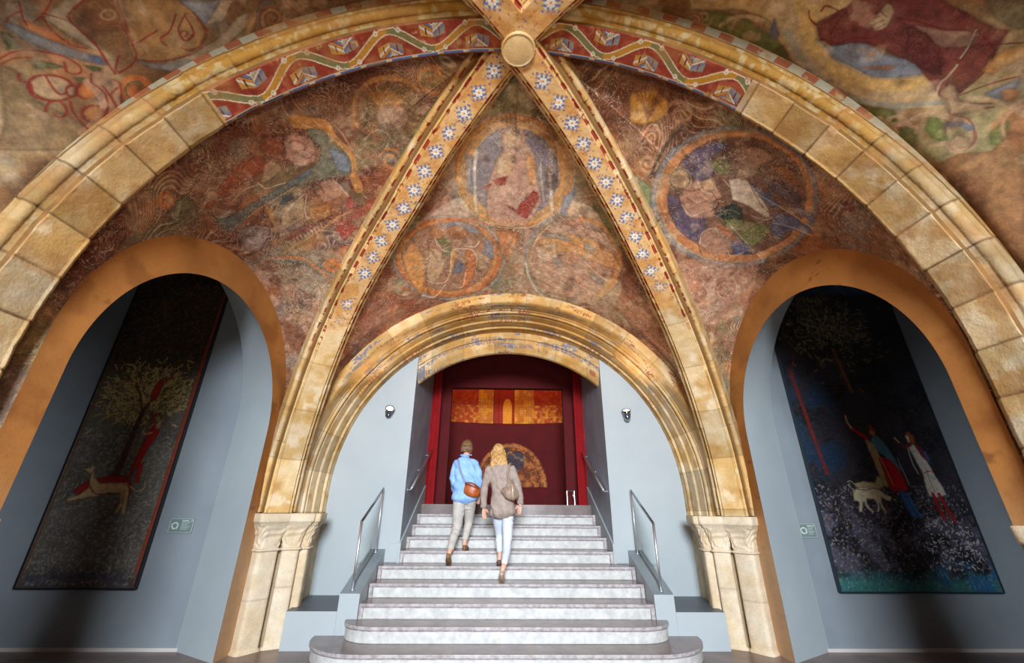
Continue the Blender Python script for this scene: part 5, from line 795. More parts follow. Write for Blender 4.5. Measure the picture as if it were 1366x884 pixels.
('S',(170,130,96),0.7,0.025,[-1.523,-1.467,-1.53,-1.464,-1.537,-1.46,-1.543,-1.455,-1.549,-1.448,-1.553,-1.441,-1.557,-1.433,-1.56,-1.425,-1.561,-1.416,-1.562,-1.408,-1.562,-1.4,-1.56,-1.392,-1.558,-1.385,-1.555,-1.379,-1.551,-1.374,-1.547,-1.37,-1.542,-1.367,-1.538,-1.366,-1.533,-1.365,-1.528,-1.365,-1.523,-1.367,-1.518,-1.369,-1.514,-1.372,-1.511,-1.376,-1.508,-1.38,-1.505,-1.385,-1.503,-1.39,-1.502,-1.395,-1.502,-1.399,-1.502,-1.404,-1.502,-1.408,-1.504,-1.412,-1.505,-1.415,-1.507,-1.418,-1.509,-1.42,-1.512,-1.422,-1.514,-1.422,-1.516,-1.423,-1.519,-1.422,-1.521,-1.422,-1.523,-1.42]),
('S',(116,34,26),0.6,0.014,[-1.498,-1.043,-1.557,-1.082,-1.606,-1.159]),
('S',(190,180,130),0.5,0.014,[-1.528,-1.719,-1.534,-1.831,-1.509,-1.907]),
]
MOT['right_rear'] = [
('P',(190,156,100),0.7,0,[-1.37,-1.2,-1.3,-0.24,-1.42,-0.15,-1.52,-0.26,-1.44,-0.35,-1.45,-0.46,-1.53,-0.48,-1.53,-0.55,-1.47,-0.76,-1.5,-1.14]),
('S',(176,146,104),0.9,0.18,[-1.422,-0.521,-1.555,-0.398,-1.761,-0.138,-1.934,0.192,-1.996,0.423,-1.973,0.621]),
('S',(188,150,84),0.8,0.099,[-1.402,-0.408,-1.568,-0.266,-1.751,-0.038,-1.876,0.204,-1.914,0.378,-1.884,0.514]),
('S',(140,138,124),0.8,0.045,[-1.592,-0.41,-1.766,-0.201,-1.958,0.113,-2.05,0.335,-2.063,0.483,-2.013,0.656]),
('P',(96,104,52),0.9,0,[-1.5,-1.03,-1.52,-0.73,-1.67,-0.42,-1.77,-0.27,-1.96,-0.0,-2.02,0.14,-2.09,0.39,-2.11,0.5,-2.26,0.55,-1.97,0.05,-1.96,0.01,-1.93,-0.07,-1.85,-0.27,-1.7,-0.64,-1.57,-1.0]),
('P',(100,44,38),0.97,0,[-1.52,-0.26,-1.4,-0.15,-1.33,-0.14,-1.29,0.25,-1.36,0.4,-1.42,0.53,-1.46,0.61,-1.46,0.67,-1.63,0.7,-1.8,0.71,-1.93,0.69,-1.87,0.63,-1.97,0.64,-1.79,0.45,-1.72,0.35,-1.64,0.14,-1.62,0.09,-1.63,0.01,-1.66,-0.08,-1.62,-0.17]),
('P',(74,28,28),0.7,0,[-1.47,0.2,-1.58,0.44,-1.81,0.56,-1.78,0.46,-1.67,0.32,-1.55,0.27]),
('P',(138,112,88),0.7,0,[-1.48,0.26,-1.49,0.44,-1.49,0.53,-1.59,0.57,-1.6,0.5,-1.58,0.42,-1.52,0.34]),
('P',(168,146,110),0.9,0,[-1.49,0.03,-1.41,0.04,-1.36,0.05,-1.4,0.11,-1.5,0.13,-1.53,0.09]),
('P',(112,118,132),0.95,0,[-1.62,-0.19,-1.67,-0.1,-1.63,0.01,-1.63,0.09,-1.69,0.2,-1.72,0.35,-1.79,0.45,-1.83,0.45,-1.86,0.35,-1.85,0.24,-1.79,0.09,-1.73,-0.04]),
('S',(176,150,120),0.6,0.012,[-1.624,-0.194,-1.725,-0.043,-1.792,0.088,-1.852,0.237,-1.86,0.35,-1.835,0.456]),
('P',(172,92,44),0.6,0,[-1.68,0.12,-1.69,0.16,-1.72,0.16]),
('P',(172,92,44),0.6,0,[-1.78,0.23,-1.77,0.32,-1.8,0.31,-1.8,0.16]),
('S',(84,24,20),0.85,0.016,[-1.436,0.138,-1.456,0.284,-1.481,0.383,-1.484,0.507]),
('S',(84,24,20),0.85,0.016,[-1.424,-0.14,-1.508,-0.141,-1.593,-0.132]),
('S',(84,24,20),0.85,0.016,[-1.621,-0.168,-1.637,-0.064,-1.591,0.01,-1.59,0.087]),
('S',(84,24,20),0.85,0.016,[-1.47,-0.003,-1.419,0.025]),
('S',(84,24,20),0.85,0.016,[-1.518,0.336,-1.608,0.436,-1.756,0.53,-1.838,0.547]),
('S',(84,24,20),0.85,0.016,[-1.595,0.59,-1.571,0.668,-1.536,0.772]),
('S',(84,24,20),0.85,0.016,[-1.479,0.543,-1.626,0.697,-1.788,0.716,-1.935,0.695]),
('S',(84,24,20),0.85,0.016,[-1.918,0.595,-2.01,0.684,-2.109,0.74,-2.126,0.729]),
('S',(84,24,20),0.85,0.016,[-1.908,0.671,-1.99,0.727,-2.01,0.802,-2.004,0.856]),
('S',(84,24,20),0.85,0.016,[-2.109,0.74,-2.072,0.793,-2.031,0.881]),
('S',(84,24,20),0.85,0.016,[-1.948,0.708,-1.866,0.774,-1.781,0.87]),
('S',(84,24,20),0.85,0.016,[-1.443,-0.351,-1.488,-0.324,-1.528,-0.234,-1.45,-0.165]),
('S',(84,24,20),0.85,0.016,[-1.437,-0.278,-1.401,-0.268,-1.428,-0.179]),
('S',(170,160,130),0.85,0.016,[-1.479,0.543,-1.539,0.564,-1.603,0.578,-1.681,0.587]),
('S',(170,160,130),0.85,0.016,[-1.728,0.595,-1.818,0.593,-1.862,0.583,-1.974,0.614,-2.017,0.619]),
('S',(40,34,30),0.7,0.01,[-1.48,0.549,-1.604,0.584,-1.683,0.593]),
('S',(96,60,44),0.8,0.01,[-1.467,0.025,-1.439,0.056]),
('S',(96,60,44),0.8,0.01,[-1.5,0.054,-1.46,0.087]),
('S',(96,60,44),0.8,0.01,[-1.521,0.085,-1.482,0.11]),
('S',(96,60,44),0.8,0.01,[-1.406,0.036,-1.436,0.092]),
('P',(160,128,96),0.8,0,[-1.94,0.62,-1.87,0.63,-1.93,0.69,-1.99,0.73,-2.02,0.86,-2.07,0.83,-2.11,0.74]),
('S',(176,140,110),0.9,0.0315,[-2.229,0.644,-2.267,0.66,-2.302,0.669,-2.33,0.673,-2.348,0.673,-2.356,0.671,-2.345,0.658,-2.333,0.648,-2.313,0.62,-2.291,0.59,-2.259,0.557,-2.228,0.534,-2.199,0.52,-2.175,0.515,-2.158,0.518,-2.149,0.526,-2.148,0.539,-2.154,0.556,-2.167,0.573,-2.186,0.59,-2.208,0.606,-2.231,0.619,-2.253,0.628,-2.272,0.633,-2.287,0.634,-2.296,0.632,-2.3,0.626,-2.297,0.618,-2.289,0.606,-2.277,0.594,-2.263,0.581,-2.248,0.57,-2.233,0.561,-2.22,0.556,-2.21,0.555,-2.203,0.557,-2.201,0.561,-2.202,0.567,-2.205,0.573,-2.212,0.58,-2.219,0.586]),
('P',(96,104,52),0.8,0,[-2.32,0.7,-2.34,0.71,-2.36,0.72,-2.38,0.73,-2.4,0.73,-2.41,0.73,-2.42,0.74,-2.42,0.74,-2.41,0.73,-2.4,0.73,-2.38,0.71,-2.37,0.69,-2.35,0.66,-2.33,0.64,-2.3,0.63,-2.28,0.62,-2.27,0.61,-2.25,0.61,-2.24,0.61,-2.23,0.61,-2.23,0.62,-2.24,0.63,-2.25,0.65,-2.26,0.66,-2.28,0.67,-2.3,0.69,-2.32,0.7]),
('S',(176,140,110),0.9,0.0315,[-2.268,0.788,-2.241,0.777,-2.214,0.769,-2.19,0.765,-2.168,0.763,-2.151,0.765,-2.138,0.771,-2.129,0.779,-2.126,0.79,-2.129,0.803,-2.137,0.818,-2.149,0.833,-2.167,0.849,-2.188,0.865,-2.213,0.879,-2.239,0.893,-2.267,0.904,-2.295,0.913,-2.322,0.919,-2.346,0.922,-2.367,0.922,-2.384,0.919,-2.396,0.913,-2.402,0.905,-2.402,0.894,-2.397,0.881,-2.386,0.866]),
('S',(120,60,50),0.8,0.016,[-2.269,0.783,-2.236,0.771,-2.204,0.762,-2.176,0.757,-2.152,0.757,-2.133,0.761,-2.121,0.769,-2.115,0.781,-2.116,0.796,-2.125,0.813,-2.14,0.832,-2.16,0.851,-2.187,0.87,-2.217,0.887,-2.249,0.902,-2.283,0.914,-2.316,0.923,-2.346,0.928,-2.372,0.929,-2.393,0.926,-2.408,0.919,-2.415,0.909,-2.415,0.896,-2.407,0.88,-2.391,0.862,-2.37,0.843,-2.343,0.824]),
('P',(96,104,130),0.8,0,[-2.19,0.75,-2.16,0.79,-2.19,0.87,-2.23,0.88,-2.19,0.81,-2.21,0.78]),
('P',(96,104,52),0.85,0,[-2.15,0.66,-2.12,0.67,-2.2,0.75,-2.32,0.81,-2.31,0.76,-2.24,0.69]),
('P',(90,98,52),0.8,0,[-2.24,0.95,-2.14,0.98,-2.17,1.0,-2.33,1.04,-2.34,0.99]),
('P',(150,120,90),0.8,0,[-2.33,0.91,-2.34,0.92,-2.36,0.92,-2.37,0.92,-2.38,0.91,-2.39,0.91,-2.39,0.9,-2.39,0.89,-2.39,0.88,-2.39,0.87,-2.38,0.86,-2.36,0.85,-2.35,0.84,-2.34,0.83,-2.32,0.83,-2.31,0.83,-2.29,0.83,-2.28,0.83,-2.28,0.83,-2.27,0.84,-2.27,0.85,-2.27,0.86,-2.28,0.87,-2.29,0.88,-2.3,0.9,-2.31,0.9,-2.33,0.91]),
('S',(176,140,110),0.8,0.0225,[-2.183,0.504,-2.19,0.507,-2.196,0.51,-2.203,0.513,-2.208,0.515,-2.213,0.516,-2.217,0.516,-2.22,0.516,-2.222,0.515,-2.223,0.514,-2.223,0.512,-2.222,0.509,-2.221,0.506,-2.218,0.502,-2.215,0.498,-2.211,0.493,-2.207,0.489,-2.202,0.484,-2.198,0.48,-2.193,0.476,-2.188,0.472,-2.183,0.469,-2.179,0.467,-2.175,0.466,-2.172,0.465,-2.169,0.464,-2.167,0.464,-2.165,0.465,-2.164,0.467,-2.164,0.468,-2.164,0.47,-2.165,0.472,-2.166,0.475,-2.168,0.477,-2.17,0.479,-2.172,0.482,-2.175,0.484,-2.177,0.486,-2.18,0.488,-2.183,0.489,-2.185,0.491]),
('S',(170,136,104),0.8,0.045,[-2.154,0.616,-2.122,0.63,-2.115,0.688,-2.138,0.756]),
('S',(170,136,104),0.7,0.036,[-2.373,0.79,-2.353,0.828,-2.427,0.904]),
('P',(170,116,58),0.8,0,[-1.77,0.71,-1.62,0.72,-1.55,0.78,-1.61,0.84,-1.72,0.78,-1.78,0.76]),
('P',(104,112,128),0.8,0,[-1.93,0.8,-1.79,0.88,-1.91,0.9,-1.97,0.88]),
('P',(180,110,60),0.7,0,[-1.92,0.93,-1.93,0.93,-1.94,0.94,-1.95,0.93,-1.96,0.93,-1.97,0.93,-1.97,0.92,-1.97,0.91,-1.97,0.9,-1.97,0.9,-1.96,0.89,-1.95,0.88,-1.94,0.87,-1.93,0.87,-1.92,0.86,-1.9,0.86,-1.9,0.86,-1.89,0.86,-1.88,0.87,-1.88,0.87,-1.88,0.88,-1.88,0.89,-1.88,0.9,-1.89,0.91,-1.9,0.92,-1.91,0.92,-1.92,0.93]),
('S',(170,136,104),0.8,0.027,[-1.965,0.746,-1.975,0.844,-2.023,0.945,-2.076,1.01]),
('S',(170,136,104),0.8,0.0225,[-2.002,0.981,-2.083,0.956,-2.205,0.991,-2.329,1.055]),
('P',(70,74,60),0.5,0,[-1.28,0.46,-1.26,0.62,-1.44,0.72,-1.44,0.66,-1.39,0.56]),
('P',(130,84,52),0.8,0,[-2.56,0.89,-2.44,0.91,-2.4,1.02,-2.23,1.07,-3.6,1.47,-3.0,1.19,-2.69,0.99]),
('P',(150,72,50),0.5,0,[-1.55,-1.5,-1.53,-1.28,-1.6,-1.35,-1.58,-1.46]),
('P',(86,84,110),0.8,0,[-1.62,-0.51,-1.52,-0.53,-1.62,-0.44,-1.65,-0.44]),
('P',(176,150,110),0.7,0,[-1.64,-0.54,-1.65,-0.54,-1.66,-0.54,-1.66,-0.54,-1.67,-0.55,-1.68,-0.56,-1.68,-0.58,-1.68,-0.6,-1.68,-0.61,-1.68,-0.63,-1.67,-0.65,-1.67,-0.66,-1.66,-0.67,-1.65,-0.68,-1.64,-0.69,-1.63,-0.68,-1.62,-0.68,-1.61,-0.67,-1.61,-0.66,-1.6,-0.64,-1.6,-0.63,-1.6,-0.61,-1.61,-0.59,-1.61,-0.57,-1.62,-0.56,-1.63,-0.55,-1.64,-0.54]),
('P',(130,132,124),0.8,0,[-1.65,-0.85,-1.66,-0.85,-1.67,-0.85,-1.67,-0.85,-1.68,-0.85,-1.69,-0.86,-1.69,-0.88,-1.68,-0.89,-1.68,-0.9,-1.68,-0.91,-1.67,-0.92,-1.67,-0.94,-1.66,-0.95,-1.65,-0.95,-1.64,-0.96,-1.63,-0.96,-1.62,-0.95,-1.62,-0.95,-1.61,-0.94,-1.61,-0.93,-1.61,-0.91,-1.61,-0.9,-1.61,-0.89,-1.62,-0.88,-1.63,-0.86,-1.64,-0.86,-1.65,-0.85]),
('S',(170,130,90),0.8,0.0225,[-1.538,-0.954,-1.548,-0.951,-1.558,-0.951,-1.566,-0.953,-1.574,-0.958,-1.58,-0.964,-1.585,-0.973,-1.588,-0.982,-1.589,-0.993,-1.588,-1.004,-1.586,-1.015,-1.582,-1.025,-1.577,-1.035,-1.571,-1.044,-1.564,-1.051,-1.557,-1.057,-1.549,-1.061,-1.542,-1.063,-1.535,-1.064,-1.528,-1.063,-1.523,-1.06,-1.518,-1.056,-1.515,-1.05,-1.512,-1.044,-1.511,-1.038,-1.511,-1.031,-1.512,-1.023,-1.514,-1.017,-1.517,-1.01,-1.521,-1.004,-1.525,-0.999,-1.529,-0.996,-1.534,-0.993,-1.538,-0.991,-1.543,-0.99,-1.547,-0.991,-1.55,-0.992,-1.553,-0.994,-1.555,-0.997,-1.556,-1.001,-1.557,-1.004]),
('S',(180,150,110),0.8,0.027,[-1.578,-0.87,-1.528,-0.807,-1.511,-0.719,-1.536,-0.599]),
('S',(170,124,84),0.8,0.027,[-1.608,-1.291,-1.615,-1.108,-1.643,-0.985]),
('S',(150,70,50),0.7,0.016,[-1.576,-1.435,-1.586,-1.302,-1.543,-1.232]),
('S',(186,140,90),0.7,0.0135,[-1.538,-1.359,-1.548,-1.358,-1.557,-1.361,-1.564,-1.366,-1.571,-1.373,-1.575,-1.382,-1.578,-1.392,-1.579,-1.403,-1.578,-1.414,-1.575,-1.424,-1.571,-1.434,-1.565,-1.442,-1.559,-1.448,-1.552,-1.452,-1.545,-1.455,-1.538,-1.455,-1.532,-1.453,-1.527,-1.449,-1.522,-1.444,-1.519,-1.438,-1.517,-1.431,-1.516,-1.424,-1.517,-1.417,-1.519,-1.41,-1.521,-1.404,-1.525,-1.399,-1.529,-1.395,-1.533,-1.392,-1.538,-1.391,-1.542,-1.391,-1.546,-1.392,-1.549,-1.394,-1.551,-1.397,-1.553,-1.4,-1.554,-1.404,-1.554,-1.408,-1.553,-1.412,-1.552,-1.416,-1.551,-1.419,-1.549,-1.421,-1.547,-1.422]),
('S',(120,50,36),0.7,0.012,[-1.538,-1.35,-1.548,-1.35,-1.558,-1.352,-1.566,-1.357,-1.573,-1.364,-1.579,-1.373,-1.582,-1.384,-1.584,-1.395,-1.584,-1.407,-1.582,-1.418,-1.579,-1.429,-1.574,-1.439,-1.568,-1.447,-1.561,-1.453,-1.554,-1.457,-1.546,-1.46,-1.539,-1.46,-1.532,-1.458,-1.526,-1.455,-1.522,-1.45,-1.518,-1.444,-1.515,-1.437,-1.514,-1.43,-1.514,-1.422,-1.515,-1.415,-1.517,-1.408,-1.52,-1.402,-1.524,-1.397,-1.528,-1.393,-1.532,-1.39,-1.537,-1.389,-1.541,-1.389,-1.545,-1.39,-1.548,-1.392,-1.551,-1.395,-1.553,-1.398,-1.554,-1.402,-1.554,-1.406,-1.554,-1.41,-1.553,-1.413,-1.552,-1.416]),
('S',(186,140,90),0.7,0.0135,[-1.581,-1.21,-1.582,-1.221,-1.58,-1.232,-1.577,-1.242,-1.572,-1.252,-1.566,-1.26,-1.559,-1.267,-1.552,-1.271,-1.545,-1.273,-1.537,-1.274,-1.531,-1.272,-1.525,-1.268,-1.521,-1.263,-1.517,-1.257,-1.516,-1.25,-1.515,-1.242,-1.516,-1.235,-1.518,-1.227,-1.521,-1.22,-1.525,-1.215,-1.53,-1.21,-1.535,-1.207,-1.54,-1.205,-1.545,-1.204,-1.55,-1.205,-1.553,-1.207,-1.556,-1.211,-1.558,-1.215,-1.56,-1.219,-1.56,-1.224,-1.559,-1.229,-1.558,-1.234,-1.556,-1.238,-1.553,-1.241,-1.551,-1.244,-1.548,-1.245,-1.545,-1.246,-1.542,-1.246,-1.54,-1.245,-1.538,-1.244,-1.537,-1.242]),
('S',(120,50,36),0.7,0.012,[-1.587,-1.206,-1.588,-1.218,-1.586,-1.23,-1.583,-1.241,-1.578,-1.252,-1.572,-1.261,-1.565,-1.269,-1.558,-1.274,-1.55,-1.278,-1.542,-1.28,-1.534,-1.279,-1.528,-1.277,-1.522,-1.273,-1.517,-1.267,-1.514,-1.26,-1.512,-1.253,-1.512,-1.245,-1.512,-1.237,-1.514,-1.229,-1.517,-1.222,-1.521,-1.215,-1.526,-1.21,-1.531,-1.206,-1.536,-1.203,-1.542,-1.202,-1.546,-1.202,-1.551,-1.203,-1.555,-1.205,-1.558,-1.209,-1.56,-1.213,-1.561,-1.218,-1.561,-1.223,-1.561,-1.227,-1.559,-1.232,-1.558,-1.236,-1.555,-1.24,-1.553,-1.243,-1.55,-1.245,-1.547,-1.246,-1.544,-1.246,-1.542,-1.246]),
('S',(186,140,90),0.7,0.0135,[-1.587,-0.774,-1.578,-0.78,-1.568,-0.784,-1.559,-0.786,-1.551,-0.785,-1.544,-0.782,-1.538,-0.777,-1.535,-0.77,-1.533,-0.762,-1.533,-0.753,-1.534,-0.744,-1.537,-0.735,-1.542,-0.726,-1.548,-0.719,-1.554,-0.712,-1.561,-0.707,-1.567,-0.704,-1.574,-0.702,-1.58,-0.703,-1.585,-0.704,-1.589,-0.708,-1.591,-0.712,-1.593,-0.718,-1.593,-0.724,-1.592,-0.73,-1.59,-0.736,-1.587,-0.741,-1.583,-0.746,-1.579,-0.75,-1.575,-0.753,-1.571,-0.755,-1.567,-0.756,-1.564,-0.756,-1.561,-0.754,-1.559,-0.752,-1.558,-0.75,-1.557,-0.747,-1.557,-0.743,-1.558,-0.74,-1.56,-0.738,-1.561,-0.735]),
('S',(120,50,36),0.7,0.012,[-1.59,-0.779,-1.58,-0.786,-1.57,-0.791,-1.56,-0.793,-1.551,-0.793,-1.543,-0.79,-1.537,-0.785,-1.532,-0.779,-1.529,-0.771,-1.528,-0.762,-1.528,-0.753,-1.53,-0.743,-1.534,-0.733,-1.539,-0.724,-1.545,-0.716,-1.552,-0.71,-1.559,-0.704,-1.566,-0.701,-1.572,-0.699,-1.579,-0.698,-1.584,-0.7,-1.589,-0.702,-1.592,-0.707,-1.594,-0.712,-1.595,-0.717,-1.595,-0.724,-1.594,-0.73,-1.591,-0.736,-1.588,-0.742,-1.585,-0.747,-1.58,-0.751,-1.576,-0.754,-1.572,-0.756,-1.568,-0.757,-1.565,-0.757,-1.562,-0.756,-1.56,-0.754,-1.558,-0.752,-1.557,-0.749,-1.557,-0.746,-1.558,-0.743]),
('S',(186,140,90),0.7,0.0135,[-1.536,-1.108,-1.533,-1.1,-1.532,-1.091,-1.532,-1.081,-1.534,-1.072,-1.538,-1.063,-1.543,-1.054,-1.548,-1.047,-1.555,-1.041,-1.562,-1.037,-1.569,-1.035,-1.575,-1.035,-1.581,-1.037,-1.586,-1.04,-1.59,-1.045,-1.592,-1.05,-1.593,-1.057,-1.593,-1.064,-1.592,-1.071,-1.589,-1.078,-1.586,-1.084,-1.582,-1.089,-1.577,-1.093,-1.573,-1.096,-1.568,-1.097,-1.564,-1.097,-1.56,-1.096,-1.557,-1.094,-1.554,-1.091,-1.553,-1.087,-1.552,-1.083,-1.552,-1.079,-1.553,-1.075,-1.555,-1.071,-1.557,-1.067,-1.559,-1.064,-1.562,-1.062,-1.564,-1.061,-1.567,-1.06,-1.569,-1.061,-1.571,-1.061]),
('S',(120,50,36),0.7,0.012,[-1.532,-1.113,-1.528,-1.105,-1.527,-1.095,-1.527,-1.085,-1.529,-1.075,-1.532,-1.065,-1.537,-1.056,-1.542,-1.047,-1.549,-1.041,-1.556,-1.035,-1.563,-1.032,-1.57,-1.03,-1.577,-1.03,-1.583,-1.032,-1.588,-1.036,-1.592,-1.041,-1.595,-1.047,-1.596,-1.053,-1.597,-1.061,-1.595,-1.068,-1.593,-1.075,-1.59,-1.082,-1.586,-1.088,-1.582,-1.093,-1.577,-1.096,-1.572,-1.099,-1.567,-1.1,-1.563,-1.1,-1.559,-1.098,-1.556,-1.096,-1.554,-1.093,-1.552,-1.089,-1.551,-1.085,-1.551,-1.081,-1.552,-1.077,-1.553,-1.073,-1.555,-1.069,-1.557,-1.066,-1.559,-1.063,-1.562,-1.062,-1.564,-1.061]),
]
# ------------------------------------------------------------------ painting on surfaces
def pip(u, v, poly):
    ins = np.zeros(u.shape, bool); n = len(poly); dmin = np.full(u.shape, 9.0)
    for i in range(n):
        (x0, y0), (x1, y1) = poly[i - 1], poly[i]
        if y0 != y1:
            cr = ((y0 > v) != (y1 > v)) & (u < (x1 - x0) * (v - y0) / (y1 - y0) + x0); ins ^= cr
        dx, dy = x1 - x0, y1 - y0; L = dx * dx + dy * dy + 1e-12; t = np.clip(((u - x0) * dx + (v - y0) * dy) / L, 0, 1)
        dmin = np.minimum(dmin, np.hypot(u - x0 - t * dx, v - y0 - t * dy))
    return np.where(ins, dmin, -dmin)
def seg_d(u, v, pl):
    dmin = np.full(u.shape, 9.0)
    for (x0, y0), (x1, y1) in zip(pl[:-1], pl[1:]):
        dx, dy = x1 - x0, y1 - y0; L = dx * dx + dy * dy + 1e-12; t = np.clip(((u - x0) * dx + (v - y0) * dy) / L, 0, 1)
        dmin = np.minimum(dmin, np.hypot(u - x0 - t * dx, v - y0 - t * dy))
    return dmin
def cat_rom(p, k=3):
    if len(p) < 3: return p
    p = np.array(p, float); q = np.vstack([2 * p[0] - p[1], p, 2 * p[-1] - p[-2]]); out = []
    for i in range(1, len(q) - 2):
        for t in np.arange(k) / k:
            a, b, c, d = q[i - 1], q[i], q[i + 1], q[i + 2]
            out.append(.5 * (2 * b + (c - a) * t + (2 * a - 5 * b + 4 * c - d) * t * t + (3 * b - a - 3 * c + d) * t ** 3))
    out.append(p[-1]); return [tuple(x) for x in out]
def draw(u, v, c, ops, soft=.012, wmin=.016, tex=None):
    """u, v, c flattened; ops as in MOT; tex = random field used to break edges"""
    for kind, col, al, w, q in ops:
        p = list(zip(q[0::2], q[1::2])); pa = np.array(p); pad = .06 + w
        m = (u > pa[:, 0].min() - pad) & (u < pa[:, 0].max() + pad) & (v > pa[:, 1].min() - pad) & (v < pa[:, 1].max() + pad)
        idx = np.nonzero(m)[0]
        if len(idx) == 0: continue
        uu, vv = u[idx], v[idx]; tx = tex[idx] if tex is not None else .5
        if kind == 'P':
            d = pip(uu, vv, cat_rom(p, 2) if len(p) > 4 and len(p) < 20 else p); a = sm(-soft, soft, d + (tx - .5) * 2.2 * soft) * al * (.72 + .5 * tx)
            e = np.exp(-(d / .012) ** 2) * al * .35; cc = mixc(c[idx], col, a); cc = mixc(cc, np.array(col) * .5, e); c[idx] = cc
        else:
            ww = max(w * (.62 if w < .025 else 1), wmin) * .5; d = seg_d(uu, vv, cat_rom(p)); e_ = min(.006, ww); a = sm(ww + e_, ww - e_, d + (tx - .5) * e_ * 1.6) * al * (.55 + .75 * tx)
            c[idx] = mixc(c[idx], col, a)
    return c
BASE = {'front': ((134, 104, 76), (112, 68, 46), (168, 138, 104)), 'left': ((112, 74, 52), (92, 50, 36), (146, 108, 76)), 'right': ((116, 76, 52), (94, 54, 36), (150, 114, 80)),
        'left_rear': ((132, 104, 70), (112, 78, 48), (156, 130, 94)), 'right_rear': ((142, 116, 78), (116, 80, 48), (170, 144, 104)), 'rear': ((140, 110, 74), (110, 70, 44), (160, 130, 90))}
def web(name, key, G):
    n, m = G.shape[:2]; P = G.reshape(-1, 3); b = BASE[key]
    c = mixc(np.broadcast_to(np.array(b[0], float), P.shape).copy(), b[1], sm(.40, .62, fbm(P, 1.5, 4, 21))); c = mixc(c, b[2], sm(.48, .66, fbm(P, 2.6, 5, 33)) * .8)
    c = mixc(c, (112, 116, 116), sm(.58, .68, fbm(P, 3.4, 4, 5)) * .35); c = mixc(c, (100, 104, 66), sm(.60, .68, fbm(P, 2.2, 4, 15)) * .35)
    c = mixc(c, (156, 88, 48), sm(.58, .7, fbm(P, 3.1, 4, 8)) * .45)
    # drapery-like flowing strokes
    ang = fbm(P, .9, 2, 41) * 14; wv = fbm(P, 2.2, 3, 3) * 9
    st = np.sin((P[:, 0] * np.cos(ang) + P[:, 1] * np.sin(ang)) * 26 + P[:, 2] * 18 + wv * 3)
    msk = sm(.46, .6, fbm(P, 1.7, 3, 9)) * (0 if key.endswith('rear') else 1)
    c = mixc(c, b[1], sm(.66, .95, st) * msk * .6); c = mixc(c, (200, 176, 146), sm(-.78, -.97, st) * msk * .55)
    if key in CHART:
        u, v = CHART[key](P); j = .030
        u = u + (fbm(P, 5, 3, 51) - .5) * j; v = v + (fbm(P, 5, 3, 61) - .5) * j
        hi_ = key.endswith('rear'); c0 = c.copy(); c = draw(u, v, c, MOT[key], soft=.006 if hi_ else .010, wmin=.008 if hi_ else .012, tex=fbm(P, 16, 3, 71)); c = c * .86 + c0 * .14; g_ = c.mean(-1, keepdims=True); c = g_ + (c - g_) * np.where((c[:, 2] > c[:, 0])[:, None], .55, .95)
    # loss of pigment, soot and bright scratches
    c = mixc(c, (176, 150, 122), sm(.60, .70, fbm(P, 6.5, 4, 81)) * .40)
    c = mixc(c, (66, 44, 32), sm(.62, .74, fbm(P, 4.2, 5, 91)) * .40)
    c = c * (.80 + .40 * fbm(P, 22, 3, 95))[:, None]; mu = c.mean(0); c = np.clip(mu + (c - mu) * 1.12, 8, 250)
    return mk(name, P, gridF(n, m), M_fresco if not key.endswith('rear') else M_fresco2, None, True, c, kind='structure')
M_fresco2 = painted('fresco_plaster_outlined', scratch=.10, var=.22, bs=.35, ssc=5, scr_c=((190, 165, 130), (96, 34, 24)))
web('ceiling_front', 'front', front_cell(600, 340))
for sx, nm in ((-1, 'left'), (1, 'right')):
    web('ceiling_' + nm, nm, side_cell(sx, True, 660, 380)); G = side_cell(sx, False, 1240, 520); web('ceiling_' + nm + '_rear', nm + '_rear', G[540:]); web('ceiling_' + nm + '_back', 'rear', G[:541:6, ::6])
web('ceiling_rear', 'rear', back_cell(160, 80))
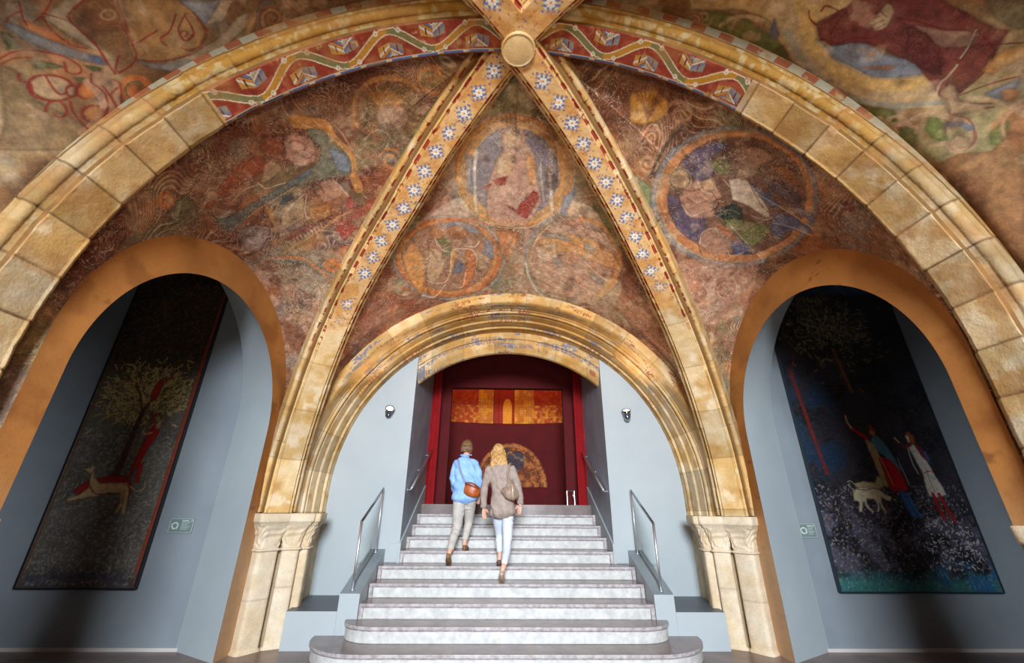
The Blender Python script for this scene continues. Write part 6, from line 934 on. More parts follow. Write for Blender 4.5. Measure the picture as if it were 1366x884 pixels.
# ------------------------------------------------------------------ side walls: ochre panel with an arched, splayed opening
def opening_curve(x, yc, r, c, n, z0=0.0):
    u, s, h, a, b = arc_path(r, c, 0, n, z0); return u, s, h
def side_wall(sx, front, name, dens=1):
    n, m = (520, 60) if front else (160, 12)
    def fy(y): return y if front else 2 * YT - y
    tt = np.linspace(0, 1, n)
    def curve(r, c, yc, x, n=n):
        u, s, h, a, b = arc_path(r, c, 0, n, 0.0); return np.stack([np.full(n, sx * x), fy(yc - s) if front else np.array([fy(v) for v in (yc - s)]), h], -1)
    inner = curve(1.335, 2.40, 4.125, XW); outer = curve(1.585, 2.56, 4.175, XW); far = curve(1.745, 2.58, 4.125, 3.80)
    t = np.linspace(0, 1, m)[None, :, None]; G = outer[:, None] * (1 - t) + inner[:, None] * t
    c = mixc(np.broadcast_to(np.array([172, 112, 56.]), G.shape).copy(), (196, 130, 66), sm(.4, .65, fbm(G, 1.6, 4, 1)))
    c = mixc(c, (150, 92, 44), sm(.58, .74, fbm(G, 3.3, 5, 4)) * .55); c = mixc(c, (110, 66, 36), sm(.70, .76, fbm(G * [1, 1, 3], 4, 5, 9)) * .5)
    c = c * .88; c = mixc(c, (190, 162, 132), sm(1.9, .9, G[..., 2]) * .75)       # paler towards the floor
    w = mk(name, G.reshape(-1, 3), gridF(n, m, flip=sx > 0), M_ochre, None, True, c, kind='structure')
    # splayed reveal
    m2 = 6; t = np.linspace(0, 1, m2)[None, :, None]; G2 = inner[:, None] * (1 - t) + far[:, None] * t
    mk('trim_1', G2.reshape(-1, 3), gridF(n, m2), M_wall, None, True, kind='structure')
    # aisle face of the same wall
    y0, y1 = fy(5.87), fy(YT); rect = far.copy(); rect[:, 2] = np.where(far[:, 2] > 2.58, 5.6, far[:, 2]); rect[:, 1] = np.where(np.abs(far[:, 1] - fy(4.125)) > 1.74, far[:, 1] + np.sign(far[:, 1] - fy(4.125)) * .02, far[:, 1])
    G3 = np.stack([far, rect], 1); mk('trim_2', G3.reshape(-1, 3), gridF(n, 2), M_wall, None, False, kind='structure')
side_wall(-1, True, 'wall_left'); side_wall(1, True, 'wall_right')
side_wall(-1, False, 'wall_left_rear'); side_wall(1, False, 'wall_right_rear')

M_aisle = surf('aisle_wall_grey', (122, 131, 138), (132, 141, 147), 1.2, .6, .06, .004, 90)  # darker grey than M_wall, one tone over the aisle walls
MB().box(-9, 9, -4.6, YW + .2, -.12, 0).build('floor', M_floor, kind='structure')
for sx, nm in ((-1, 'left'), (1, 'right')):
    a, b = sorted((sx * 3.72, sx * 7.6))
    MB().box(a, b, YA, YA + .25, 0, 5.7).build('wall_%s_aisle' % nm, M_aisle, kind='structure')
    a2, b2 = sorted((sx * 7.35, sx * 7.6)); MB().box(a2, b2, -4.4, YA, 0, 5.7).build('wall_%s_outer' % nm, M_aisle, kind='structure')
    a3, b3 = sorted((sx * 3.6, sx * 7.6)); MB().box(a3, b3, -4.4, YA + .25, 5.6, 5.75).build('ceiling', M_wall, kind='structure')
    MB().box(a, b, YA - .02, YA, 0, .035).build('baseboard_%s' % nm, surf('pale_skirting', (196, 190, 186), None, rough=.5, bs=0), kind='structure')
    # stair wall beside the doorway, passage jamb
    a, b = sorted((sx * 1.587, sx * 3.3))
    m = MB().box(a, b, YW, YW + .28, 0, 4.75); m.M = [0, 1, 0, 1, 0, 0]; m.build('wall_front', None, mats=[M_wall, M_jamb], kind='structure')
    a, b = sorted((sx * 1.587, sx * 1.9))
    MB().box(a, b, YW + .28, 8.62, 0, 5.4).build('wall_passage_%s' % nm, M_jamb, kind='structure')
    # dado with sloped top that follows the stair
    m = MB(); xi, xo = sx * 1.565, sx * 1.60
    sl = [(YW - .02, 0), (8.60, 0), (8.60, 1.93), (8.3, 1.79), (YW - .02, 1.05)]
    V = [(xi, y, z) for y, z in sl] + [(xo, y, z) for y, z in sl]; k = len(sl)
    m.add(V, [tuple(range(k)), tuple(range(2 * k - 1, k - 1, -1))] + [(i, (i + 1) % k, (i + 1) % k + k, i + k) for i in range(k)])
    a, b = sorted((sx * 1.60, sx * 1.785)); m.box(a, b, YW - .02, YW + .001, .80, 1.05)
    m.build('trim_3', M_dado if False else M_wall, bevel=.004, kind='structure')
# wall over the doorway
MB().box(-1.587, 1.587, 7.0, 7.2, 4.22, 5.6).build('wall_front_upper', M_wall, kind='structure')
MB().box(-1.9, 1.9, 7.2, 8.62, 5.3, 5.4).build('ceiling_passage', M_redd, kind='structure')

# rear of the hall: walls and the tall window that lights it
M_rear = surf('rear_plaster', (150, 120, 84), (176, 146, 108), 2, .8)
for sx, nm in ((-1, 'left'), (1, 'right')):
    a, b = sorted((sx * 1.2, sx * 7.6)); MB().box(a, b, -4.6, -4.4, 0, 6.4).build('wall_back', M_rear, kind='structure')
    a, b = sorted((sx * 3.12, sx * 3.8)); MB().box(a, b, -4.4, -1.0, 0, 6.4).build('wall_%s_back' % nm, M_rear, kind='structure')
MB().box(-1.2, 1.2, -4.6, -4.4, 5.0, 6.4).box(-1.2, 1.2, -4.6, -4.4, 0, 2.5).build('wall_back', M_rear, kind='structure')
MB().box(-3.8, 3.8, -4.6, -1.1, 6.3, 6.4).build('ceiling_back', M_rear, kind='structure')
# ------------------------------------------------------------------ clustered columns
def rsec(cx, cy, hw, ang, z, rr=.35, n=40, hd=None):
    hd = hw if hd is None else hd; out = []
    for i in range(n):
        t = 2 * PI * i / n; c, s = math.cos(t), math.sin(t); e = rr
        x = hw * abs(c) ** e * (1 if c >= 0 else -1); y = hd * abs(s) ** e * (1 if s >= 0 else -1)
        out.append((cx + x * math.cos(ang) - y * math.sin(ang), cy + x * math.sin(ang) + y * math.cos(ang), z))
    return out
def shaft_set(parent, cx, cy, hw, ang, seed, big=True):
    def lof(name, secs, **kw):
        A = np.array(secs); c = stone_col(A, seed=seed); c = mixc(c, (226, 214, 194), .60)
        if name == 'shaft':
            for zj in (.42 + .1 * seed % .3, .80): c = mixc(c, (170, 156, 134), (np.abs(A[..., 2] - zj) < .004) * .5)
        F = gridF(len(secs), len(secs[0]), closev=True)
        return mk(name, A.reshape(-1, 3), F, M_stone, parent, True, c, **kw)
    zs = np.linspace(0, 1.02, 60)
    lof('shaft', [rsec(cx, cy, hw + (.02 if z < .03 else 0), ang, z) for z in zs])
    lof('neck_ring', [rsec(cx, cy, hw + .004 + .022 * math.sin(PI * i / 8), ang, 1.02 + .035 * i / 8) for i in range(9)])
    secs = []
    nz = 44
    for i in range(nz):
        t = i / (nz - 1); z = 1.055 + .255 * t; w = hw + .002 + .075 * t ** 2.2; s = rsec(cx, cy, w, ang, z, .38, 160); q = []
        for j, (x, y, zz) in enumerate(s):
            ph = j / 160 * 16 * PI; leaf = (math.sin(ph + 3.0 * math.sin(t * 5)) * math.sin(t * 9.4 + 1.3 * math.sin(ph * .5))) * .011 * min(1, 6 * t, 8 * (1 - t) + .3)
            d = Vector((x - cx, y - cy)); d.normalize(); q.append((x + d.x * leaf, y + d.y * leaf, zz))
        secs.append(q)
    lof('capital', secs)
    ab = [(1.305, .066), (1.315, .082), (1.345, .088), (1.350, .104), (1.365, .108), (1.445, .112), (1.45, .106)]
    se = [rsec(cx, cy, hw + d, ang, z, .16, 48) for z, d in ab]; se.append(rsec(cx, cy, .01, ang, 1.452, .16, 48)); lof('abacus', se)
for sx, nm in ((-1, 'left'), (1, 'right')):
    t = empty('clustered_column', (sx * 2.88, 5.95, 0), 'pale stone clustered column with three carved capitals standing %s of the staircase' % nm, 'column', 'columns flanking the staircase')
    def A(a): return math.radians(a if sx < 0 else 180 - a)
    shaft_set(t, sx * 3.035, 5.855, .128, A(-36), 1)
    shaft_set(t, sx * 2.80, 6.045, .105, A(-62), 2)
    shaft_set(t, sx * 2.705, 6.175, .098, A(-80), 3)
    m = MB(); a, b = sorted((sx * 3.3, sx * 2.84)); m.box(a, b, 6.0, YW + .02, 0, 1.44); a, b = sorted((sx * 3.3, sx * 2.78)); m.box(a, b, 6.2, YW + .02, 0, 1.44)
    m.build('core', surf('column_core_stone', (196, 178, 150), (170, 150, 120), 5), t)
    t = empty('mid_column', (sx * 3.2, YT, 0), 'pale stone column carrying the %s foot of the great arch, cut by the photo edge' % nm, 'column')
    shaft_set(t, sx * 3.37, YT + .10, .225, 0, 4)
    MB().box(*sorted((sx * 3.12, sx * 3.8)), YT - .30, YT + .30, 0, 1.44).build('core', surf('pier_core_stone', (206, 186, 156), (176, 150, 116), 5), t)
b = MB().box(-3.075, -2.955, 5.70, 5.76, 1.452, 1.482).build('sensor_box', M_white, bevel=.004, label='small white box lying on top of the left carved capital', cat='sensor')

# ------------------------------------------------------------------ staircase
def step_outline(k, grow=0.0):
    y1 = (DY[k + 1] + .12) if k < 10 else 8.62
    y0 = DY[k] + grow
    if k >= 6: w = 1.5636 - grow * .2; return [(-w, y0), (w, y0), (w, y1), (-w, y1)]
    if k >= 3: w = 1.772 - grow * .2; return [(-w, y0), (w, y0), (w, min(y1, 6.87) if k == 5 else y1), (-w, min(y1, 6.87) if k == 5 else y1)]
    W, a, bb = {1: (2.25, .70, .69), 2: (1.91, .42, .35)}[k]; W -= grow; a -= grow; bb -= grow
    arc = [(-(W - a) - a * math.cos(t), YA - bb * math.sin(t)) for t in np.linspace(0, PI / 2, 22)]
    return arc + [(-x, y) for x, y in reversed(arc)]
st = empty('staircase', (0, DY[1], 0), 'wide marble staircase of ten steps climbing to the red doorway, lowest two with rounded ends', 'staircase')
for k in range(1, 11):
    z1 = TR[k]; z0 = TR[k - 1] if k > 1 else 0.0
    e = bpy.data.objects.new('step', None); COL.objects.link(e); e.parent = st; e.location = (0, 0, 0)
    def sub(mb, name, mats, **kw):
        o = mb.build(name, None, None, mats=mats, **kw); o.data.transform(Matrix.Translation((0, -DY[1], 0))); o.parent = e; return o
    o = MB().prism(step_outline(k, .028), max(0, z0 - .3) if k > 1 else 0, z1 - .034, 0); sub(o, 'riser', [M_edge])
    o = MB().prism(step_outline(k), z1 - .036, z1, 0, 1); sub(o, 'tread', [M_edge, M_tread], bevel=.006)
    if 3 <= k <= 9:
        w = 1.5636 if k >= 6 else 1.772
        MBp = MB().box(-w + .055, w - .055, DY[k] + .019, DY[k] + .04, z0 + .004, z1 - .052, 0); sub(MBp, 'riser_panel', [M_riser], bevel=.003)
        for s in (-1, 1): sub(MB().box(*sorted((s * (w - .046), s * w)), DY[k] + .001, DY[k] + .04, z0 + .001, z1 - .036, 0), 'riser_border', [M_edge], bevel=.003)
    elif k <= 2:
        z = (z0 + .003, z1 - .05); out = step_outline(k, .018); n = len(out); V = [(x, y, z[0]) for x, y in out] + [(x, y, z[1]) for x, y in out]
        m = MB(); m.add(V, [(i, i + 1, i + 1 + n, i + n) for i in range(n - 1)]); sub(m, 'riser_panel', [M_riser])
    else:
        MBp = MB().box(-1.5636 + .05, 1.5636 - .05, DY[k] + .019, DY[k] + .04, z0 + .004, z1 - .045, 0); sub(MBp, 'riser_panel', [surf('red_brown_marble', (112, 80, 72), (138, 102, 92), 5, .4)], bevel=.003)
# parapets and plinths
for sx, nm in ((-1, 'left'), (1, 'right')):
    x0, x1 = sorted((sx * 1.785, sx * 2.03)); zt = lambda y: .57 + (y - YA) * .40
    m = MB(); m.hexa([(x0, YA, 0), (x1, YA, 0), (x1, YW + .01, 0), (x0, YW + .01, 0)], [(x0, YA, zt(YA)), (x1, YA, zt(YA)), (x1, YW + .01, zt(YW + .01)), (x0, YW + .01, zt(YW + .01))])
    m.M = [0, 1, 0, 0, 0, 0]
    m.build('stair_parapet', None, mats=[M_wall, M_dado], bevel=.004, label='low sloping grey parapet on the %s of the stairs carrying the glass railing' % nm, cat='parapet')
    a, b = sorted((sx * 2.03, sx * 2.63)); c1, d1 = sorted((sx * 2.03, sx * 2.80))
    m = MB(); P = [(sx * 2.03, YA), (sx * 2.63, YA), (sx * 2.78, YW - .01), (sx * 2.03, YW - .01)]
    m.prism(P if sx > 0 else P[::-1], 0, .39, 0, 1); m.build('plinth', None, mats=[M_wall, surf('dark_grey_slab', (74, 82, 90), (88, 96, 104), 4, .45)], bevel=.003, label='low grey plinth with dark top, %s of the stairs beside the column' % nm, cat='plinth')
    # glass railing
    t = empty('glass_railing', (sx * 1.92, YA + .05, zt(YA + .05)), 'short glass railing with two steel posts on the %s parapet' % nm, 'railing', 'glass railings beside the stairs')
    pts = []
    for y, top in ((YA + .06, 1.37), (YA + .90, 1.79)):
        zb = zt(y) - .002; x = sx * (1.90 if y < 6.2 else 1.90); pts.append((x, y, top))
        MB().cyl((x, y, zb), (x, y, top), .0165, n=20).build('post', M_steel, t, True)
        MB().cyl((x, y, zb + .003), (x, y, zb + .010), .036, n=24).build('base_flange', M_steel, t, True)
    a = Vector(pts[0]); b = Vector(pts[1]); d = (b - a).normalized()
    MB().cyl(a - d * .03, b + d * .03, .011, n=16).build('top_rail', M_chrome, t, True)
    x = pts[0][0]; g = .012
    m = MB(); ya, yb = pts[0][1] + .03, pts[1][1] - .03
    za = lambda y: zt(y) + .09
    zb_ = lambda y: pts[0][2] + (y - pts[0][1]) * (pts[1][2] - pts[0][2]) / (pts[1][1] - pts[0][1]) - .035
    m.hexa([(x - g / 2, ya, za(ya)), (x + g / 2, ya, za(ya)), (x + g / 2, yb, za(yb)), (x - g / 2, yb, za(yb))], [(x - g / 2, ya, zb_(ya)), (x + g / 2, ya, zb_(ya)), (x + g / 2, yb, zb_(yb)), (x - g / 2, yb, zb_(yb))])
    m.build('glass_pane', M_glass, t)
    # wall handrail
    p0 = Vector((sx * 1.51, 6.95, 1.80)); p1 = Vector((sx * 1.51, 8.88 - .28, 2.585)); d = (p1 - p0).normalized()
    t = empty('wall_handrail', tuple(p0), 'slanted steel handrail on brackets along the %s wall of the passage' % nm, 'handrail', 'steel handrails of the passage')
    MB().cyl(p0, p1, .019, n=20).build('rail', M_steel, t, True)
    for f in (.05, .5, .93):
        q = p0 + (p1 - p0) * f; m = MB().cyl(q - Vector((0, 0, .012)), q - Vector((0, 0, .05)), .006, n=10).cyl(q - Vector((0, 0, .05)), (sx * 1.588, q.y, q.z - .05), .007, n=10).cyl((sx * 1.580, q.y, q.z - .05), (sx * 1.5875, q.y, q.z - .05), .024, n=20)
        m.build('bracket', M_steel, t, True)
    # wall spotlight
    c0 = Vector((sx * 1.955, YW, 2.965)); t = empty('wall_spotlight', tuple(c0), 'lit chrome spotlight tilted up on the grey wall, %s of the doorway' % nm, 'spotlight', 'chrome wall spotlights')
    MB().cyl(c0, c0 + Vector((0, -.03, 0)), .045, n=28).build('wall_plate', M_chrome, t, True, bevel=.003)
    hd = Vector((-sx * -.03, -.085, .0)); aim = Vector((.30, -.80, .62)).normalized() if sx < 0 else Vector((-.16, -.50, .84)).normalized(); hc = c0 + Vector((0, -.095, .0))
    MB().cyl(c0 + Vector((0, -.02, 0)), hc, .012, n=12).build('arm', M_chrome, t, True)
    m = MB(); K = 1.25
    for r0, r1, f0, f1 in ((.030, .042, -.085, -.06), (.042, .047, -.06, .0), (.050, .050, .0, .012), (.047, .052, .012, .055)): m.cyl(hc + aim * f0 * K, hc + aim * f1 * K, r0 * K, r1 * K, 32)
    m.build('lamp_head', M_chrome, t, True)
    m = MB(); n = 32; u_ = aim.orthogonal().normalized(); w_ = aim.cross(u_)
    ring = lambda r, f: [hc + aim * f * K + (u_ * math.cos(2 * PI * i / n) + w_ * math.sin(2 * PI * i / n)) * r * K for i in range(n)]
    m.loft([ring(.053, .050), ring(.056, .055), ring(.056, .066), ring(.050, .066), ring(.046, .056)], cap=False); m.build('bezel', M_dark, t, True)
    em, nt, bb = newmat('lit_lamp'); bb.inputs['Emission Color'].default_value = (1, .84, .64, 1); bb.inputs['Emission Strength'].default_value = 2.2
    MB().cyl(hc + aim * .0555 * K, hc + aim * .0600 * K, .046 * K, n=32).build('lamp_lens', em, t)

# ------------------------------------------------------------------ crimson room beyond
MB().box(-3.4, 3.4, 8.30, 13.2, 1.2, 1.593).build('floor_upper', M_tread, kind='structure')
for sx in (-1, 1):
    a, b = sorted((sx * 2.9, sx * 3.1)); MB().box(a, b, 8.62, 13, 1.5, 6.4).build('wall_crimson_%s' % ('left' if sx < 0 else 'right'), M_redd, kind='structure')
MB().box(-3.1, 3.1, 8.62, 13.2, 6.3, 6.4).build('ceiling_crimson', M_redd, kind='structure')
n = 60; m = MB(); R = 5.2; yc = 11.2 - R
ap = [(R * math.sin(t), yc + R * math.cos(t)) for t in np.linspace(-.62, .62, n)]
m.add([(x, y, 1.5) for x, y in ap] + [(x, y, 6.4) for x, y in ap], [(i, i + 1, i + 1 + n, i + n) for i in range(n - 1)]); m.build('wall_crimson_back', M_redd, smooth=True, kind='structure')
# ------------------------------------------------------------------ the two tall painted panels
class Panel:
    def __init__(s, x0, x1, z0, z1, step=.0065):
        s.x = np.arange(x0, x1 + step, step); s.z = np.arange(z0, z1 + step, step); s.st = step
        s.U, s.V = np.meshgrid(s.x, s.z, indexing='ij'); s.P = p3(s.U * 1.0, s.V, 0); s.c = np.zeros(s.U.shape + (3,)); s.x0, s.z0 = x0, z0
    def local(s, fn, cx, cz, r, col, al):
        i0, i1 = max(0, int((cx - r - s.x0) / s.st)), int((cx + r - s.x0) / s.st) + 2; j0, j1 = max(0, int((cz - r - s.z0) / s.st)), int((cz + r - s.z0) / s.st) + 2
        U, V = s.U[i0:i1, j0:j1], s.V[i0:i1, j0:j1]
        if U.size: s.c[i0:i1, j0:j1] = mixc(s.c[i0:i1, j0:j1], col, fn(U, V) * al)
    def dab(s, cx, cz, ln, wd, ang, col, al):
        ca, sa = math.cos(ang), math.sin(ang)
        s.local(lambda U, V: sm(1.25, .6, np.hypot(((U - cx) * ca + (V - cz) * sa) / ln, (-(U - cx) * sa + (V - cz) * ca) / wd)), cx, cz, ln + .02, col, al)
    def ops(s, L):
        sh = s.c.shape; tex = fbm(p3(s.U, s.V), 30, 2, 3).ravel(); c = draw(s.U.ravel(), s.V.ravel(), s.c.reshape(-1, 3), L, soft=.008, wmin=.012, tex=tex); s.c = c.reshape(sh)
    def build(s, name, y, thick, label, cat, frame_col):
        x0, x1, z0, z1 = s.x[0], s.x[-1], s.z[0], s.z[-1]
        t = empty(name, ((x0 + x1) / 2, YA, z0), label, cat)
        G = np.stack([s.U, np.full_like(s.U, y - thick), s.V], -1); n, m = s.U.shape
        mk('painting', G.reshape(-1, 3), gridF(n, m), M_panel, t, False, s.c)
        MB().box(x0 - .002, x1 + .002, y - thick + .001, y - .001, z0 - .002, z1 + .002).build('backing', M_dark, t)
        f = .016; fm = surf(name + '_frame', frame_col, None, rough=.4, metal=.3, bs=0)
        for a, b, c, d in ((x0 - f, x0, z0 - f, z1 + f), (x1, x1 + f, z0 - f, z1 + f), (x0, x1, z0 - f, z0), (x0, x1, z1, z1 + f)):
            MB().box(a, b, y - thick - .012, y - .001, c, d).build('frame_bar', fm, t)
R1 = random.Random(5)
# left panel
p = Panel(-5.835, -4.452, .625, 5.15)
Z = p.V; c = np.broadcast_to(np.array([82, 78, 70.]), p.c.shape).copy(); c = mixc(c, (96, 92, 86), sm(.4, .65, fbm(p.P, 4, 4, 1)) * sm(3.7, 2.2, Z)); c = mixc(c, (40, 34, 28), sm(3.0, 3.7, Z) * .85); c = mixc(c, (58, 54, 62), sm(.95, .72, Z) * .6)
p.c = c
for k in range(7600):
    x = R1.uniform(-5.82, -4.46); z = R1.uniform(.65, 5.1); a = R1.uniform(0, PI)
    if z < 2.5: col = R1.choice([(132, 128, 118), (150, 146, 132), (98, 96, 92), (112, 100, 82)]); al = .55
    elif z < 3.35 and math.hypot((x + 5.12) / .62, (z - 2.98) / .45) < 1: col = R1.choice([(170, 148, 88), (150, 128, 74), (190, 170, 116), (96, 84, 52)]); al = .8
    elif z > 3.3: col = R1.choice([(96, 66, 34), (74, 68, 44), (120, 78, 36), (52, 54, 44), (84, 50, 30)]); al = .7
    else: col = R1.choice([(110, 104, 88), (90, 86, 74), (120, 110, 84)]); al = .5
    p.dab(x, z, R1.uniform(.014, .034), R1.uniform(.005, .010), a, col, al)
for k in range(240):                                                # leaf sprays of the tree
    x = -5.12 + R1.gauss(0, .30); z = 3.0 + R1.gauss(0, .22); b = math.atan2(z - 2.7, x + 5.12) + R1.gauss(0, .7)
    for q in range(4): p.dab(x + .026 * q * math.cos(b), z + .026 * q * math.sin(b), .026, .008, b + (.6 if q % 2 else -.6), R1.choice([(182, 160, 96), (158, 136, 80), (204, 186, 132)]), .75)
TR_ = (74, 48, 32)
p.ops([('P', TR_, .95, 0, [-5.19, 1.86, -5.10, 1.86, -5.085, 2.3, -5.06, 2.75, -5.11, 2.75, -5.145, 2.3]), ('S', TR_, .8, .035, [-5.09, 2.7, -5.02, 2.9, -4.95, 3.1]), ('S', TR_, .8, .03, [-5.09, 2.7, -5.2, 2.95, -5.32, 3.1]),
  ('P', (120, 112, 96), .5, 0, [-4.99, 2.1, -4.93, 2.15, -4.96, 2.6, -5.03, 2.5]),
  # red figure up in the tree
  ('P', (158, 42, 30), .9, 0, [-5.04, 2.88, -4.97, 2.9, -4.95, 3.06, -4.98, 3.2, -5.03, 3.12, -5.06, 3.0]), ('P', (176, 130, 96), .9, 0, [-5.02, 3.2, -4.98, 3.2, -4.97, 3.26, -5.01, 3.27]), ('S', (158, 42, 30), .8, .03, [-4.98, 3.12, -4.90, 3.18, -4.85, 3.24]),
  # red figure climbing
  ('P', (168, 34, 26), .95, 0, [-4.97, 1.98, -4.90, 2.0, -4.85, 2.22, -4.78, 2.42, -4.80, 2.52, -4.88, 2.50, -4.93, 2.35, -4.955, 2.15]), ('P', (168, 34, 26), .9, 0, [-4.97, 1.90, -5.04, 1.76, -5.00, 1.76, -4.90, 2.0]), ('P', (168, 34, 26), .9, 0, [-4.90, 2.02, -4.86, 1.80, -4.82, 1.8, -4.84, 2.06]),
  ('S', (168, 34, 26), .9, .03, [-4.87, 2.47, -4.91, 2.60, -4.90, 2.70]), ('S', (190, 150, 116), .9, .03, [-4.87, 2.44, -4.95, 2.42, -4.99, 2.46]), ('P', (196, 152, 116), .95, 0, [-4.84, 2.5, -4.79, 2.5, -4.785, 2.58, -4.82, 2.6, -4.85, 2.56]), ('S', (206, 180, 150), .8, .018, [-4.88, 2.56, -4.93, 2.50]),
  # leaping hound with a red cloth
  ('P', (150, 34, 30), .95, 0, [-5.60, 1.70, -5.50, 1.80, -5.30, 1.86, -5.05, 1.88, -4.90, 1.78, -4.88, 1.6, -4.92, 1.56, -5.0, 1.7, -5.3, 1.7, -5.5, 1.64]),
  ('P', (190, 160, 116), 1, 0, [-5.58, 1.96, -5.50, 1.985, -5.45, 2.02, -5.44, 1.97, -5.41, 1.86, -5.30, 1.79, -5.10, 1.80, -4.96, 1.80, -4.90, 1.70, -4.88, 1.56, -4.86, 1.42, -4.90, 1.43, -4.93, 1.56, -5.0, 1.66, -5.15, 1.68, -5.28, 1.64, -5.38, 1.62, -5.50, 1.60, -5.62, 1.57, -5.63, 1.60, -5.50, 1.66, -5.42, 1.74, -5.46, 1.88, -5.53, 1.93]),
  ('P', (184, 154, 110), 1, 0, [-5.02, 1.68, -4.96, 1.56, -4.99, 1.44, -4.95, 1.44, -4.92, 1.58, -4.96, 1.70]), ('S', (190, 160, 116), .95, .018, [-4.91, 1.76, -4.80, 1.70, -4.72, 1.74, -4.74, 1.82]), ('S', (60, 40, 28), .8, .012, [-5.44, 1.97, -5.46, 1.88, -5.42, 1.76, -5.3, 1.66, -5.1, 1.67, -4.98, 1.66, -4.93, 1.55]), ('S', (60, 40, 28), .6, .010, [-5.58, 1.96, -5.53, 1.93, -5.46, 1.9]),
  # yellow bird, borders
  ('P', (176, 140, 60), .85, 0, [-5.60, 2.60, -5.48, 2.66, -5.44, 2.72, -5.52, 2.70]), ('P', (150, 62, 40), .8, 0, [-4.475, .63, -4.452, .63, -4.452, 4.6, -4.485, 4.6, -4.50, 3.0, -4.50, 1.6]), ('S', (136, 54, 34), .8, .03, [-4.50, .8, -4.485, 2.0, -4.49, 3.2, -4.48, 4.4]), ('S', (104, 62, 40), .7, .03, [-5.81, .66, -5.80, 2.0, -5.80, 4.0]), ('S', (58, 60, 76), .6, .06, [-5.75, .72, -5.2, .75, -4.6, .73])])
p.build('tall_painting', YA, .045, 'tall dark painting of a leaping hound and red climbers, in the left niche', 'painting', (40, 40, 44))
# right panel
p = Panel(4.095, 6.125, .617, 5.05)
Z = p.V; X = p.U; c = np.broadcast_to(np.array([46, 44, 52.]), p.c.shape).copy(); c = mixc(c, (30, 30, 34), sm(.4, .6, fbm(p.P, 3, 4, 2))); c = mixc(c, (84, 82, 98), sm(.45, .62, fbm(p.P, 5, 4, 4)) * sm(1.9, 1.3, Z) * .8)
c = mixc(c, (52, 106, 104), sm(.86, .70, Z + .1 * (fbm(p.P, 5, 3, 6) - .5)) * .9); c = mixc(c, (40, 84, 122), sm(.5, .6, fbm(p.P, 6, 3, 7)) * sm(1.0, .85, Z) * sm(5.2, 5.5, X)); c = mixc(c, (58, 92, 122), sm(4.72, 4.85, Z) * .8)
c = mixc(c, (30, 50, 76), sm(.5, .62, fbm(p.P, 2.4, 3, 12)) * sm(4.9, 4.5, X) * sm(3.6, 3.0, Z) * sm(1.8, 2.2, Z))
p.c = c
for k in range(7600):
    x = R1.uniform(4.11, 6.11); z = R1.uniform(.64, 5.0); a = R1.uniform(0, PI); al = .5
    if z > 3.5: col = R1.choice([(92, 88, 60), (110, 98, 66), (70, 70, 52), (46, 46, 44)]) if math.hypot((x - 4.95) / .75, (z - 4.2) / .65) < 1 else R1.choice([(52, 46, 40), (66, 44, 36), (40, 44, 44)])
    elif z > 1.85: col = R1.choice([(58, 66, 60), (74, 70, 70), (84, 50, 46), (44, 56, 70), (52, 52, 50)])
    else:
        w = math.hypot((x - 5.72) / .36, (z - 1.12) / .34); col = R1.choice([(214, 210, 206), (190, 186, 186)]) if w < 1 and R1.random() < .8 else R1.choice([(118, 114, 128), (90, 88, 104), (150, 146, 150), (108, 84, 60), (60, 58, 70)]); al = .75
        if z < .85: col = R1.choice([(64, 118, 108), (40, 90, 120), (96, 130, 118), (50, 70, 60)])
    p.dab(x, z, R1.uniform(.010, .028), R1.uniform(.005, .010), a, col, al)
for k in range(300):
    x = 4.98 + R1.gauss(0, .33); z = 4.15 + R1.gauss(0, .28); b = math.atan2(z - 3.7, x - 4.95) + R1.gauss(0, .9)
    for q in range(3): p.dab(x + .026 * q * math.cos(b), z + .026 * q * math.sin(b), .026, .008, b + (.6 if q % 2 else -.6), R1.choice([(128, 118, 78), (106, 98, 66), (146, 134, 96)]), .6)
RD_ = (170, 24, 26); SK = (196, 150, 116); WH = (196, 190, 178)
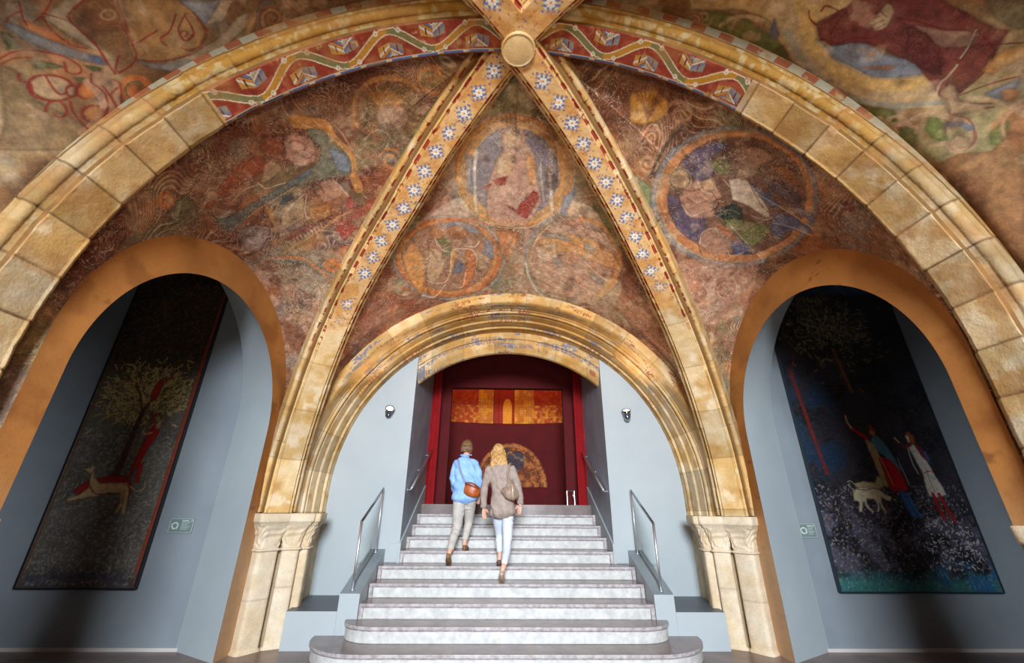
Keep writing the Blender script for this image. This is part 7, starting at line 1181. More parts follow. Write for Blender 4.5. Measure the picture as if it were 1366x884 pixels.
p.ops([('S', (118, 70, 40), .9, .05, [5.04, 3.14, 5.0, 3.5, 4.96, 3.8]), ('S', (120, 60, 44), .7, .02, [5.15, 3.22, 5.22, 3.1, 5.3, 3.05]), ('S', (130, 36, 32), .8, .05, [4.20, 3.4, 4.24, 3.0, 4.28, 2.5, 4.33, 2.0]), ('S', (130, 36, 32), .6, .03, [4.20, 3.4, 4.32, 3.7]), ('S', (70, 62, 60), .5, .012, [4.5, 3.26, 5.6, 3.24]), ('S', (60, 54, 52), .5, .012, [4.3, 1.84, 6.0, 1.84]),
  # man in a red robe with blue mantle
  ('P', (176, 152, 104), .95, 0, [5.00, 2.46, 5.10, 2.40, 5.14, 2.1, 5.16, 1.86, 5.06, 1.84, 5.04, 2.1]), ('P', RD_, 1, 0, [5.12, 2.20, 5.28, 2.22, 5.36, 2.0, 5.38, 1.80, 5.24, 1.76, 5.14, 1.80, 5.13, 2.0]), ('P', (76, 122, 146), .95, 0, [5.08, 2.44, 5.16, 2.52, 5.25, 2.44, 5.33, 2.24, 5.38, 2.0, 5.33, 2.1, 5.22, 2.22, 5.12, 2.30]),
  ('S', RD_, .95, .055, [5.04, 2.48, 4.95, 2.54, 4.86, 2.62]), ('S', SK, .95, .03, [4.86, 2.62, 4.83, 2.70, 4.83, 2.78]), ('P', (184, 110, 70), 1, 0, [5.10, 2.53, 5.16, 2.50, 5.19, 2.56, 5.17, 2.64, 5.12, 2.64]), ('P', (120, 56, 34), .9, 0, [5.11, 2.60, 5.18, 2.57, 5.18, 2.67, 5.12, 2.67]), ('P', (44, 96, 150), .95, 0, [5.24, 1.78, 5.31, 1.78, 5.36, 1.50, 5.40, 1.46, 5.32, 1.46, 5.26, 1.6]), ('S', (44, 96, 150), .9, .04, [5.34, 1.74, 5.40, 1.52, 5.45, 1.48]), ('S', WH, .8, .014, [5.38, 2.2, 5.42, 1.86]), ('S', (210, 190, 150), .8, .012, [5.10, 2.40, 5.16, 2.1, 5.2, 1.84]),
  # page in white
  ('P', WH, 1, 0, [5.60, 2.36, 5.72, 2.40, 5.78, 2.20, 5.82, 1.98, 5.88, 1.74, 5.64, 1.72, 5.66, 2.0, 5.62, 2.2]), ('P', (116, 34, 46), .95, 0, [5.68, 2.42, 5.76, 2.38, 5.82, 2.2, 5.76, 2.2, 5.72, 2.3]), ('P', (86, 92, 150), .8, 0, [5.78, 2.36, 5.84, 2.24, 5.83, 2.14, 5.78, 2.2]), ('S', (126, 36, 44), .95, .04, [5.62, 2.38, 5.54, 2.36, 5.48, 2.42]), ('S', SK, .9, .025, [5.48, 2.42, 5.44, 2.48]), ('P', (216, 188, 160), 1, 0, [5.61, 2.42, 5.66, 2.42, 5.68, 2.52, 5.63, 2.54, 5.60, 2.48]), ('P', (150, 78, 38), 1, 0, [5.64, 2.42, 5.70, 2.40, 5.72, 2.52, 5.66, 2.57, 5.62, 2.54, 5.66, 2.50]), ('S', (216, 210, 196), .9, .02, [5.58, 2.34, 5.57, 2.15, 5.60, 2.0]),
  ('S', (150, 30, 30), .95, .05, [5.70, 1.74, 5.71, 1.56, 5.74, 1.44]), ('S', (150, 30, 30), .95, .05, [5.78, 1.74, 5.82, 1.56, 5.86, 1.42]), ('S', (140, 30, 40), .9, .018, [5.66, 2.0, 5.76, 2.04, 5.82, 2.02]), ('S', (96, 84, 80), .7, .012, [5.72, 2.0, 5.74, 1.76]), ('S', (140, 30, 30), .8, .03, [5.62, 1.58, 5.64, 1.56]),
  # two white hounds
  ('P', (186, 168, 130), 1, 0, [4.66, 1.86, 4.80, 1.90, 4.95, 1.88, 5.00, 1.96, 5.05, 1.95, 5.06, 1.88, 5.01, 1.80, 4.90, 1.79, 4.70, 1.80]),
  ('P', (208, 196, 164), 1, 0, [4.62, 1.78, 4.72, 1.82, 4.88, 1.82, 4.98, 1.80, 5.05, 1.74, 5.11, 1.70, 5.10, 1.66, 5.03, 1.66, 4.98, 1.70, 4.96, 1.64, 4.99, 1.52, 4.96, 1.50, 4.92, 1.62, 4.86, 1.68, 4.76, 1.68, 4.70, 1.62, 4.66, 1.52, 4.62, 1.52, 4.65, 1.64, 4.60, 1.66]),
  ('S', (208, 196, 164), 1, .028, [4.76, 1.70, 4.74, 1.60, 4.80, 1.52]), ('S', (208, 196, 164), 1, .026, [4.90, 1.68, 4.90, 1.58, 4.87, 1.53]), ('S', (200, 186, 150), .9, .014, [4.63, 1.78, 4.58, 1.84, 4.60, 1.87]), ('S', (200, 186, 150), .9, .014, [4.67, 1.86, 4.62, 1.90, 4.58, 1.89]), ('S', (70, 50, 40), .7, .010, [4.66, 1.80, 4.8, 1.79, 4.95, 1.81, 5.04, 1.75])])
p.build('tall_painting', YA, .045, 'tall dark painting of a red-robed man and two pale hounds, in the right niche', 'painting', (46, 56, 66))
# information plaques
def plaque(sx, x0, x1, z0, z1, label):
    t = empty('information_plaque', ((x0 + x1) / 2, YA, z0), label, 'plaque'); mt = surf('plaque_green_grey', (112, 128, 126), None, rough=.35, bs=0); mw = surf('plaque_print', (206, 216, 210), None, rough=.5, bs=0)
    y = YA; MB().box(x0, x1, y - .014, y + .0005, z0, z1).build('plate', mt, t, bevel=.002)
    w = x1 - x0; m = MB(); e = .004
    for a, b, c, d in ((x0 + .006, x1 - .006, z1 - .009, z1 - .006), (x0 + .006, x1 - .006, z0 + .006, z0 + .009), (x0 + .006, x0 + .009, z0 + .006, z1 - .006), (x1 - .009, x1 - .006, z0 + .006, z1 - .006)): m.box(a, b, y - .0155, y - .0142, c, d)
    for k in range(6):
        z = z1 - .045 - k * (z1 - z0 - .07) / 6; m.box(x0 + .50 * w, x0 + (.88 - .06 * (k % 3)) * w, y - .0155, y - .0142, z, z + .0035)
    m.box(x0 + .50 * w, x0 + .78 * w, y - .0155, y - .0142, z1 - .032, z1 - .024); m.box(x1 - .035, x1 - .022, y - .0155, y - .0142, z1 - .033, z1 - .020)
    m.build('lettering', mw, t, kind='stuff'); m = MB(); q = random.Random(3)
    for k in range(12):
        a = 2 * PI * k / 12; x = x0 + .25 * w + .036 * math.cos(a) + q.uniform(-.004, .004); z = (z0 + z1) / 2 + .034 * math.sin(a); m.box(x - .009, x + .009, y - .0155, y - .0142, z - .007, z + .006)
    m.build('floor_plan_drawing', mw, t)
plaque(-1, -4.285, -3.985, 1.215, 1.385, 'small grey-green information plaque on the left niche wall right of the tall painting')
plaque(1, 3.78, 4.00, 1.205, 1.375, 'small grey-green information plaque on the right niche wall left of the tall painting')

# ------------------------------------------------------------------ crimson doorway, apse band and lunette
for sx, nm in ((-1, 'left'), (1, 'right')):
    n = 90; ys = []; m = MB(); V = []; a, b = 1.592, 1.40
    xs = np.linspace(a, b, n); yy = 8.60 + .018 * np.sin(np.linspace(0, 5 * PI, n)) + .0
    P = [(sx * x, y) for x, y in zip(xs, yy)] + [(sx * x, y + .05) for x, y in zip(xs[::-1], yy[::-1])]
    m.prism(P, 1.596, 5.25); m.build('crimson_curtain', M_red, smooth=False, label='crimson cloth curtain strip hanging at the %s edge of the doorway' % nm, cat='curtain')
m = MB(); m.box(-1.42, -1.22, 9.0, 9.2, 1.596, 5.3).box(1.20, 1.42, 9.0, 9.2, 1.596, 5.3)
for sx in (-1, 1): a, b = sorted((sx * 1.24, sx * 2.9)); MB().box(a, b, 9.05, 9.22, 1.596, 6.3).build('wall_crimson_screen', M_redd, kind='structure')
MB().box(-1.24, 1.24, 9.05, 9.22, 4.02, 6.3).build('wall_crimson_lintel', M_redd, kind='structure')
def apse(name, x0, x1, z0, z1, R, yc, fn, label, cat, lift=.012):
    n, m_ = int((x1 - x0) / .012), int((z1 - z0) / .012); X, Zz = np.meshgrid(np.linspace(x0, x1, n), np.linspace(z0, z1, m_), indexing='ij')
    Y = yc + np.sqrt(R * R - X * X) - lift; c = fn(X, Zz); keep = c[..., 0] >= 0
    F = gridF(n, m_); kf = keep.reshape(-1)[F].all(1); F = F[kf]; used = np.unique(F); mp = np.zeros(n * m_, int); mp[used] = np.arange(len(used))
    o = mk(name, np.stack([X, Y, Zz], -1).reshape(-1, 3)[used], mp[F], M_panel, None, True, c.reshape(-1, 3)[used], label=label, cat=cat)
    s = o.modifiers.new('thick', 'SOLIDIFY'); s.thickness = .010; s.offset = -1
def bandfn(X, Zz):
    P = p3(X * 1.0, Zz, 0); c = mixc(np.broadcast_to(np.array([206, 120, 30.]), P.shape).copy(), (230, 160, 50), sm(.45, .6, fbm(P, 9, 3, 1)))
    g = ((X / .045) % 1 < .2) | ((Zz / .045) % 1 < .2); c = mixc(c, (150, 74, 20), g * (np.abs(X) > .3) * .5)
    side = (np.abs(X) > .75); c = mixc(c, (170, 50, 20), side * sm(.42, .55, fbm(P, 14, 3, 3)) * .8); c = mixc(c, (176, 36, 16), side * (Zz > 4.1) * .6); c = mixc(c, (140, 60, 20), (side & (np.abs(Zz - 4.12) < .012)) * .8)
    ci = (X > -.36) & (X < .22); c = mixc(c, (160, 40, 14), ci * (np.abs(X + .06) > .0) * 1.0); nic = (np.abs(X - .03) < .115) & (Zz < 4.18 + .0) ; dome = np.hypot((X - .03) / .115, (Zz - 4.1) / .20) < 1
    c = mixc(c, (232, 150, 40), ((nic & (Zz < 4.1)) | dome) * 1.0); c = mixc(c, (110, 30, 12), (((X > -.36) & (X < -.335)) | ((X > -.22) & (X < -.20)) | ((X > .20) & (X < .22))) * .8)
    return c
apse('gilded_frieze_panel', -1.58, 1.64, 3.62, 5.2, 5.2, 6.0, bandfn, 'curved orange panel with small central niche, high on the crimson back wall', 'panel')
def lunfn(X, Zz):
    P = p3(X * 1.0, Zz, 0); xx, zz = X - .13, Zz - 2.02; r = np.hypot(xx / .93, zz / 1.10)
    c = mixc(np.broadcast_to(np.array([126, 64, 32.]), P.shape).copy(), (176, 100, 44), sm(.42, .6, fbm(P, 7, 4, 1))); c = mixc(c, (58, 62, 84), (np.hypot((xx - .16) / .24, (zz - .66) / .24) < 1) * .9); c = mixc(c, (52, 56, 62), (np.hypot((xx + .2) / .2, (zz - .86) / .14) < 1) * .7)
    a = np.arctan2(zz, xx); c = mixc(c, (92, 44, 28), (np.abs(np.sin(a * 9 + 7 * fbm(P, 4, 3, 2))) < .2) * (r > .45) * .6)
    c = mixc(c, (190, 120, 56), ((r > .90) & (r < .96)) * .8); c = mixc(c, (96, 36, 22), ((r > .80) & (r < .83)) * .7); st = np.sin(20 * r + 12 * fbm(P, 5, 3, 5)); c = mixc(c, (204, 140, 72), sm(.8, .97, st) * .6); c = mixc(c, (70, 32, 22), sm(-.8, -.97, st) * .6)
    c[(r > 1) | (zz < 0)] = -1; return c
apse('lunette_fresco', -.82, 1.08, 2.0, 3.14, 5.2, 6.0, lunfn, 'half-round orange fresco low on the crimson wall behind the climbing people', 'fresco')
t = empty('metal_stand', (1.27, 8.78, 1.593), 'small steel stand with two upright posts at the right end of the top landing', 'stand')
for x in (1.20, 1.345): MB().box(x - .008, x + .008, 8.75, 8.80, 1.594, 1.86).build('upright', M_steel, t, bevel=.002)
MB().cyl((1.31, 8.79, 1.845), (1.345, 8.79, 1.68), .007).build('strut', M_steel, t, True); MB().box(1.19, 1.355, 8.76, 8.79, 1.852, 1.866).build('cross_bar', M_dark, t)
# ------------------------------------------------------------------ the two women on the stairs
def ring_at(c, t, rx, ry, n=20, side=(1, 0, 0), sq=1.0):
    t = Vector(t).normalized(); s = Vector(side); s = (s - t * s.dot(t)).normalized(); f = t.cross(s)
    out = []
    for i in range(n):
        a = 2 * PI * i / n; ca, sa = math.cos(a), math.sin(a)
        x = rx * abs(ca) ** sq * (1 if ca >= 0 else -1); y = ry * abs(sa) ** sq * (1 if sa >= 0 else -1)
        out.append(Vector(c) + s * x + f * y)
    return out
def limb(m, pts, rad, n=20, side=(1, 0, 0), sub=4, sq=1.0):
    """smooth tapering limb through pts; rad = radius or (rx, ry) per point"""
    R_ = [(r, r) if not isinstance(r, tuple) else r for r in rad]; P = []
    A = [list(p) + list(r) for p, r in zip(pts, R_)]
    A = [2 * np.array(A[0]) - np.array(A[1])] + [np.array(a, float) for a in A] + [2 * np.array(A[-1]) - np.array(A[-2])]
    for i in range(1, len(A) - 2):
        for t in np.arange(sub) / sub:
            a, b, c, d = A[i - 1], A[i], A[i + 1], A[i + 2]
            P.append(.5 * (2 * b + (c - a) * t + (2 * a - 5 * b + 4 * c - d) * t * t + (3 * b - a - 3 * c + d) * t ** 3))
    P.append(A[-2]); secs = []
    for i, p in enumerate(P):
        q0 = P[max(0, i - 1)][:3]; q1 = P[min(len(P) - 1, i + 1)][:3]
        secs.append(ring_at(p[:3], np.array(q1) - np.array(q0), max(.002, p[3]), max(.002, p[4]), n, side, sq))
    t0 = (Vector(P[0][:3]) - Vector(P[1][:3])).normalized(); t1 = (Vector(P[-1][:3]) - Vector(P[-2][:3])).normalized()
    e0 = [[Vector(P[0][:3]) + (v - Vector(P[0][:3])) * k + t0 * P[0][3:].min() * h for v in secs[0]] for k, h in ((.55, .42), (.85, .2))]
    e1 = [[Vector(P[-1][:3]) + (v - Vector(P[-1][:3])) * k + t1 * P[-1][3:].min() * h for v in secs[-1]] for k, h in ((.85, .2), (.55, .42))]
    m.loft(e0 + secs + e1); return m
def ball(m, c, rx, ry, rz, n=20, k=12, tilt=None):
    secs = []
    for i in range(1, k):
        a = PI * i / k; z = -math.cos(a); r = math.sin(a); secs.append([Vector((rx * r * math.cos(2 * PI * j / n), ry * r * math.sin(2 * PI * j / n), rz * z)) for j in range(n)])
    M_ = tilt or Matrix.Identity(3); m.loft([[Vector(c) + M_ @ v for v in s] for s in secs]); return m
def fuse(name, m, mat, parent, voxel=.006, smooth=6, disp=None, label=None):
    me = bpy.data.meshes.new('tmp'); me.from_pydata([tuple(v) for v in m.V], [], m.F); me.update(); o = bpy.data.objects.new('tmp', me); COL.objects.link(o)
    r = o.modifiers.new('r', 'REMESH'); r.mode = 'VOXEL'; r.voxel_size = voxel; s = o.modifiers.new('s', 'SMOOTH'); s.iterations = smooth; s.factor = .5
    bpy.context.view_layer.update(); dg = bpy.context.evaluated_depsgraph_get(); me2 = bpy.data.meshes.new_from_object(o.evaluated_get(dg)); bpy.data.objects.remove(o)
    me2.name = name; me2.materials.clear(); me2.materials.append(mat)
    V = np.empty(len(me2.vertices) * 3, np.float32); me2.vertices.foreach_get('co', V); V = V.reshape(-1, 3).astype(float)
    if disp is not None:
        Nn = np.empty(len(V) * 3, np.float32); me2.vertices.foreach_get('normal', Nn); V = V + Nn.reshape(-1, 3) * disp(V)[:, None]
    V = V - np.array(parent.location); me2.vertices.foreach_set('co', V.astype(np.float32).ravel())
    me2.polygons.foreach_set('use_smooth', [True] * len(me2.polygons)); me2.update()
    o = bpy.data.objects.new(name, me2); COL.objects.link(o); o.parent = parent
    if label: o['label'] = label
    return o
def cloth(name, c1, c2, sc=22, rough=.85, weave=400, bs=.3):
    return surf(name, c1, c2, sc, rough, bs, .002, weave)
M_skin = surf('skin', (222, 168, 142), (232, 180, 156), 9, .5, .05, .001, 90)
def hand(m, wrist, d, side, curl=.55, s=1.0, thumb=1):
    """palm, four bent fingers of different length and a thumb from the side; d = pointing direction, side = across the palm"""
    d = Vector(d).normalized(); s_ = Vector(side); s_ = (s_ - d * s_.dot(d)).normalized(); f = d.cross(s_)
    w = Vector(wrist); limb(m, [w - d * .02, w + d * .02, w + d * .055 * s, w + d * .088 * s], [(.021, .016), (.026, .014), (.036, .013), (.035, .011)], side=s_, n=16)
    for k, (o, L) in enumerate(((-.028, .068), (-.009, .078), (.010, .074), (.027, .058))):
        b = w + d * .084 * s + s_ * o; p1 = b + (d * 1 + f * curl * .3).normalized() * L * .45; p2 = p1 + (d * .8 + f * curl).normalized() * L * .32; p3_ = p2 + (d * .4 + f * curl * 1.5).normalized() * L * .26
        limb(m, [b - d * .012, p1, p2, p3_], [.0092, .0088, .0080, .0068], n=10, sub=3)
    b = w + d * .03 * s + s_ * (-.024 * thumb); p1 = b + (d * .7 - s_ * thumb * .75 + f * .3).normalized() * .036; p2 = p1 + (d * .9 - s_ * thumb * .25 + f * .3).normalized() * .030
    limb(m, [b, p1, p2], [.0135, .0112, .0086], n=10, sub=3)
def head(m, c, yaw=0, pitch=0, roll_=0):
    """head with skull, jaw, nose, lips, brow, ears; faces +y before rotation; c = centre of the skull"""
    Rm = (Matrix.Rotation(yaw, 3, 'Z') @ Matrix.Rotation(roll_, 3, 'Y') @ Matrix.Rotation(pitch, 3, 'X')); c = Vector(c); T = lambda x, y, z: c + Rm @ Vector((x, y, z))
    ball(m, c + Rm @ Vector((0, -.008, .025)), .074, .092, .088, tilt=Rm); ball(m, T(0, .025, -.045), .056, .062, .068, tilt=Rm); ball(m, T(0, .062, -.090), .026, .022, .020, tilt=Rm)
    limb(m, [T(0, .085, .012), T(0, .100, -.020), T(0, .108, -.034)], [.009, .012, .012], n=10); ball(m, T(0, .086, -.062), .024, .014, .009, tilt=Rm)
    limb(m, [T(-.05, .070, .022), T(0, .086, .026), T(.05, .070, .022)], [.010, .012, .010], n=10)
    for s in (-1, 1):
        ball(m, T(s * .030, .074, .004), .014, .012, .010, tilt=Rm); ball(m, T(s * .044, .062, -.030), .018, .018, .016, tilt=Rm); ball(m, T(s * .078, -.002, -.012), .008, .018, .030, tilt=Rm)
    return T, Rm
def shoe(m, heel, toe, up, w=.042):
    h = Vector(heel); t = Vector(toe); d = (t - h); L = d.length; d.normalize(); u = Vector(up); u = (u - d * u.dot(d)).normalized(); s = d.cross(u)
    limb(m, [h + u * .034 + d * .005, h + d * L * .3 + u * .036, h + d * L * .62 + u * .028, h + d * L * .93 + u * .018], [(.030, .036), (.031, .036), (w, .027), (.026, .017)], side=s, n=18)
    limb(m, [h + u * .008 + d * .0, h + d * L * .35 + u * .007, h + d * L * .66 + u * .007, h + d * L * .95 + u * .008], [(.030, .008), (.030, .007), (w + .003, .007), (.028, .007)], side=s, n=18)

# ---- woman in the taupe jacket
W = empty('person', (-.06, 6.55, TR[4]), 'woman with long blond hair in taupe jacket and white trousers climbing the stairs', 'person', 'people climbing the stairs')
z5, z4 = TR[5], TR[4]
b = MB(); T_, Rm_ = head(b, (-.155, 6.66, 2.335), yaw=.05, pitch=-.05, roll_=-.03)
limb(b, [(-.150, 6.645, 2.27), (-.140, 6.625, 2.20), (-.125, 6.61, 2.12)], [.052, .052, .062])
limb(b, [(-.12, 6.60, 2.10), (-.11, 6.60, 1.98), (-.10, 6.59, 1.82), (-.09, 6.57, 1.68), (-.075, 6.56, 1.56)], [(.155, .085), (.150, .100), (.118, .092), (.142, .105), (.150, .105)])
hipL, kneeL, ankL = (-.142, 6.57, 1.52), (-.120, 6.78, 1.18), (-.105, 6.66, .905); hipR, kneeR, ankR = (-.005, 6.56, 1.52), (-.005, 6.52, 1.10), (-.060, 6.235, .800)
limb(b, [hipL, (-.135, 6.68, 1.34), kneeL, (-.116, 6.73, 1.04), ankL], [.078, .068, .050, .046, .034]); limb(b, [hipR, (-.002, 6.56, 1.30), kneeR, (-.020, 6.40, .96), ankR], [.078, .068, .052, .046, .034])
limb(b, [(-.305, 6.60, 2.07), (-.330, 6.57, 1.90), (-.350, 6.54, 1.78), (-.358, 6.56, 1.64), (-.352, 6.575, 1.525)], [.048, .044, .038, .034, .025])
limb(b, [(.075, 6.60, 2.07), (.110, 6.57, 1.92), (.142, 6.53, 1.80), (.170, 6.54, 1.67), (.180, 6.55, 1.57)], [.048, .044, .038, .034, .025])
hand(b, (-.350, 6.576, 1.545), (.03, .12, -1), (.80, .60, .05), .35, 1.05, -1); hand(b, (.178, 6.552, 1.59), (-.12, .12, -1), (.80, -.60, .05), -.35, 1.05, 1)
limb(b, [(-.106, 6.66, .93), (-.113, 6.65, .84)], [.034, .033]); limb(b, [(-.115, 6.63, .83), (-.115, 6.72, .815), (-.115, 6.80, .808)], [(.026, .024), (.034, .018), (.024, .012)])
limb(b, [(-.055, 6.245, .83), (-.070, 6.225, .770), (-.075, 6.27, .700), (-.075, 6.325, .655)], [.032, .030, (.032, .020), (.026, .014)])
fuse('body', b, M_skin, W, .005, 5)
m = MB()
limb(m, [(-.075, 6.565, 1.66), (-.075, 6.56, 1.54), (-.073, 6.56, 1.50)], [(.150, .108), (.160, .118), (.150, .110)])
limb(m, [hipL, (-.135, 6.68, 1.34), kneeL, (-.118, 6.74, 1.06), (-.108, 6.67, .965)], [.090, .078, .060, .054, .046]); limb(m, [hipR, (-.002, 6.56, 1.30), kneeR, (-.018, 6.41, .98), (-.045, 6.27, .862)], [.090, .080, .064, .057, .044])
fuse('trousers', m, cloth('white_denim', (206, 218, 236), (222, 230, 242), 10), W, .006, 4, lambda V: .0045 * np.sin(V[:, 2] * 70 + 9 * fbm(V, 7, 2, 3)) * sm(.5, .7, fbm(V, 9, 2, 4)))
m = MB()
limb(m, [(-.122, 6.605, 2.15), (-.12, 6.60, 2.105), (-.115, 6.60, 1.98), (-.10, 6.585, 1.80), (-.09, 6.57, 1.66), (-.08, 6.56, 1.53), (-.075, 6.555, 1.455)], [(.075, .06), (.178, .098), (.172, .120), (.145, .118), (.165, .132), (.182, .146), (.190, .152)], n=28, sq=.9)
limb(m, [(-.275, 6.60, 2.09), (-.325, 6.57, 1.92), (-.352, 6.54, 1.79), (-.362, 6.56, 1.65), (-.358, 6.575, 1.55)], [.062, .060, .055, .052, .050])
limb(m, [(.045, 6.60, 2.09), (.108, 6.57, 1.93), (.145, 6.53, 1.80), (.174, 6.54, 1.68), (.184, 6.552, 1.60)], [.062, .060, .055, .052, .050])
limb(m, [(-.20, 6.62, 2.165), (-.14, 6.565, 2.185), (-.07, 6.62, 2.165)], [.020, .022, .020])
fuse('jacket', m, cloth('taupe_wool', (150, 134, 124), (172, 156, 146), 16), W, .006, 5, lambda V: .006 * np.sin(V[:, 0] * 60 + V[:, 2] * 26 + 10 * fbm(V, 5, 2, 7)) * sm(.45, .65, fbm(V, 6, 2, 8)))
m = MB(); ball(m, T_(0, -.012, .034), .088, .104, .096, tilt=Rm_)
rh = random.Random(4)
for k in range(44):
    a = math.radians(200 + 140 * k / 43); x0, y0 = .074 * math.cos(a), .080 * math.sin(a) - .01; L = rh.uniform(.80, 1.02)
    p0 = T_(x0 * .8, y0 * .8, .06); p1 = T_(x0 * 1.12, y0 * 1.05, -.03); p2 = Vector((-.145 + x0 * 1.50, 6.625 + y0 * .95 - .015, 2.20)); zz = 1.93 + .05 * (1 - L) * 6 + .12 * abs(math.cos(a)) * rh.uniform(.4, 1.2)
    p3v = Vector((-.140 + x0 * 1.30 + rh.uniform(-.012, .012), 6.53 + .02 * abs(math.cos(a)) + rh.uniform(-.008, .008), zz)); pm = Vector((-.142 + x0 * 1.60, 6.55 + y0 * .2, 2.11))
    limb(m, [p0, p1, p2, pm, p3v], [.018, .020, .020, .017, .006], n=8, sub=3)
for s in (-1, 1): limb(m, [T_(s * .05, .02, .09), T_(s * .088, .03, .0), T_(s * .095, .02, -.08), (-.145 + s * .105, 6.62, 2.15)], [.022, .024, .024, .012], n=10)
fuse('hair', m, surf('blond_hair', (150, 104, 52), (222, 182, 116), 40, .45, .4, .003, 160), W, .0045, 2, lambda V: .0035 * np.sin(V[:, 0] * 420 + V[:, 2] * 18 + 5 * fbm(V, 6, 2, 2)))
m = MB(); shoe(m, (-.115, 6.585, z5 + .0), (-.115, 6.825, z5), (0, 0, 1)); fuse('shoe', m, surf('dark_brown_leather', (74, 52, 44), (96, 70, 56), 20, .4), W, .004, 2)
m = MB(); shoe(m, (-.072, 6.205, z4 + .150), (-.078, 6.345, z4 + .008), (0, -.7, .45)); fuse('shoe', m, surf('beige_leather', (176, 150, 128), (196, 172, 150), 20, .45), W, .004, 2)
t = empty('shoulder_bag', (.04, 6.45, 1.70), 'slouchy taupe leather bag on the back of the blond woman', 'bag')
m = MB(); limb(m, [(-.085, 6.405, 1.775), (-.02, 6.375, 1.745), (.06, 6.37, 1.725), (.12, 6.40, 1.72)], [(.030, .035), (.05, .075), (.055, .095), (.045, .07)], side=(0, 1, 0), n=20); limb(m, [(.01, 6.40, 1.90), (.03, 6.385, 1.83), (.05, 6.375, 1.76)], [(.020, .016), (.055, .028), (.085, .04)], n=16)
fuse('bag_body', m, surf('taupe_leather', (138, 116, 100), (160, 138, 120), 14, .45), t, .005, 4, lambda V: .005 * np.sin(V[:, 0] * 70 + 7 * fbm(V, 9, 2, 2)))
m = MB(); limb(m, [(.01, 6.405, 1.90), (-.01, 6.455, 2.0), (.01, 6.50, 2.10), (.03, 6.57, 2.165), (.05, 6.68, 2.10), (.08, 6.72, 1.95)], [(.014, .004)] * 6, n=10); m.build('strap', surf('taupe_strap', (150, 128, 112), None, rough=.5), t, True)
m = MB(); limb(m, [(.055, 6.315, 1.82), (.062, 6.305, 1.75), (.068, 6.315, 1.67)], [(.005, .003)] * 3, n=8); m.build('zip', surf('pale_zip', (226, 214, 196), None, rough=.3, metal=.4), t, True)

# ---- woman in the light blue shirt
W = empty('person', (-.68, 6.95, TR[5]), 'person with short brown hair in light blue shirt and beige trousers climbing the stairs', 'person', 'people climbing the stairs')
z6 = TR[6]; b = MB(); T_, Rm_ = head(b, (-.675, 7.06, 2.455), yaw=-.45, pitch=-.08, roll_=.06)
limb(b, [(-.678, 7.045, 2.40), (-.682, 7.02, 2.33), (-.685, 7.00, 2.25)], [.050, .052, .062])
limb(b, [(-.685, 6.99, 2.23), (-.68, 6.98, 2.08), (-.675, 6.97, 1.94), (-.665, 6.955, 1.80), (-.66, 6.95, 1.70)], [(.160, .088), (.152, .105), (.130, .100), (.150, .108), (.155, .110)])
hipL, kneeL, ankL = (-.745, 6.95, 1.66), (-.765, 6.93, 1.26), (-.825, 6.70, .955); hipR, kneeR, ankR = (-.585, 6.96, 1.66), (-.605, 7.12, 1.32), (-.645, 6.985, 1.045)
limb(b, [hipL, (-.75, 6.95, 1.46), kneeL, (-.79, 6.84, 1.12), ankL], [.085, .074, .054, .052, .036]); limb(b, [hipR, (-.595, 7.05, 1.50), kneeR, (-.62, 7.08, 1.20), ankR], [.085, .074, .054, .050, .036])
limb(b, [(-.515, 6.99, 2.17), (-.475, 6.96, 2.03), (-.448, 6.95, 1.92), (-.452, 7.03, 1.80), (-.458, 7.05, 1.735)], [.048, .044, .038, .034, .026]); limb(b, [(-.845, 6.99, 2.17), (-.868, 6.97, 2.0), (-.866, 6.98, 1.90), (-.86, 7.10, 1.80), (-.83, 7.18, 1.76)], [.048, .044, .038, .034, .026])
hand(b, (-.458, 7.05, 1.74), (-.10, -.05, -1), (.8, -.6, 0), -.4, 1.05, 1); hand(b, (-.83, 7.18, 1.76), (.1, 1, -.3), (0, 0, 1), .5, 1, 1)
limb(b, [(-.645, 6.99, 1.07), (-.640, 6.99, 1.00)], [.034, .033]); limb(b, [(-.635, 6.98, .99), (-.62, 7.08, .975), (-.61, 7.15, .968)], [(.026, .024), (.034, .018), (.024, .012)])
limb(b, [(-.825, 6.70, .98), (-.83, 6.68, .935), (-.835, 6.72, .86), (-.835, 6.775, .815)], [.032, .030, (.032, .020), (.026, .014)])
fuse('body', b, M_skin, W, .005, 5)
m = MB(); limb(m, [(-.665, 6.955, 1.80), (-.663, 6.95, 1.68), (-.662, 6.95, 1.63)], [(.158, .112), (.170, .122), (.165, .118)])
limb(m, [hipL, (-.755, 6.95, 1.46), kneeL, (-.80, 6.83, 1.12), (-.82, 6.715, .99)], [.102, .092, .070, .064, .052]); limb(m, [hipR, (-.595, 7.05, 1.50), kneeR, (-.622, 7.07, 1.20), (-.643, 6.995, 1.085)], [.100, .088, .066, .058, .047])
fuse('trousers', m, cloth('beige_chino', (186, 180, 172), (204, 198, 190), 10), W, .006, 4, lambda V: .005 * np.sin(V[:, 2] * 64 + 9 * fbm(V, 7, 2, 3)) * sm(.5, .7, fbm(V, 9, 2, 4)))
m = MB(); limb(m, [(-.683, 7.00, 2.27), (-.683, 6.99, 2.225), (-.68, 6.98, 2.10), (-.675, 6.965, 1.94), (-.668, 6.955, 1.80), (-.662, 6.945, 1.70), (-.66, 6.945, 1.66)], [(.080, .065), (.188, .105), (.190, .128), (.178, .130), (.192, .140), (.205, .150), (.205, .152)], n=28, sq=.9)
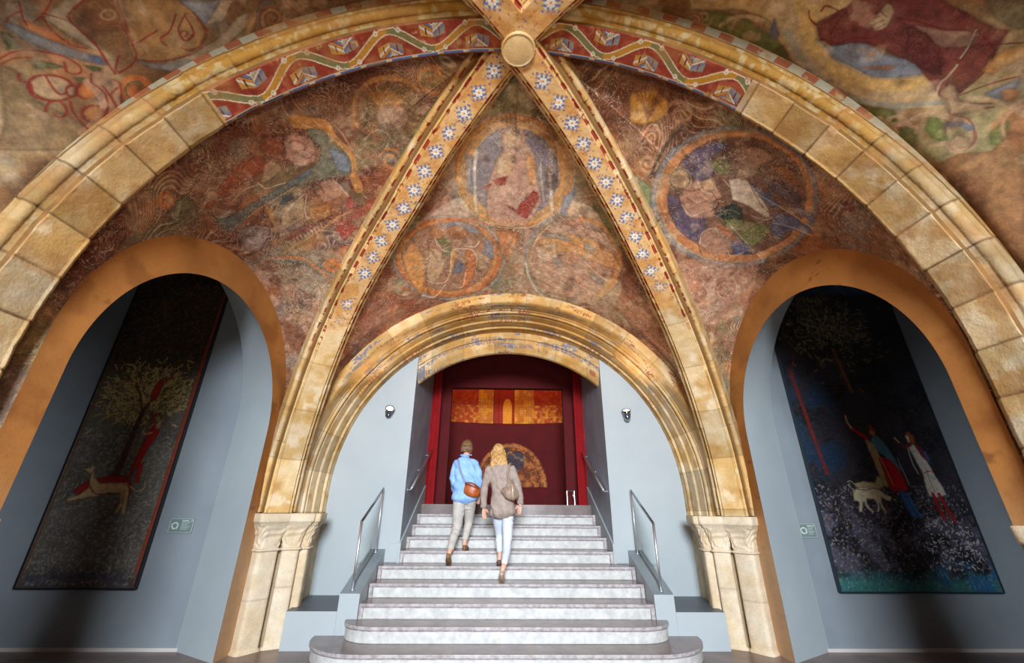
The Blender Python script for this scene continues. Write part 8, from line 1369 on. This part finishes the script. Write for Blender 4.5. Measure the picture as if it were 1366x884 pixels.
limb(m, [(-.535, 6.99, 2.19), (-.480, 6.96, 2.05), (-.450, 6.95, 1.92), (-.452, 7.02, 1.82), (-.460, 7.05, 1.775)], [.062, .060, .056, .052, .048]); limb(m, [(-.830, 6.99, 2.19), (-.862, 6.97, 2.02), (-.862, 6.98, 1.90), (-.845, 7.08, 1.82), (-.84, 7.15, 1.78)], [.062, .060, .056, .052, .048])
limb(m, [(-.685 + .070 * math.sin(q), 7.015 - .066 * math.cos(q), 2.322 - .012 * math.cos(q)) for q in np.linspace(0, 2 * PI, 13)], [(.013, .024)] * 13, side=(0, 0, 1), sub=2)
fuse('shirt', m, cloth('light_blue_cotton', (132, 178, 240), (160, 200, 250), 9), W, .006, 4, lambda V: .009 * np.sin(V[:, 0] * 46 + V[:, 2] * 34 + 12 * fbm(V, 4, 2, 7)) * sm(.42, .62, fbm(V, 5, 2, 8)))
m = MB(); ball(m, T_(0, -.010, .032), .088, .102, .094, tilt=Rm_)
for k in range(34):
    a = math.radians(170 + 200 * k / 33); x0, y0 = .076 * math.cos(a), .082 * math.sin(a) - .008
    limb(m, [T_(x0 * .8, y0 * .8, .06), T_(x0 * 1.12, y0 * 1.10, -.02), T_(x0 * 1.10, y0 * 1.05, -.085 + rh.uniform(-.012, .01))], [.018, .020, .010], n=8, sub=3)
fuse('hair', m, surf('brown_hair', (84, 58, 38), (138, 100, 64), 40, .45, .4, .003, 160), W, .0045, 2, lambda V: .003 * np.sin(V[:, 0] * 380 + V[:, 2] * 20 + 5 * fbm(V, 6, 2, 2)))
m = MB(); shoe(m, (-.642, 6.93, z6), (-.608, 7.17, z6), (0, 0, 1)); fuse('shoe', m, surf('brown_leather', (112, 72, 38), (150, 102, 56), 20, .4), W, .004, 2)
m = MB(); shoe(m, (-.832, 6.645, TR[5] + .145), (-.838, 6.795, TR[5] + .008), (0, -.7, .45)); fuse('shoe', m, surf('brown_suede', (128, 92, 62), (156, 116, 82), 20, .6), W, .004, 2)
t = empty('shoulder_bag', (-.55, 6.80, 1.78), 'small cognac brown leather bag at the hip of the person in the blue shirt', 'bag')
m = MB(); limb(m, [(-.655, 6.79, 1.815), (-.595, 6.775, 1.80), (-.515, 6.775, 1.77), (-.45, 6.80, 1.745)], [(.030, .080), (.038, .100), (.040, .096), (.030, .070)], side=(0, 1, 0), n=22, sq=.75)
fuse('bag_body', m, surf('cognac_leather', (150, 68, 22), (184, 94, 36), 12, .4), t, .005, 3)
m = MB(); limb(m, [(-.655, 6.745, 1.875), (-.595, 6.732, 1.868), (-.515, 6.732, 1.838), (-.455, 6.757, 1.80)], [(.006, .022)] * 4, side=(0, 1, 0), n=10); m.build('flap_edge', surf('dark_cognac', (116, 50, 18), None, rough=.4), t, True)
m = MB(); limb(m, [(-.645, 6.79, 1.87), (-.70, 6.80, 1.97), (-.755, 6.835, 2.09), (-.79, 6.885, 2.20), (-.795, 6.96, 2.262), (-.78, 7.08, 2.22), (-.74, 7.12, 2.1)], [(.015, .003)] * 7, n=10); m.build('strap', surf('grey_blue_strap', (132, 142, 178), None, rough=.7), t, True)
# ------------------------------------------------------------------ camera
Mx = [[0.9996831741818953, -0.02423081625477911, 0.006813134464959738], [0.01580778834194537, 0.3937532547177205, -0.9190802403636683], [0.01958737055724289, 0.9188967526021784, 0.3940115391353713]]
cd = bpy.data.cameras.new('camera'); cam = bpy.data.objects.new('camera', cd); COL.objects.link(cam)
r, d, f = Vector(Mx[0]), Vector(Mx[1]), Vector(Mx[2])
mw = Matrix((r, -d, -f)).transposed().to_4x4(); mw.translation = Vector((-.1003, 0, 1.5247)); cam.matrix_world = mw
cd.sensor_width = 36; cd.lens = 551.10 / 1366 * 36; cd.clip_start = .02; scn.camera = cam
# ------------------------------------------------------------------ light
w = bpy.data.worlds.new('sky'); scn.world = w; w.use_nodes = True
bg = w.node_tree.nodes['Background']; bg.inputs[0].default_value = (.72, .86, 1, 1); bg.inputs[1].default_value = SKY
def spot(name, loc, to, power, col, size=80, blend=.8, rad=.06):
    l = bpy.data.lights.new(name, 'SPOT'); l.energy = power; l.color = col; l.spot_size = math.radians(size); l.spot_blend = blend; l.shadow_soft_size = rad
    o = bpy.data.objects.new(name, l); COL.objects.link(o); o.location = loc; o.rotation_euler = (Vector(to) - Vector(loc)).to_track_quat('-Z', 'Y').to_euler(); return o
def area(name, loc, to, power, col, sx, sy):
    l = bpy.data.lights.new(name, 'AREA'); l.energy = power; l.color = col; l.shape = 'RECTANGLE'; l.size = sx; l.size_y = sy
    o = bpy.data.objects.new(name, l); COL.objects.link(o); o.location = loc; o.rotation_euler = (Vector(to) - Vector(loc)).to_track_quat('-Z', 'Y').to_euler(); return o
WARM = (1, .80, .56)
for sx in (-1, 1):
    spot('spotlight', (sx * 1.95, YW - .20, 3.12), (sx * .7, 2.2, 5.4), 60, WARM, 120, 1.0)
    spot('uplight', (sx * 1.5, -2.6, .5), (-sx * .3, 2.6, 4.6), 325, (1, .77, .52), 77, 1.0, .15)
wl = area('window_light', (0, -4.35, 3.75), (0, 6, .9), 880, (.85, .92, 1), 2.35, 2.2); wl.data.spread = math.radians(125)
area('room_lamp', (0, 9.6, 6.0), (0, 10.6, 2.4), 40, (1, .55, .35), 2.4, .5)
vs = scn.view_settings; scn.display_settings.display_device = 'sRGB'
vs.view_transform = 'Standard'; vs.look = 'None'; vs.exposure = EXPO; vs.gamma = 1; vs.use_curve_mapping = False
scn.cycles.use_denoising = True; scn.cycles.max_bounces = 6
